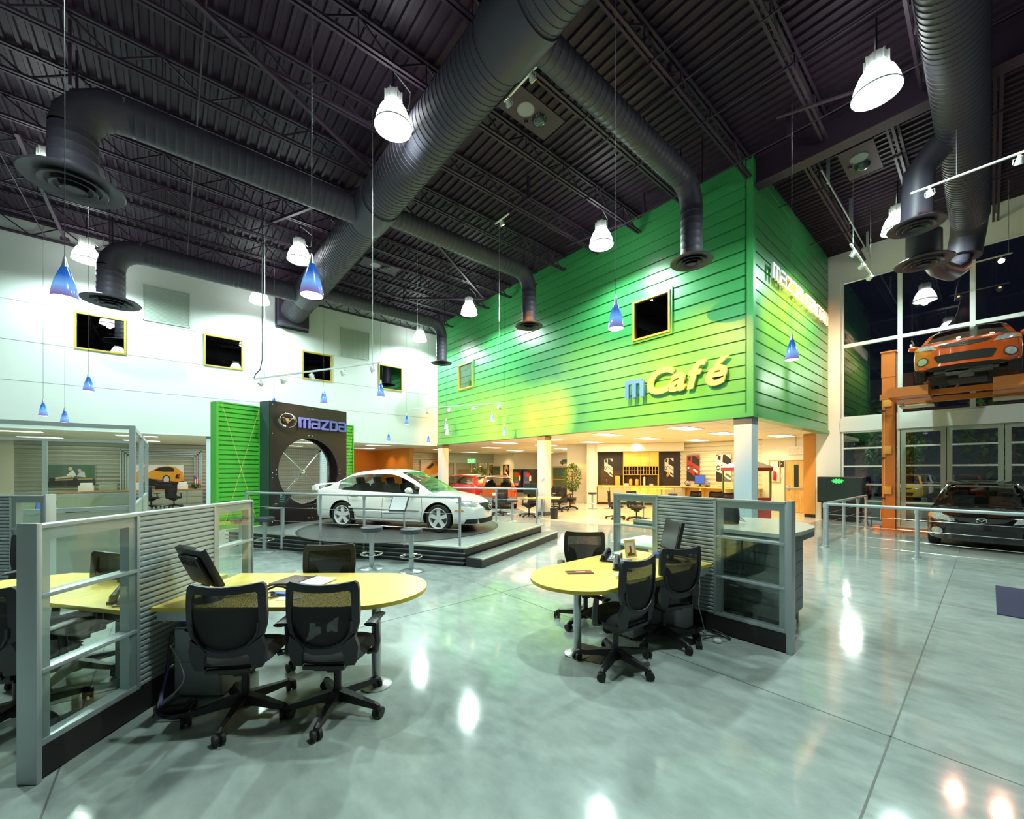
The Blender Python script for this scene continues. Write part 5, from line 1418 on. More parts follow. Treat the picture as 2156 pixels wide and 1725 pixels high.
# ------------------------------------------------------------ glass cubicle at the left
t = thing('glass_cubicle', 'tall glazed cubicle frame at the far left in front of the white wall', 'glass partition', (-.44, 8.22, 0))
def frame_run(p0, p1, z0, z1, posts, rails, nm='glazed_side'):
    p0, p1 = Vector((*p0, 0)), Vector((*p1, 0)); d = p1 - p0; b = MB(); w = .07
    for q in posts: c = p0 + d * q; b.bar(c + Vector((0, 0, z0)), c + Vector((0, 0, z1)), w, w, up=(0, 1, 0))
    for z in rails: b.bar(p0 + Vector((0, 0, z)), p1 + Vector((0, 0, z)), .05, .055)
    o = b.build(nm, 'alu', t, smooth=0)
    b = MB(); b.bar(p0 + Vector((0, 0, (1.18 + z1) / 2)), p1 + Vector((0, 0, (1.18 + z1) / 2)), .008, z1 - 1.18); b.build('pane', 'glass', o, smooth=0)
    b = MB(); b.bar(p0 + Vector((0, 0, .6)), p1 + Vector((0, 0, .6)), .04, 1.1); b.build('lower_panel', 'cabinet', o, smooth=0)
frame_run((0, 0), (-5.2, 0), 0, 2.40, (0, .36, .68, 1), (2.37, 1.19, 1.02))
frame_run((0, 0), (0, 4.4), 0, 2.40, (.5, 1), (2.37, 1.19), 'glazed_return')
frame_run((0, 4.4), (-5.2, 4.4), 0, 2.40, (.3, .6, 1), (2.37, 1.19), 'glazed_back')
x = -3.1
desk('low yellow desk inside the glass cubicle', [(-4.2, 11.5), (-1.2, 11.5), (-1.2, 12.4), (-4.2, 12.4)], (-2.8, 12.0))
for l, px_, py_ in (('black chair inside the glass cubicle, right one', -1.5, 10.7), ('black chair inside the glass cubicle, left one', -2.7, 10.8)): chair(l, px_, py_, RZ + 3)

# ------------------------------------------------------------ stage
N_, E_, F_, W_ = (4.04, 6.11), (7.31, 7.41), (4.9, 12.75), (.98, 11.45)
t = thing('display_stage', 'low black display stage with perforated metal deck under the white sedan', 'stage', (4.4, 9.4, 0))
rel = lambda P, c=(4.4, 9.4): [(p[0] - c[0], p[1] - c[1]) for p in P]
b = MB().prism(rel([N_, E_, F_, W_]), .318, .348, XY); b.build('deck', 'tread', t, smooth=0)
def inset(P, k):
    c = Vector((sum(p[0] for p in P) / len(P), sum(p[1] for p in P) / len(P))); return [tuple(c + (Vector(p) - c) * (1 - k / (Vector(p) - c).length)) for p in P]
MB().prism(rel(inset([N_, E_, F_, W_], .05)), .0, .318, XY).build('plinth', 'plat', t, smooth=0)
b = MB()
for z in (.07, .15, .235): b.bar((N_[0] - 4.4, N_[1] - 9.4, z), (W_[0] - 4.4, W_[1] - 9.4, z), .05, .012)
b.build('side_trim', 'postg', t, smooth=0)
b = MB(); b.bar((N_[0] - 4.4, N_[1] - 9.4, .335), (E_[0] - 4.4, E_[1] - 9.4, .335), .05, .03); b.bar((N_[0] - 4.4, N_[1] - 9.4, .335), (W_[0] - 4.4, W_[1] - 9.4, .335), .03, .03); b.build('edge_nosing', 'nosing', t, smooth=0)
dN = Vector((.929, .37)); pN = Vector((.40, -.93)) * .34     # step runs along the right-hand front edge
sn = (N_[0] + .02, N_[1] - .0); SP = [(sn[0], sn[1]), (sn[0] + pN.x, sn[1] + pN.y), (E_[0] + pN.x + .1, E_[1] + pN.y + .04), (E_[0] + .1, E_[1] + .04)]
MB().prism(rel(SP), .0, .15, XY).build('step', 'plat', t, smooth=0)
MB().prism(rel(inset(SP, .03)), .15, .166, XY).build('step_tread', 'tread', t, smooth=0)
b = MB(); b.bar((SP[1][0] - 4.4, SP[1][1] - 9.4, .158), (SP[2][0] - 4.4, SP[2][1] - 9.4, .158), .04, .02); b.build('step_nosing', 'nosing', t, smooth=0)
MB().lathe([(2.32, .348), (2.32, .352), (.001, .352)], 72, cap=False).build('turntable', 'disc', t, smooth=0)
MB().lathe([(2.36, .348), (2.36, .354), (2.32, .354)], 72, cap=False).build('turntable_rim', 'plat', t, smooth=0)

def railing(label, posts, zt, r=.024, cables=(), zb=0.0, dz=0, foot=True, m='alu', ends=None, vert=None):
    c = posts[0]; t = thing('railing', label, 'railing', (c[0], c[1], 0)); Q = [(p[0] - c[0], p[1] - c[1]) for p in posts]
    for p in Q:
        b = MB().cyl((p[0], p[1], zb + .0), (p[0], p[1], zt - .02), r, seg=16).cyl((p[0], p[1], zt - .09), (p[0], p[1], zt), r * 1.25, seg=16)
        if foot: b.lathe([(r * 2.6, zb), (r * 2.6, zb + .01), (r * 1.5, zb + .02), (r * 1.4, zb + .07), (r, zb + .075)], 18, (p[0], p[1], 0))
        b.build('post', m, t)
    MB().tube([(p[0], p[1], zt) for p in Q], r, 14).build('handrail', m, t)
    for z in cables: MB().tube([(p[0], p[1], z) for p in Q], .004, 6).build('cable', 'cable', t)
    return t
railing('grey railing along the left side of the stage', [(4.08, 6.33), (2.95, 8.08), (2.37, 8.98), (1.82, 9.85), (1.30, 10.85)], 1.236, cables=(.93, .64), zb=.05, foot=False)
railing('grey railing on the far corner of the stage beyond the bonnet', [(7.36, 7.70), (6.72, 8.62), (5.9, 9.95), (5.3, 11.2)], 1.236, cables=(.95, .68), zb=.348, foot=False)
railing('pale pipe railing with wire cables in front of the black wagon', [(11.12, 2.34), (11.12, .92), (11.12, -.55), (11.12, -2.0)], .985, r=.032, cables=(.76, .55, .33, .14)[0:4], m='alu')
railing('pale pipe railing with wire cables running back to the orange lift', [(11.24, 2.40), (12.9, 2.37), (14.45, 2.35), (15.5, 2.34)], .985, r=.032, cables=(.76, .55, .33))

# backdrop wall with a round grille
BA = math.atan2(.38, .925)
t = thing('backdrop_wall', 'tall dark bronze backdrop wall with a round mesh opening behind the white sedan', 'display wall', (1.86, 11.46, .348), BA)
Wd, Hh = 2.29, 3.11; cx_, cz_, R = 1.10, 1.35, .895
def hole(y0, y1, m, nm):
    n = 48; cir = [(cx_ + R * math.cos(2*PI*i/n), cz_ + R * math.sin(2*PI*i/n)) for i in range(n)]
    rec = []
    for i in range(n):
        a = 2*PI*i/n; dx, dz = math.cos(a), math.sin(a)
        s = min([(Wd - cx_) / dx if dx > 1e-6 else 1e9, -cx_ / dx if dx < -1e-6 else 1e9, (Hh - cz_) / dz if dz > 1e-6 else 1e9, -cz_ / dz if dz < -1e-6 else 1e9])
        rec.append([cx_ + dx * s, cz_ + dz * s])
    for cnr in ((0, 0), (Wd, 0), (Wd, Hh), (0, Hh)):
        j = min(range(n), key=lambda q: (rec[q][0] - cnr[0]) ** 2 + (rec[q][1] - cnr[1]) ** 2); rec[j] = list(cnr)
    MB().ring([tuple(p) for p in rec], cir, 0, y1 - y0, lambda u, v, w: (u, y0 + w, v)).build(nm, m, t, smooth=20)
hole(0, .03, 'dkpanel', 'front_skin'); hole(.38, .42, 'dkside', 'rear_skin')
MB().box(0, .03, .03, .38, 0, Hh).box(Wd - .03, Wd, .03, .38, 0, Hh).box(.03, Wd - .03, .03, .38, Hh - .03, Hh).build('side_cheeks', 'dkside', t, smooth=0)
b = MB()
n = 60
for k in range(8): b.lathe([(R, .035 + k * .043), (R + .012, .035 + k * .043), (R + .012, .06 + k * .043), (R, .06 + k * .043)], n, (cx_, 0, cz_), axis='y', cap=False)
b.lathe([(R + .02, .03), (R + .02, .38)], n, (cx_, 0, cz_), axis='y', cap=False)
b.build('ribbed_lining', 'dkpanel', t, smooth=0)
b = MB(); k = -R + .03
while k < R:
    h = math.sqrt(max(0, R * R - k * k)); b.cyl((cx_ + k, .33, cz_ - h), (cx_ + k, .33, cz_ + h), .0035, seg=4, cap=False).cyl((cx_ - h, .335, cz_ + k), (cx_ + h, .335, cz_ + k), .0035, seg=4, cap=False); k += .052
b.build('wire_mesh', 'cable', t, smooth=0)
b = MB()
for a in (48, 228): b.cyl((cx_ + .08 * math.cos(math.radians(a)), .3, cz_ + .08 * math.sin(math.radians(a))), (cx_ + (R - .03) * math.cos(math.radians(a)), .3, cz_ + (R - .03) * math.sin(math.radians(a))), .022, seg=10)
for a in (138, 318): b.cyl((cx_, .31, cz_), (cx_ + (R - .02) * math.cos(math.radians(a)), .31, cz_ + (R - .02) * math.sin(math.radians(a))), .01, seg=8)
b.lathe([(.001, .27), (.05, .28), (.06, .31), (.001, .33)], 18, (cx_, 0, cz_), axis='y').lathe([(.001, .26), (.035, .28), (.04, .3), (.001, .32)], 14, (cx_ + (R - .05) * math.cos(.84), 0, cz_ + (R - .05) * math.sin(.84)), axis='y')
b.build('cross_rods', 'chrome', t)
b = MB()
for (u, v) in [(.06, .1), (.06, 1.2), (.06, 1.32), (.06, 2.3), (.06, 3.03), (cx_ - R - .05, 1.28), (cx_ - R - .05, 1.40), (cx_ + R + .05, 1.28), (cx_ + R + .05, 1.40), (1.05, 2.32), (1.15, 2.32), (1.05, 3.04), (1.15, 3.04), (1.05, .36), (1.15, .36), (1.05, .1), (1.15, .1), (Wd - .05, 2.3), (Wd - .05, 1.2), (Wd - .05, 1.32)]:
    b.lathe([(.001, -.012), (.014, -.008), (.016, 0)], 10, (u, 0, v), axis='y', cap=False)
b.build('bolt_heads', 'chrome', t)
lt = thing('backdrop_lettering', 'periwinkle blue block lettering on the dark backdrop wall', 'sign', (1.86 + .925 * .76 + .37 * .03, 11.46 + .38 * .76 - .93 * .03, .348 + 2.50), BA)
ls, wdt = letters('mazda', .28, .212, .052, lambda u, v, w: (u, -w, v), .05, gap=.36)
for ch, mb in ls: mb.build('letter_' + ch, 'bluew', lt, smooth=0)
MB().box(.05, wdt - .1, .005, .035, .12, .16).build('mounting_rail', 'dkpanel', lt)
lt = thing('backdrop_badge', 'chrome winged oval badge on the dark backdrop wall', 'sign', (1.86 + .925 * .39 + .37 * .1, 11.46 + .38 * .39 - .93 * .1, .348 + 2.66), BA)
badge(lt, None, lambda u, v, w: (u, -w, v), .22)
MB().cyl((0, .1, 0), (0, .01, 0), .05, seg=16).build('mount', 'orange', lt)
# green wings
for l, u0, u1, yy, h in (('bright green ribbed wing panel left of the dark backdrop', -.98, .02, .45, 2.98), ('bright green ribbed wing panel right of the dark backdrop', 2.27, 2.9, .42, 2.78)):
    t = thing('wing_panel', l, 'display panel', (1.86, 11.46, .348), BA)
    b = MB(); n = 27
    pr = []
    for i in range(n):
        z = h * i / n; q = h / n; pr += [(z, .0), (z + q * .72, .0), (z + q * .80, .035), (z + q * .95, .035)]
    pr.append((h, 0))
    for (za, wa), (zb_, wb_) in zip(pr, pr[1:]): b.quad((u0 + .05, yy + wa, za), (u1 - .03, yy + wa, za), (u1 - .03, yy + wb_, zb_), (u0 + .05, yy + wb_, zb_))
    b.box(u0 + .05, u1 - .03, yy + .05, yy + .1, 0, h); b.build('ribbed_sheet', 'green2', t, smooth=0)
    MB().box(u0, u0 + .05, yy - .03, yy + .22, 0, h).box(u1 - .03, u1, yy - .03, yy + .13, 0, h).box(u0 + .05, u1 - .03, yy - .02, yy + .12, h - .02, h + .01).build('edge_frame', 'green2', t, smooth=0)
    b = MB(); b.cyl((u0 + .1, yy - .06, h - .05), (u1 - .1, yy - .06, .1), .005, seg=5).cyl((u1 - .06, yy - .06, h - .1), (u0 + .15, yy - .06, .1), .005, seg=5); b.build('cross_cables', 'gold', t)

# ------------------------------------------------------------ bar stools
def stool(label, x, y, col='stoolb', h=.74, group='round bar stools'):
    t = thing('bar_stool', label, 'stool', (x, y, 0), 0, group)
    MB().lathe([(.001, h - .09), (.16, h - .09), (.182, h - .075), (.19, h - .04), (.182, h - .01), (.16, h), (.001, h + .003)], 36).build('seat', col, t, smooth=50)
    MB().cyl((0, 0, .03), (0, 0, h - .09), .042, seg=24).build('column', 'alu2', t)
    MB().lathe([(.205, 0), (.21, .006), (.19, .016), (.08, .03), (.045, .04)], 36).build('base_plate', 'alu2', t)
    b = MB().tube([(.185 * math.cos(2*PI*i/32), .185 * math.sin(2*PI*i/32), .26) for i in range(32)], .012, 8, closed=True)
    for k in range(3): a = 2*PI*k/3 + .5; b.cyl((.04 * math.cos(a), .04 * math.sin(a), .29), (.18 * math.cos(a), .18 * math.sin(a), .26), .009, seg=8)
    b.build('foot_ring', 'chrome', t)
    return t
s0 = stool('round slate stool in front of the stage, left of the front pair', 2.72, 7.08)
for l, x, y in (('round slate stool in front of the stage, right of the front pair', 3.16, 6.43), ('round slate stool by the left end of the stage railing', 1.52, 9.95), ('round slate stool seen through the far glass of the left partition', 1.10, 9.95),
                ('round slate stool beyond the stage behind the far railing', 8.8, 10.4), ('round cafe stool at the left end of the cafe counter', 14.3, 11.4),
                ('round cafe stool left of the middle cabinets', 16.1, 8.6), ('round cafe stool showing above the right partition, right of the first', 15.9, 7.6)): dup(s0, (x, y, 0), label=l)
# kiosks on the stage railing
for l, x, y, a, sc in (('dark information screen on an arm at the left end of the stage railing', 1.72, 9.70, -.35, 'screen'), ('pale tilted information screen on an arm in front of the white sedan', 3.24, 7.2, -.15, 'screenw')):
    t = thing('kiosk_screen', l, 'screen', (x, y, .95), RZ + a)
    m_ = Matrix.Rotation(-.62, 4, 'X')
    MB().box(-.17, .17, -.015, .015, .02, .34, .006, mtx=m_).build('casing', 'black', t)
    b = MB().m(sc).box(-.15, .15, -.019, -.015, .04, .325, mtx=m_)
    if sc == 'screen':
        b.m('postg')
        for k in range(4): b.box(-.1 + .02 * k, .05 + .02 * k, -.0195, -.019, .27 - .045 * k, .278 - .045 * k, mtx=m_)
        b.m('orange').box(-.12, -.05, -.0196, -.019, .06, .085, mtx=m_)
    b.build('display', parent=t, smooth=0)
    MB().box(-.2, .16, -.14, .02, -.02, 0, .006).build('shelf', 'postg', t)
    MB().cyl((.14, .02, -.01), (.14, .02, -.62), .016, seg=12).cyl((0, .0, -.015), (.14, .02, -.015), .016).build('arm', 'alu', t)
# ------------------------------------------------------------ lift
t = thing('car_lift', 'tall orange two-post car lift holding up the orange hatchback', 'car lift', (15.83, 1.86, 0))
def lift_post(y, s):
    b = MB()
    b.box(-.16, .16, y + .13 * s, y + .16 * s, .03, 5.1).box(-.16, -.12, y - .12, y + .13, .03, 5.1).box(.12, .16, y - .12, y + .13, .03, 5.1)
    b.box(-.19, .19, y - .15, y + .19, 5.1, 5.14).box(-.17, -.16, y - .13, y + .17, 4.4, 5.1)
    b.build('post', 'orange', t, smooth=0)
    MB().box(-.28, .28, y - .3, y + .3, 0, .03).box(-.22, -.05, y + .19, y + .36, .03, .12).build('foot', 'orange', t, smooth=0)
    for z in (3.55, 2.2, 1.05): 
        MB().box(-.24, -.16, y - .06, y + .12, z, z + .22, .005).build('junction_box', 'ochre', t)
        MB().box(-.22, -.17, y + .08, y + .24, z - .14, z - .1, .005).build('release_lever', 'black', t)
    MB().tube([(-.2, y + .1, 3.55), (-.2, y + .1, 2.42), (-.2, y + .09, 2.2), (-.2, y + .09, 1.27), (-.2, y + .12, 1.05), (-.2, y + .1, .75), (-.2, y + .17, .6), (-.2, y + .18, .3)], .012, 6).build('conduit', 'ochre', t)
lift_post(0, 1); lift_post(-3.1, -1)
MB().box(-.12, .12, -2.8, -.15, 0.0, .10, .005).build('floor_beam', 'orange', t, smooth=0)
b = MB()
b.box(-.95, -.85, -3.0, .1, 3.66, 3.80).box(.55, .65, -3.0, .1, 3.66, 3.80).box(-.85, .55, -.25, -.10, 3.66, 3.80).box(-.85, .55, -3.0, -2.85, 3.66, 3.80)
b.build('cross_beams', 'orange', t, smooth=0)
for y0 in (-.42, -2.2):
    for x0, x1 in ((-1.55, -.95), (-.85, -.15)):
        b = MB(); b.box(x0, x1, y0 - .45, y0 - .41, 3.62, 3.86).box(x0, x1, y0 + .26, y0 + .30, 3.62, 3.86).box(x0, x0 + .04, y0 - .41, y0 + .26, 3.62, 3.86)
        b.m('tread2').box(x0 + .04, x1, y0 - .41, y0 + .26, 3.63, 3.65); b.mats = ['orange', 'tread2']; b.build('wheel_tray', parent=t, smooth=0)
for y0 in (-.42, -2.2): MB().box(.55, 1.25, y0 - .4, y0 + .3, 3.60, 3.64).build('rear_tray', 'tread2', t, smooth=0)
MB().tube([(-.35, .42 + .0, .1), (-.38, .45, .3), (-.36, .45, .5), (-.3, .42, .55), (-.26, .38, .42), (-.27, .36, .1)], .01, 6).build('air_hose', 'cord', t)

# ------------------------------------------------------------ big screen by the pier
t = thing('projection_tv', 'big black rear-projection television standing by the white pier', 'television', (17.35, 3.28, 0), -PI / 2)
# local x runs along world -Y
MB().box(-.52, .52, -.05, .35, .03, .62, .01).build('cabinet', 'black', t)
MB().box(-.62, .62, -.12, .30, .62, 1.50, .015).build('bezel', 'black', t)
MB().box(-.57, .57, -.126, -.12, .67, 1.45).build('screen', 'screen', t, smooth=0)
b = MB(); p = []
for i in range(24): a = 2 * PI * i / 24; r = .16 if i % 2 else .10; p.append((-.05 + r * 1.2 * math.cos(a), 1.36 + r * .6 * math.sin(a)))
b.prism(p, -.15, -.127, lambda u, v, w: (u, w, v)); b.build('starburst_sticker', 'neon', t, smooth=0)
for s in (-1, 1): MB().box(s * .45 - .04, s * .45 + .04, -.03, .3, 0, .03).build('foot', 'black', t)

# floor mat
tag(MB().box(7.62, 9.47, -1.3, -.05, .0015, .012, .003).build('floor_mat', 'matb', smooth=0), 'dark navy floor mat at the right picture edge', 'mat')

# ------------------------------------------------------------ reception counter
cc = (5.35, 1.75)
t = thing('reception_counter', 'curved grey reception counter behind the right partition', 'counter', (cc[0], cc[1], 0))
# plan: rounded front facing the aisle
top = [(-.68, -.42), (-.30, -.48)] + [(.10 + .62 * math.cos(math.radians(a)), .12 + .60 * math.sin(math.radians(a))) for a in range(-85, 91, 7)] + [(-.35, .76), (-.68, 1.3), (-.72, .5)]
MB().prism(top, 1.06, 1.10, XY).build('worktop', 'ctop', t, smooth=30)
MB().prism([(p[0] * .995, p[1] * .995) for p in top], 1.0, 1.06, XY).build('worktop_edge', 'cedge', t, smooth=30)
arcp = [(.06 + .50 * math.cos(math.radians(a)), .10 + .48 * math.sin(math.radians(a))) for a in range(-95, 91, 6)]
for k in range(6):
    z0 = .18 + k * .137
    b = MB(); inner = [(.06 + (p[0] - .06) * .95, .10 + (p[1] - .10) * .95) for p in arcp]
    b.prism([(-.55, -.42)] + arcp + [(-.5, .55)], z0, z0 + .131, XY).build('curved_panel', 'cpan', t, smooth=30)
b = MB()
for k in range(6):
    for q in (.03, .10):
        for sx in (-.03, .04): b.lathe([(.001, -.006), (.009, -.004), (.01, 0)], 8, (-.46 + sx * 1.2, -.425, .18 + k * .137 + q), axis='y', cap=False)
b.build('rivets', 'chrome', t)
MB().prism([(p[0] * .9, p[1] * .9) for p in [(-.55, -.42)] + arcp + [(-.5, .5)]], 0, .18, XY).build('plinth', 'blk', t, smooth=30)
MB().box(-.52, -.42, -.46, -.40, .1, .2).build('foot', 'alu', t)
# lower desk behind the partition with bits
t = thing('counter_desk', 'pale low desk of the reception behind the right partition glass', 'desk', (4.95, 2.75, 0))
MB().box(-.35, .45, -.55, .6, .74, .77, .005).build('desktop', 'paper', t); MB().box(-.33, .43, .5, .56, 0, .74).box(-.33, .43, -.5, -.44, 0, .74).build('side_panels', 'cpan', t, smooth=0)
t = thing('red_backpack', 'dark jacket and bag heaped on the reception counter', 'bag', (5.15, 2.05, 1.10), .3)
b = MB(); b.lathe([(.001, 0), (.10, 0), (.13, .06), (.12, .16), (.08, .24), (.03, .28), (.001, .285)], 18)
for v in b.bm.verts: v.co += Vector((random.uniform(-1, 1), random.uniform(-1, 1), 0)) * .014
b.build('bag_body', 'fabric', t, smooth=60); MB().tube([(.0, -.12, .05), (.12, -.18, .02), (.2, -.1, .08), (.13, -.02, .16)], .008, 6).build('strap', 'cable', t); t.name = 'jacket_bundle'
t = thing('red_display_box', 'red box with white script and cables on the reception counter', 'box', (5.0, 2.42, 1.0), .2)
MB().box(-.16, .16, -.1, .1, 0, .24, .004).build('carton', 'pred', t)
wire('white coiled cable in front of the red box', [(4.85, 2.22, 1.12), (4.88, 2.18, 1.2), (4.95, 2.16, 1.24), (4.98, 2.2, 1.16), (4.92, 2.2, 1.1), (4.86, 2.16, 1.14), (4.95, 2.13, 1.2)], .008, 'paper')

# ------------------------------------------------------------ cafe
def place(u, w, z=0): x, y = cafe(u, w); return (x, y, z)
t = thing('cafe_base_cabinets', 'long cafe base units with yellow and speckled doors under the wood worktop', 'cabinets', place(0, 0), CA)
MB().box(-.02, 4.1, -.72, 0.0, .12, .90).build('carcass', 'speck', t, smooth=0); MB().box(0, 4.1, -.66, 0, 0, .12).build('plinth', 'blk', t, smooth=0)
MB().box(-.06, 4.2, -.78, 0, .90, .95, .005).build('worktop', 'yw', t)
k = .75
for w_, m_ in ((.42, 'speck'), (.42, 'speck'), (.40, 'yw'), (.40, 'yw'), (.40, 'yw'), (.40, 'yw'), (.42, 'speck'), (.42, 'speck')):
    o = MB().box(k + .005, k + w_ - .005, -.74, -.72, .14, .88, .003).build('door', m_, t); MB().box(k + (.04 if int(k * 10) % 2 else w_ - .06), k + (.055 if int(k * 10) % 2 else w_ - .045), -.76, -.742, .68, .82).build('handle', 'alu2', o, smooth=0); k += w_
t = thing('cafe_wall_cabinets', 'yellow wall cabinets over pigeonholes at the back of the cafe', 'cabinets', place(1.25, 0), CA)
for q in range(4):
    o = MB().box(.01 + q * .415 + (.02 if q > 1 else 0), .415 + q * .415 + (.02 if q > 1 else 0), -.42, -.40, 1.93, 2.64, .003).build('door', 'yw', t); MB().box((.36 if q % 2 == 0 else .05) + q * .415, (.375 if q % 2 == 0 else .065) + q * .415, -.44, -.42, 1.96, 2.08).build('handle', 'alu2', o, smooth=0)
MB().box(0, 1.70, -.40, -.001, 1.91, 2.655).build('carcass', 'yw', t, smooth=0)
b = MB()
for q in range(13): b.box(q * .1405, q * .1405 + .015, -.38, -.001, 1.5, 1.91)
b.box(0, 1.70, -.38, -.001, 1.69, 1.705).box(0, 1.70, -.38, -.001, 1.485, 1.5).box(0, .02, -.38, -.001, .95, 1.5).box(.84, .86, -.38, -.001, .95, 1.5).box(1.685, 1.705, -.38, -.001, .95, 1.5)
b.build('pigeonholes', 'yw', t, smooth=0)
def item(name, lbl, cat, u, w, build, rz=CA, z=.951): 
    o = build; o.location = place(u, w, z); o.rotation_euler = (0, 0, rz); return tag(o, lbl, cat)
for q, (u, l) in enumerate(((1.62, 'left'), (1.92, 'right'))):
    t = thing('coffee_dispenser', 'cream coffee dispenser on the cafe worktop, %s of the two' % l, 'dispenser', place(u, .25, .951), CA)
    MB().lathe([(.08, .02), (.085, .05), (.085, .28), (.07, .31), (.03, .33)], 18).build('body', 'poch', t); MB().lathe([(.09, 0), (.09, .02)], 18).lathe([(.05, .33), (.045, .37), (.001, .38)], 14).build('lid', 'black', t)
tag(MB().lathe([(.045, 0), (.05, .3), (.045, .42), (.001, .44)], 16).build('cup_stack', 'paper', loc=place(2.28, .25, .951)), 'tall stack of white cups on the cafe worktop', 'cups')
tag(MB().box(-.12, .12, -.08, .08, 0, .1, .01).build('napkin_box', 'paper', loc=place(1.4, .25, .951), rz=CA), 'white napkin box at the left of the cafe worktop alcove', 'box')
tag(MB().lathe([(.08, 0), (.1, .06), (.001, .09)], 16).build('covered_dish', 'pwhite', loc=place(2.62, .25, .951)), 'small pale dish in the right cafe alcove', 'dish')
t = thing('coffee_machine', 'tall beige coffee machine with black top on the cafe worktop', 'coffee machine', place(.98, .3, .951), CA)
MB().box(-.12, .12, -.12, .12, 0, .5, .01).build('body', 'poch', t); MB().box(-.16, .2, -.15, .13, .5, .6, .01).build('head', 'black', t)
t = thing('sink_tap', 'chrome swan-neck tap at the left end of the cafe worktop', 'tap', place(.42, .3, .951), CA)
MB().tube(smoothp([(0, 0, 0), (0, 0, .25), (0, -.04, .31), (0, -.1, .3), (0, -.13, .24)]), .012, 8).build('spout', 'chrome', t); MB().cyl((-.12, 0, 0), (-.12, 0, .06), .015).cyl((.12, 0, 0), (.12, 0, .06), .015).build('tap_handles', 'chrome', t)
def poster(name, label, loc, rz, w, h, base, shapes, frame=None):
    t = thing(name, label, 'poster', loc, rz)
    MB().box(0, w, 0, .03, 0, h).build('board', frame or base, t, smooth=0)
    b = MB().m(base).box(.01 if frame else 0, w - (.01 if frame else 0), -.004, 0, .01 if frame else 0, h - (.01 if frame else 0)); k = 0
    for m_, P in shapes:
        k += 1; b.m(m_); b.prism([(p[0] * w, p[1] * h) for p in P], -.004 - .0012 * k, -.0035, lambda u, v, q: (u, q, v))
    b.build('printed_picture', parent=t, smooth=0)
    return t
ell = lambda cx, cy, rx, ry, n=14: [(cx + rx * math.cos(2*PI*i/n), cy + ry * math.sin(2*PI*i/n)) for i in range(n)]
tiltcar = lambda body: [(body, [(0,.38),(0,.93),(.25,1),(1,1),(1,.04),(.72,.1),(.4,.28)]), ('pdark', [(.45,.99),(.6,1),(1,.82),(1,.56),(.42,.72)]), ('pdark', [(.12,.95),(.32,.97),(.3,.78),(.08,.82)]), ('pdark', ell(.14, .5, .13, .10)), ('psil', ell(.14, .5, .08, .06)), ('pwhite', [(.5,.42),(.86,.28),(.9,.36),(.56,.5)]), ('pdark', [(.6,.24),(.98,.12),(.98,.2),(.66,.31)]), ('pdark', [(0,.38),(.4,.28),(.72,.1),(1,.04),(1,0),(0,0)]), ('pdark', [(.3,.60),(1,.36),(1,.38),(.3,.625)])]
poster('car_poster', 'poster of a tilted silver car on the left black cafe panel', place(.32, .012, 1.32), CA, .42, 1.0, 'pdark', tiltcar('psil'))
poster('car_poster', 'poster of tilted cars on the right black cafe panel', place(3.28, .012, 1.32), CA, .42, 1.0, 'pdark', tiltcar('pwhite') + [('porange', [(.2,.2),(.5,.35),(.45,.1),(.25,.05)])])
poster('car_poster', 'poster of a tilted dark red car on the cream ribbed cafe wall', (19.36, 9.62, 1.22), -PI/2, .62, 1.22, 'pbrown', tiltcar('pred'))
poster('car_poster', 'poster of a tilted white car on the cream ribbed cafe wall', (19.36, 8.22, 1.22), -PI/2, .66, 1.22, 'pred', tiltcar('pwhite'))
widecar = lambda body: [('pdark', [(0,0),(1,0),(1,.18),(.5,.1),(0,.45)]), (body, [(0,.35),(.02,.55),(.22,.72),(.36,.88),(.6,.95),(.8,.88),(.98,.6),(1,.2),(.85,.15),(.6,.22),(.3,.3)]), ('pdark', [(.26,.72),(.38,.86),(.6,.9),(.74,.84),(.76,.66),(.5,.66)]), ('pdark', ell(.56, .26, .1, .24)), ('psil', ell(.56, .26, .07, .18)), ('pdark', [(.8,.5),(.9,.55),(.88,.3),(.78,.32)]), ('pred', [(.86,.52),(.9,.5),(.88,.38),(.84,.4)])]
poster('car_poster', 'wide framed poster of an orange wagon above the sage cabinets', (-1.07, 27.18, .96), 0, 1.57, 1.04, 'pwhite', [('pbrown', [(0,0),(1,0),(1,.3),(0,.6)])] + widecar('porange'), 'mullion')
poster('car_poster', 'wide poster of an orange car mirror at the right end of the sales wall', (2.08, 27.18, .99), 0, 1.3, 1.0, 'psil', [('porange', [(0,0),(.3,0),(.45,.3),(.3,.45),(0,.4)]), ('porange', [(.2,.45),(.55,.5),(.7,.62),(.4,.7),(.2,.6)]), ('pdark', [(.55,.1),(.9,.1),(.95,.5),(.6,.45)]), ('pdark', [(0,.6),(.15,.95),(.2,.95),(.1,.55)])], 'mullion')
poster('framed_picture', 'wide dark framed picture of people on go-karts seen through the cubicle glass', (-4.33, 27.18, .99), 0, 1.6, 1.0, 'pteal', [('pdark', [(0,0),(1,0),(1,.3),(.6,.35),(0,.2)]), ('skin', ell(.5, .8, .04, .08)), ('pwhite', [(.42,.5),(.55,.75),(.62,.5),(.55,.4)]), ('skin', [(.2,.4),(.55,.5),(.55,.42),(.22,.33)]), ('skin', ell(.68, .72, .035, .07)), ('psil', [(.62,.45),(.7,.68),(.78,.66),(.8,.4)]), ('leaf', [(.8,.5),(.84,.9),(.92,.85),(.9,.5)]), ('poch', [(.1,.25),(.95,.3),(.95,.36),(.1,.3)]), ('pdark', ell(.15, .3, .06, .1)), ('pdark', ell(.6, .28, .05, .09))], 'mullion')
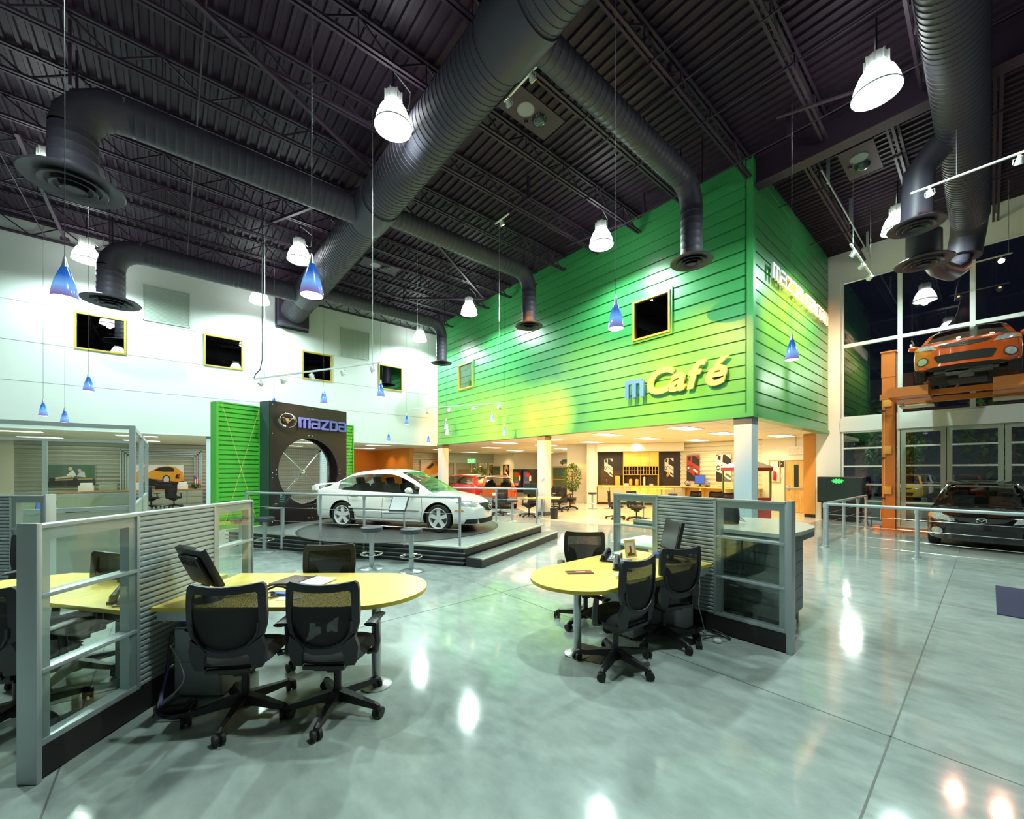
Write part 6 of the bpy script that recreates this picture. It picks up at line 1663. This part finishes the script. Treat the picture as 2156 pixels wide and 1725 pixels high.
poster('wall_poster', 'dark red poster on the far ribbed wall beside the orange room', (12.6, 28.16, .9), 0, 1.1, 1.5, 'pbrown', [('pred', [(0,0),(1,0),(.9,.4),(.3,.3)]), ('poch', [(.5,.1),(.95,.3),(.9,.4),(.5,.2)])])
poster('wall_poster', 'poster of a yellow car on the far ribbed wall by the corner column', (14.6, 28.16, .7), 0, 1.7, 1.8, 'pwhite', [('pdark', [(.2,0),(1,0),(1,.35),(.5,.2)]), ('porange', [(0,.3),(.3,.7),(.6,.95),(1,1),(1,.5),(.6,.35),(.2,.15)]), ('pdark', [(.3,.65),(.6,.88),(.7,.8),(.45,.6)])])
for l, y0, w, s_ in (('narrow poster of cars on the service wall, left of its window', 29.0 - .9, .85, 'poch'), ('narrow dark poster of a car on the service wall, right of its window', 25.9, .8, 'poch')):
    poster('car_poster', l, (20.88, y0, .95), -PI/2, w, 1.2, 'pdark', [(s_, [(.1,.4),(.3,.9),(.7,1),(.9,.7),(.6,.4)]), ('pwhite', [(.3,.5),(.8,.2),(.85,.3),(.4,.65)]), ('pdark', ell(.6, .6, .15, .1))])
t = thing('service_window', 'dark green service window in the white service wall', 'window', (20.88, 27.6, 1.05), -PI/2)
MB().box(0, 1.4, -.03, .02, 0, .05).box(0, 1.4, -.03, .02, .95, 1.0).box(0, .05, -.03, .02, .05, .95).box(1.35, 1.4, -.03, .02, .05, .95).build('frame', 'poch', t, smooth=0); MB().box(.05, 1.35, 0, .01, .05, .95).build('pane', 'pteal', t, smooth=0)
poster('framed_picture', 'framed drawing of a small car above the lounge doorway', (23.58, 22.2, 2.05), -PI/2, 1.6, .62, 'pwhite', [('pteal', [(.1,.25),(.12,.5),(.3,.8),(.6,.8),(.85,.45),(.88,.25)]), ('poch', [(.1,.3),(.88,.3),(.85,.42),(.12,.42)]), ('pdark', ell(.27, .25, .06, .13)), ('pdark', ell(.72, .25, .06, .13))], 'poch')
t = thing('lounge_doorway', 'grey-green glazed doorway behind the potted tree', 'door', (23.58, 22.9, 0), -PI/2)
MB().box(0, .12, -.03, .02, 0, 2.0).box(2.3, 2.42, -.03, .02, 0, 2.0).box(.12, 2.3, -.03, .02, 1.9, 2.0).box(.12, 2.3, -.03, .02, .95, 1.0).build('frame', 'poch', t, smooth=0); MB().box(.12, 2.3, 0, .01, 0, 1.9).build('pane', 'pteal', t, smooth=0)
# computer and wheels bar on the ribbed cafe wall
t = thing('games_counter', 'wooden wall counter with yellow front under the cafe computer', 'counter', (19.1, 8.2, 0))
MB().box(-.35, .3, -1.9, 1.5, .90, .95, .005).build('worktop', 'yw', t)
for y in (-1.8, -.6, .5, 1.4): MB().box(-.28, .3, y, y + .04, 0, .9).build('side_panel', 'yw', t, smooth=0)
MB().box(.1, .14, -1.76, 1.4, .1, .9).build('back_panel', 'poch', t, smooth=0)
t = monitor('lit blue computer screen on the wooden cafe counter', 19.1, 8.85, .951, -PI/2, tilt=.05, w=.5, h=.42, scr='screenb', name='computer_monitor')
for l, y in (('game steering wheel on the cafe counter, left of the computer screen', 9.35), ('game steering wheel on the cafe counter in front of the computer screen', 8.45)):
    t = thing('game_wheel', l, 'steering wheel', (18.95, y, .951), -PI/2)
    MB().box(-.08, .08, -.05, .1, 0, .08, .01).build('base', 'black', t)
    MB().tube([(.13 * math.cos(a), -.06 - .03 * math.sin(a), .14 + .13 * math.sin(a)) for a in [2*PI*i/24 for i in range(24)]], .016, 8, closed=True).cyl((-.12, -.06, .14), (.12, -.06, .14), .012).cyl((0, -.06, .14), (0, .0, .06), .02).build('wheel_rim', 'bluew', t)
tag(MB().box(-.12, .12, -.25, .25, 0, .03, .005).build('keyboard', 'postg', loc=(18.92, 7.7, .951)), 'grey keyboard at the right end of the cafe counter', 'keyboard')
# snack machine half behind the corner column
t = thing('snack_cart', 'old-style snack cart with cream roof and glass sides behind the corner column', 'snack cart', (15.2, 5.45, 0), RZ)
MB().box(-.62, .62, -.4, .4, 0, .8, .01).build('cabinet', 'pred', t)
b = MB()
for sx in (-.6, .6):
    for sy in (-.38, .38): b.box(sx - .025, sx + .025, sy - .025, sy + .025, .8, 1.75)
b.build('corner_posts', 'leafy', t, smooth=0); MB().box(-.6, .6, -.385, -.38, .8, 1.7).box(-.6, .6, .38, .385, .8, 1.7).box(-.605, -.6, -.38, .38, .8, 1.7).box(.6, .605, -.38, .38, .8, 1.7).build('glass_sides', 'glass', t, smooth=0)
MB().box(-.66, .66, -.42, .42, 1.7, 1.82).build('sign_band', 'pred', t, smooth=0)
b = MB(); z0 = 1.82
A_ = [b.bm.verts.new(p) for p in ((-.72, -.48, z0), (.72, -.48, z0), (.72, .48, z0), (-.72, .48, z0))]; B2 = [b.bm.verts.new(p) for p in ((-.3, -.2, z0 + .2), (.3, -.2, z0 + .2), (.3, .2, z0 + .2), (-.3, .2, z0 + .2))]
for i in range(4): b._f([A_[i], A_[(i+1)%4], B2[(i+1)%4], B2[i]])
b._f(A_[::-1]); b._f(B2); b.build('roof', 'pwhite', t, smooth=0)
# door side bits
for nm, l, c, y, z, w, h, m_ in (('fire_extinguisher_cabinet', 'recessed extinguisher case on the white cafe wall', 'cabinet', 6.05, 1.2, .42, .95, 'poch'), ('no_smoking_sign', 'small black square sign on the wall left of the wooden door', 'sign', 5.72, 1.85, .2, .25, 'pdark'), ('wall_switch', 'small pale wall plate under the black square sign', 'switch', 5.68, 1.4, .12, .14, 'pwhite')):
    t = thing(nm, l, c, (19.39, y, z), -PI/2)
    if 'extin' in nm:
        MB().box(0, w, -.03, 0, 0, .04).box(0, w, -.03, 0, h - .04, h).box(0, .04, -.03, 0, .04, h - .04).box(w - .04, w, -.03, 0, .04, h - .04).build('frame', m_, t, smooth=0); MB().box(.04, w - .04, -.006, 0, .04, h - .04).build('back', 'pwhite', t, smooth=0)
        MB().lathe([(.06, .1), (.065, .13), (.065, .42), (.03, .48), (.02, .52)], 16, (w / 2, -.07, 0)).build('bottle', 'red', t)
    else:
        MB().box(0, w, -.015, 0, 0, h).build('plate', m_, t, smooth=0)
        if 'smok' in nm: MB().bar((.05, -.018, .08), (.15, -.018, .17), .006, .02).build('symbol', 'pwhite', t, smooth=0)
def exit_sign(label, loc, rz, s, mb_, ml):
    t = thing('exit_sign', label, 'sign', loc, rz); MB().cyl((.28 * s, .02, .3 * s), (.28 * s, .02, 3.06 - loc[2]), .008, seg=6).build('stem', 'postg', t); MB().box(-.02, .62 * s, .0, .04, -.06 * s, .30 * s).build('sign_box', mb_, t, smooth=0)
    ls, w = letters('EXIT', .22 * s, .17 * s, .035 * s, lambda u, v, q: (u + .04 * s, -q, v), .006, gap=.28)
    for ch, m2 in ls: m2.build('letter_' + ch.lower(), ml, t, smooth=0)
exit_sign('pale exit sign above the wooden door', (19.35, 5.35, 2.42), -PI/2, .95, 'pwhite', 'soffit')
exit_sign('small lit green exit sign hanging at the back of the hall', (17.6, 26.2, 2.3), -.7, 1.0, 'exitg', 'pwhite')
# lounge
def round_table(label, x, y, r=.4, z=.72, m_='otop'):
    t = thing('round_table', label, 'table', (x, y, 0)); MB().lathe([(.001, z - .03), (r, z - .03), (r, z), (.001, z)], 32).build('tabletop', m_, t); MB().cyl((0, 0, .02), (0, 0, z - .03), .03).build('column', 'alu2', t); MB().lathe([(.24, 0), (.24, .015), (.04, .03)], 28).build('base', 'alu2', t); return t
round_table('small round wooden table between the lounge chairs', 13.0, 12.1, .36); round_table('small tall round table at the left of the cafe counter', 15.0, 11.0, .3, .98, 'yw'); round_table('small round yellow table near the cafe chairs', 12.9, 8.0, .42, .72, 'yw'); round_table('round yellow table in the middle of the cafe', 15.2, 8.6, .45, .98, 'yw')
t = thing('sofa', 'black leather sofa edge beyond the blue-grey column', 'sofa', (14.4, 14.3, 0), RZ); MB().box(-.8, .8, -.4, .4, .1, .42, .05).build('seat', 'blackm', t); MB().box(-.8, .8, .25, .42, .42, .82, .05).build('back', 'blackm', t); MB().box(-.95, -.8, -.4, .42, .1, .62, .04).build('arm', 'blackm', t); MB().box(.8, .95, -.4, .42, .1, .62, .04).build('arm', 'blackm', t); MB().box(-.7, -.64, -.3, -.24, 0, .1).box(.64, .7, -.3, -.24, 0, .1).box(-.7, -.64, .24, .3, 0, .1).box(.64, .7, .24, .3, 0, .1).build('feet', 'black', t)
def leaves(n, cx, cy, cz, rx, rz_, ml, size=.07):
    b = MB()
    for k in range(n):
        a = random.uniform(0, 2*PI); q = random.uniform(-1, 1); r = rx * math.sqrt(1 - q * q) * random.uniform(.5, 1); c = Vector((cx + r * math.cos(a), cy + r * math.sin(a), cz + rz_ * q))
        m_ = Matrix.Translation(c) @ Matrix.Rotation(random.uniform(0, 6.28), 4, 'Z') @ Matrix.Rotation(random.uniform(-1.2, .5), 4, 'X')
        s = size * random.uniform(.7, 1.3)
        b.quad(*[m_ @ Vector(p) for p in ((0, 0, 0), (s * .4, s * .5, .01), (0, s * 1.3, -.01), (-s * .4, s * .5, .01))])
    return b
t = thing('potted_tree', 'leafy potted tree in the lounge by the cream pillar', 'potted plant', (15.7, 13.8, 0))
MB().lathe([(.14, 0), (.2, .3), (.21, .32), (.18, .32), (.17, .26), (.001, .26)], 20).build('pot', 'pot', t); MB().tube([(0, 0, .2), (.02, .01, .6), (-.02, .02, 1.0), (.02, 0, 1.4)], .025, 8).build('trunk', 'bark', t)
leaves(700, 0, 0, 1.35, .5, .68, 'leaf', .085).build('foliage', 'leaf', t, smooth=0, fixn=False); leaves(220, 0, 0, 1.4, .52, .7, 'leafy', .08).build('young_foliage', 'leafy', t, smooth=0, fixn=False)
t = thing('potted_plant', 'bushy green plant on the slatted planter behind the orange-red car', 'potted plant', (16.4, 23.0, 0))
MB().box(-.8, .8, -.3, .3, 0, 1.15, .01).build('planter', 'corrw', t); leaves(380, 0, 0, 1.5, .65, .42, 'leaf', .14).build('foliage', 'leaf', t, smooth=0, fixn=False); leaves(120, .1, 0, 1.55, .6, .4, 'leafy', .13).build('young_foliage', 'leafy', t, smooth=0, fixn=False)
for l, y, m1 in (('dark vending machine with leaf picture at the end of the service wall', 23.8, 'leaf'), ('dark vending machine with blue and red picture beside the column', 22.6, 'blue')):
    t = thing('vending_machine', l, 'vending machine', (20.6, y, 0), -PI/2); MB().box(-.5, .5, 0, .7, 0, 1.78, .01).build('cabinet', 'black', t); b = MB().m(m1).box(-.42, .1, -.01, 0, .6, 1.6).m('pred').box(-.2, .3, -.014, -.01, 1.2, 1.5).m('pwhite').box(.2, .42, -.012, 0, .9, 1.3).m('bluew').box(-.3, .3, -.015, -.01, .6, .9); b.build('picture_front', parent=t, smooth=0)
# sales desk behind the stage
desk('small yellow desk behind the far stage railing', [(9.6, 10.7), (10.4, 9.75), (11.1, 10.3), (10.3, 11.3)], (10.3, 10.5))
monitor('large dark monitor seen from behind on the small desk past the stage', 9.95, 10.75, .741, RZ + .3, w=.52, h=.4)
t = thing('waste_bin', 'dark waste bin under the small desk past the stage', 'bin', (10.35, 9.95, 0)); MB().lathe([(.12, 0), (.15, .38), (.155, .38), (.145, .36), (.115, .02), (.001, .02)], 20).build('bucket', 'black', t)
tag(MB().box(-.06, .06, -.02, .02, 0, .1, .01).build('soap_dispenser', 'pwhite', loc=(10.75, 10.95, 1.38), rz=-PI/2), 'white dispenser fixed to the blue-grey column behind the stage', 'dispenser')

# ------------------------------------------------------------ sales area under the white wall
t = thing('file_cabinets', 'long row of sage file cabinets with orange wood top along the ribbed wall', 'cabinets', (-.3, 26.6, 0))
b = MB().box(-3.6, 1.55, -.3, .45, .0, .72); b.build('carcass', 'cabinet', t, smooth=0); MB().box(-3.65, 1.6, -.34, .45, .72, .76).build('worktop', 'otop', t, smooth=0)
for k in range(8):
    for z in (.04, .38): MB().box(-3.56 + k * .64, -2.96 + k * .64, -.32, -.3, z, z + .31, .004).build('drawer', 'cabinet', t)
t = thing('file_cabinets', 'shorter row of sage file cabinets under the poster of the car mirror', 'cabinets', (3.1, 26.6, 0)); MB().box(-1.2, 1.4, -.3, .45, 0, .72).build('carcass', 'cabinet', t, smooth=0); MB().box(-1.25, 1.45, -.34, .45, .72, .76).build('worktop', 'otop', t, smooth=0)
for k in range(4): MB().box(-1.16 + k * .64, -.56 + k * .64, -.32, -.3, .04, .69, .004).build('drawer', 'cabinet', t)
for nm, l, x, w, h, m_ in (('printer', 'black printer on the sage cabinets left of the pale paper tray', -.3, .62, .38, 'black'), ('paper_tray', 'pink-white desktop tray on the sage cabinets', .45, .42, .36, 'pwhite'), ('printer', 'pale printer on the sage cabinets seen through the cubicle glass', -2.95, .5, .38, 'pwhite'), ('fax_machine', 'grey office machine at the left end of the sage cabinets', -2.25, .6, .42, 'cabinet'), ('printer', 'grey printer at the foot of the blue-grey post', 1.75, .5, .4, 'pgrey')):
    t = thing(nm, l, 'office machine', (x, 26.6, .761)); MB().box(-w/2, w/2, -.2, .2, 0, h * .7, .02).build('body', m_, t); MB().box(-w * .4, w * .4, -.1, .2, h * .7, h, .02).build('paper_feed', m_, t)
b = MB(); t = thing('flag', 'small striped flag on a stick leaning over a plant', 'flag', (1.0, 26.4, .76))
MB().cyl((.35, 0, 0), (-.1, 0, .75), .01, seg=6).build('stick', 'poch', t)
b = MB()
for k in range(7): b.m('flagr' if k % 2 == 0 else 'pwhite').box(-.09 + .05 * k / 7 + k * .028, -.065 + .05 * k / 7 + k * .028, -.004, .004, .22 - k * .03, .66 - k * .035)
b.m('purple').box(-.10, .0, -.006, .006, .5, .68); b.build('cloth', parent=t, smooth=0)
t = thing('potted_plant', 'small leafy plant under the flag on the sage cabinets', 'potted plant', (.95, 26.45, .761)); MB().lathe([(.05, 0), (.07, .1), (.001, .1)], 14).build('pot', 'pot', t); leaves(90, 0, 0, .18, .2, .1, 'leaf', .1).build('foliage', 'leaf', t, smooth=0, fixn=False)
# ------------------------------------------------------------ lights in the low ceilings
fl = None
k = 0
def panel(x, y, warm, rz=0):
    global k; k += 1
    t = thing('ceiling_light', 'recessed fluorescent panel ' + ('over the cafe side' if warm else 'over the sales side') + ', %s' % CL.pop(0), 'ceiling light', (x, y, 3.055), rz, 'recessed fluorescent panels')
    MB().box(-.6, .6, -.3, .3, -.012, .003).build('diffuser', 'fluo' if warm else 'fluoc', t, smooth=0)
    MB().box(-.63, .63, -.33, -.3, -.016, .003).box(-.63, .63, .3, .33, -.016, .003).box(-.63, -.6, -.3, .3, -.016, .003).box(.6, .63, -.3, .3, -.016, .003).build('light_frame', 'pwhite', t, smooth=0)
WP = [(12.4, 6.2), (12.4, 9.2), (12.4, 12.2), (12.4, 15.2), (15.2, 6.2), (15.2, 9.2), (15.2, 12.2), (15.2, 15.2), (18, 5.2), (17.8, 8.4), (18.5, 17), (21.5, 18), (14.5, 19), (18, 21), (13.5, 23), (17, 25), (22, 22)]
CP = [(-4, 21.2), (-1, 21.2), (2, 21.2), (5, 21.2), (8.5, 21.2), (-4, 24.6), (-1, 24.6), (2, 24.6), (5, 24.6), (9, 24.6)]
rown = ['first', 'second', 'third', 'fourth', 'fifth', 'sixth', 'seventh', 'eighth', 'ninth', 'tenth', 'eleventh', 'twelfth', 'thirteenth', 'fourteenth', 'fifteenth', 'sixteenth', 'seventeenth']
CL = [rown[i] + ' from the corner column' for i in range(len(WP))] + [rown[i] + ' from the left' for i in range(len(CP))]
for x, y in WP: panel(x, y, True)
for x, y in CP: panel(x, y, False)
for x, y, e in ((12.6, 8, 90), (12.6, 13, 70), (16.5, 7, 110), (15.5, 11, 100), (16, 17, 90), (20, 19, 80), (17, 24, 110), (21.8, 17, 60)):
    light('AREA', 'panel_light', (x, y, 3.03), (1, .78, .42), e * 1.25, sx=2.2, sy=1.6).rotation_euler = (0, 0, 0)
for x, y, e in ((-3.5, 22, 55), (1.5, 22, 55), (6, 22, 50), (-3, 25.2, 45), (2, 25.2, 45)): light('AREA', 'panel_light', (x, y, 3.03), (.95, 1, .86), e, sx=2.4, sy=1.6)
for p, q, e in (((9.4, 24.5, 2.95), (9.0, 27.6, 1.2), 60), ((9.6, 25.0, 2.95), (10.9, 25, 1.2), 60), ((9.6, 23.5, 2.95), (10.9, 23.4, 1.2), 45), ((19.9, 28, 2.95), (20.9, 28.1, 1.4), 50), ((19.9, 25.3, 2.95), (20.9, 25.2, 1.4), 50), ((18.3, 5.8, 2.95), (19.4, 5.9, 1.3), 60), ((18.3, 8.2, 2.95), (19.4, 8.2, 1.3), 60), ((17.2, 11.1, 2.95), (18.3, 11.6, 2.4), 40)):
    light('SPOT', 'downlight', p, (1, .72, .36), e, target=q, angle=85, size=.05, blend=.7)

# ------------------------------------------------------------ outside the glass
struct(MB().box(18.1, 60, -40, 30, -.2, -.03).build('ground_outside', 'lot', smooth=0))
struct(MB().box(40, 60, -40, 30, -.19, .25).box(21, 31.2, -16, 16, -.19, -.01).build('ground_lawn', 'grass', smooth=0))
t = thing('lot_tree', 'leafy young tree outside seen through the leftmost glass door', 'tree', (27.5, 3.1, 0)); MB().tube([(0, 0, 0), (.05, 0, 1.2), (0, .05, 2.2), (.05, 0, 3.6)], [.07, .06, .05, .02], 8).build('trunk', 'bark', t)
leaves(1800, 0, 0, 3.0, 1.15, 1.75, 'leaf', .16).build('foliage', 'leaf', t, smooth=0, fixn=False)
rnd = ['pale', 'dark', 'middle']
for i in range(6):
    y = -14 + i * 6.5; t = thing('lot_tree', 'dark tree at the edge of the lot, number %s from the right' % ['one', 'two', 'three', 'four', 'five', 'six'][i], 'tree', (44 + (i % 2) * 2, y, .2), 0, 'dark trees beyond the lot'); MB().cyl((0, 0, 0), (0, 0, 4), .15, seg=8).build('trunk', 'bark', t); leaves(900, 0, 0, 4.5, 3.0, 3.2, 'leaf', .45).build('foliage', 'leaf', t, smooth=0, fixn=False)
light('POINT', 'lot_light', (29, 5, 7.5), (.95, 1, .9), 1500, size=.3); light('POINT', 'lot_light', (30, -3, 7.5), (.95, 1, .9), 1200, size=.3); light('POINT', 'lot_light', (24, 4.5, 4), (.9, 1, .85), 260, size=.3)
for n_ in ('railing',):
    pass

# conduit pipes in the right bay
for l, a, c in (('pale conduit pipe running beside a joist in the right bay', (11.4, 2.5, 8.62), (17.4, 2.5, 8.62)), ('dark conduit pipe crossing the ceiling near the green corner', (9.8, 6.9, 8.70), (9.8, -1.5, 8.70)), ('dark conduit pipe crossing the ceiling right of the main duct', (7.0, 8.6, 8.70), (7.0, -1.0, 8.70))):
    o = MB().tube([(0, 0, 0)] + [tuple(Vector(c) - Vector(a))], .016, 8)
    for q in (.1, .5, .9): o.box((c[0]-a[0])*q - .03, (c[0]-a[0])*q + .03, (c[1]-a[1])*q - .03, (c[1]-a[1])*q + .03, -.02, 9.27 - a[2])
    tag(o.build('conduit_pipe', 'alu' if l.startswith('pale') else 'steel', loc=a), l, 'pipe')
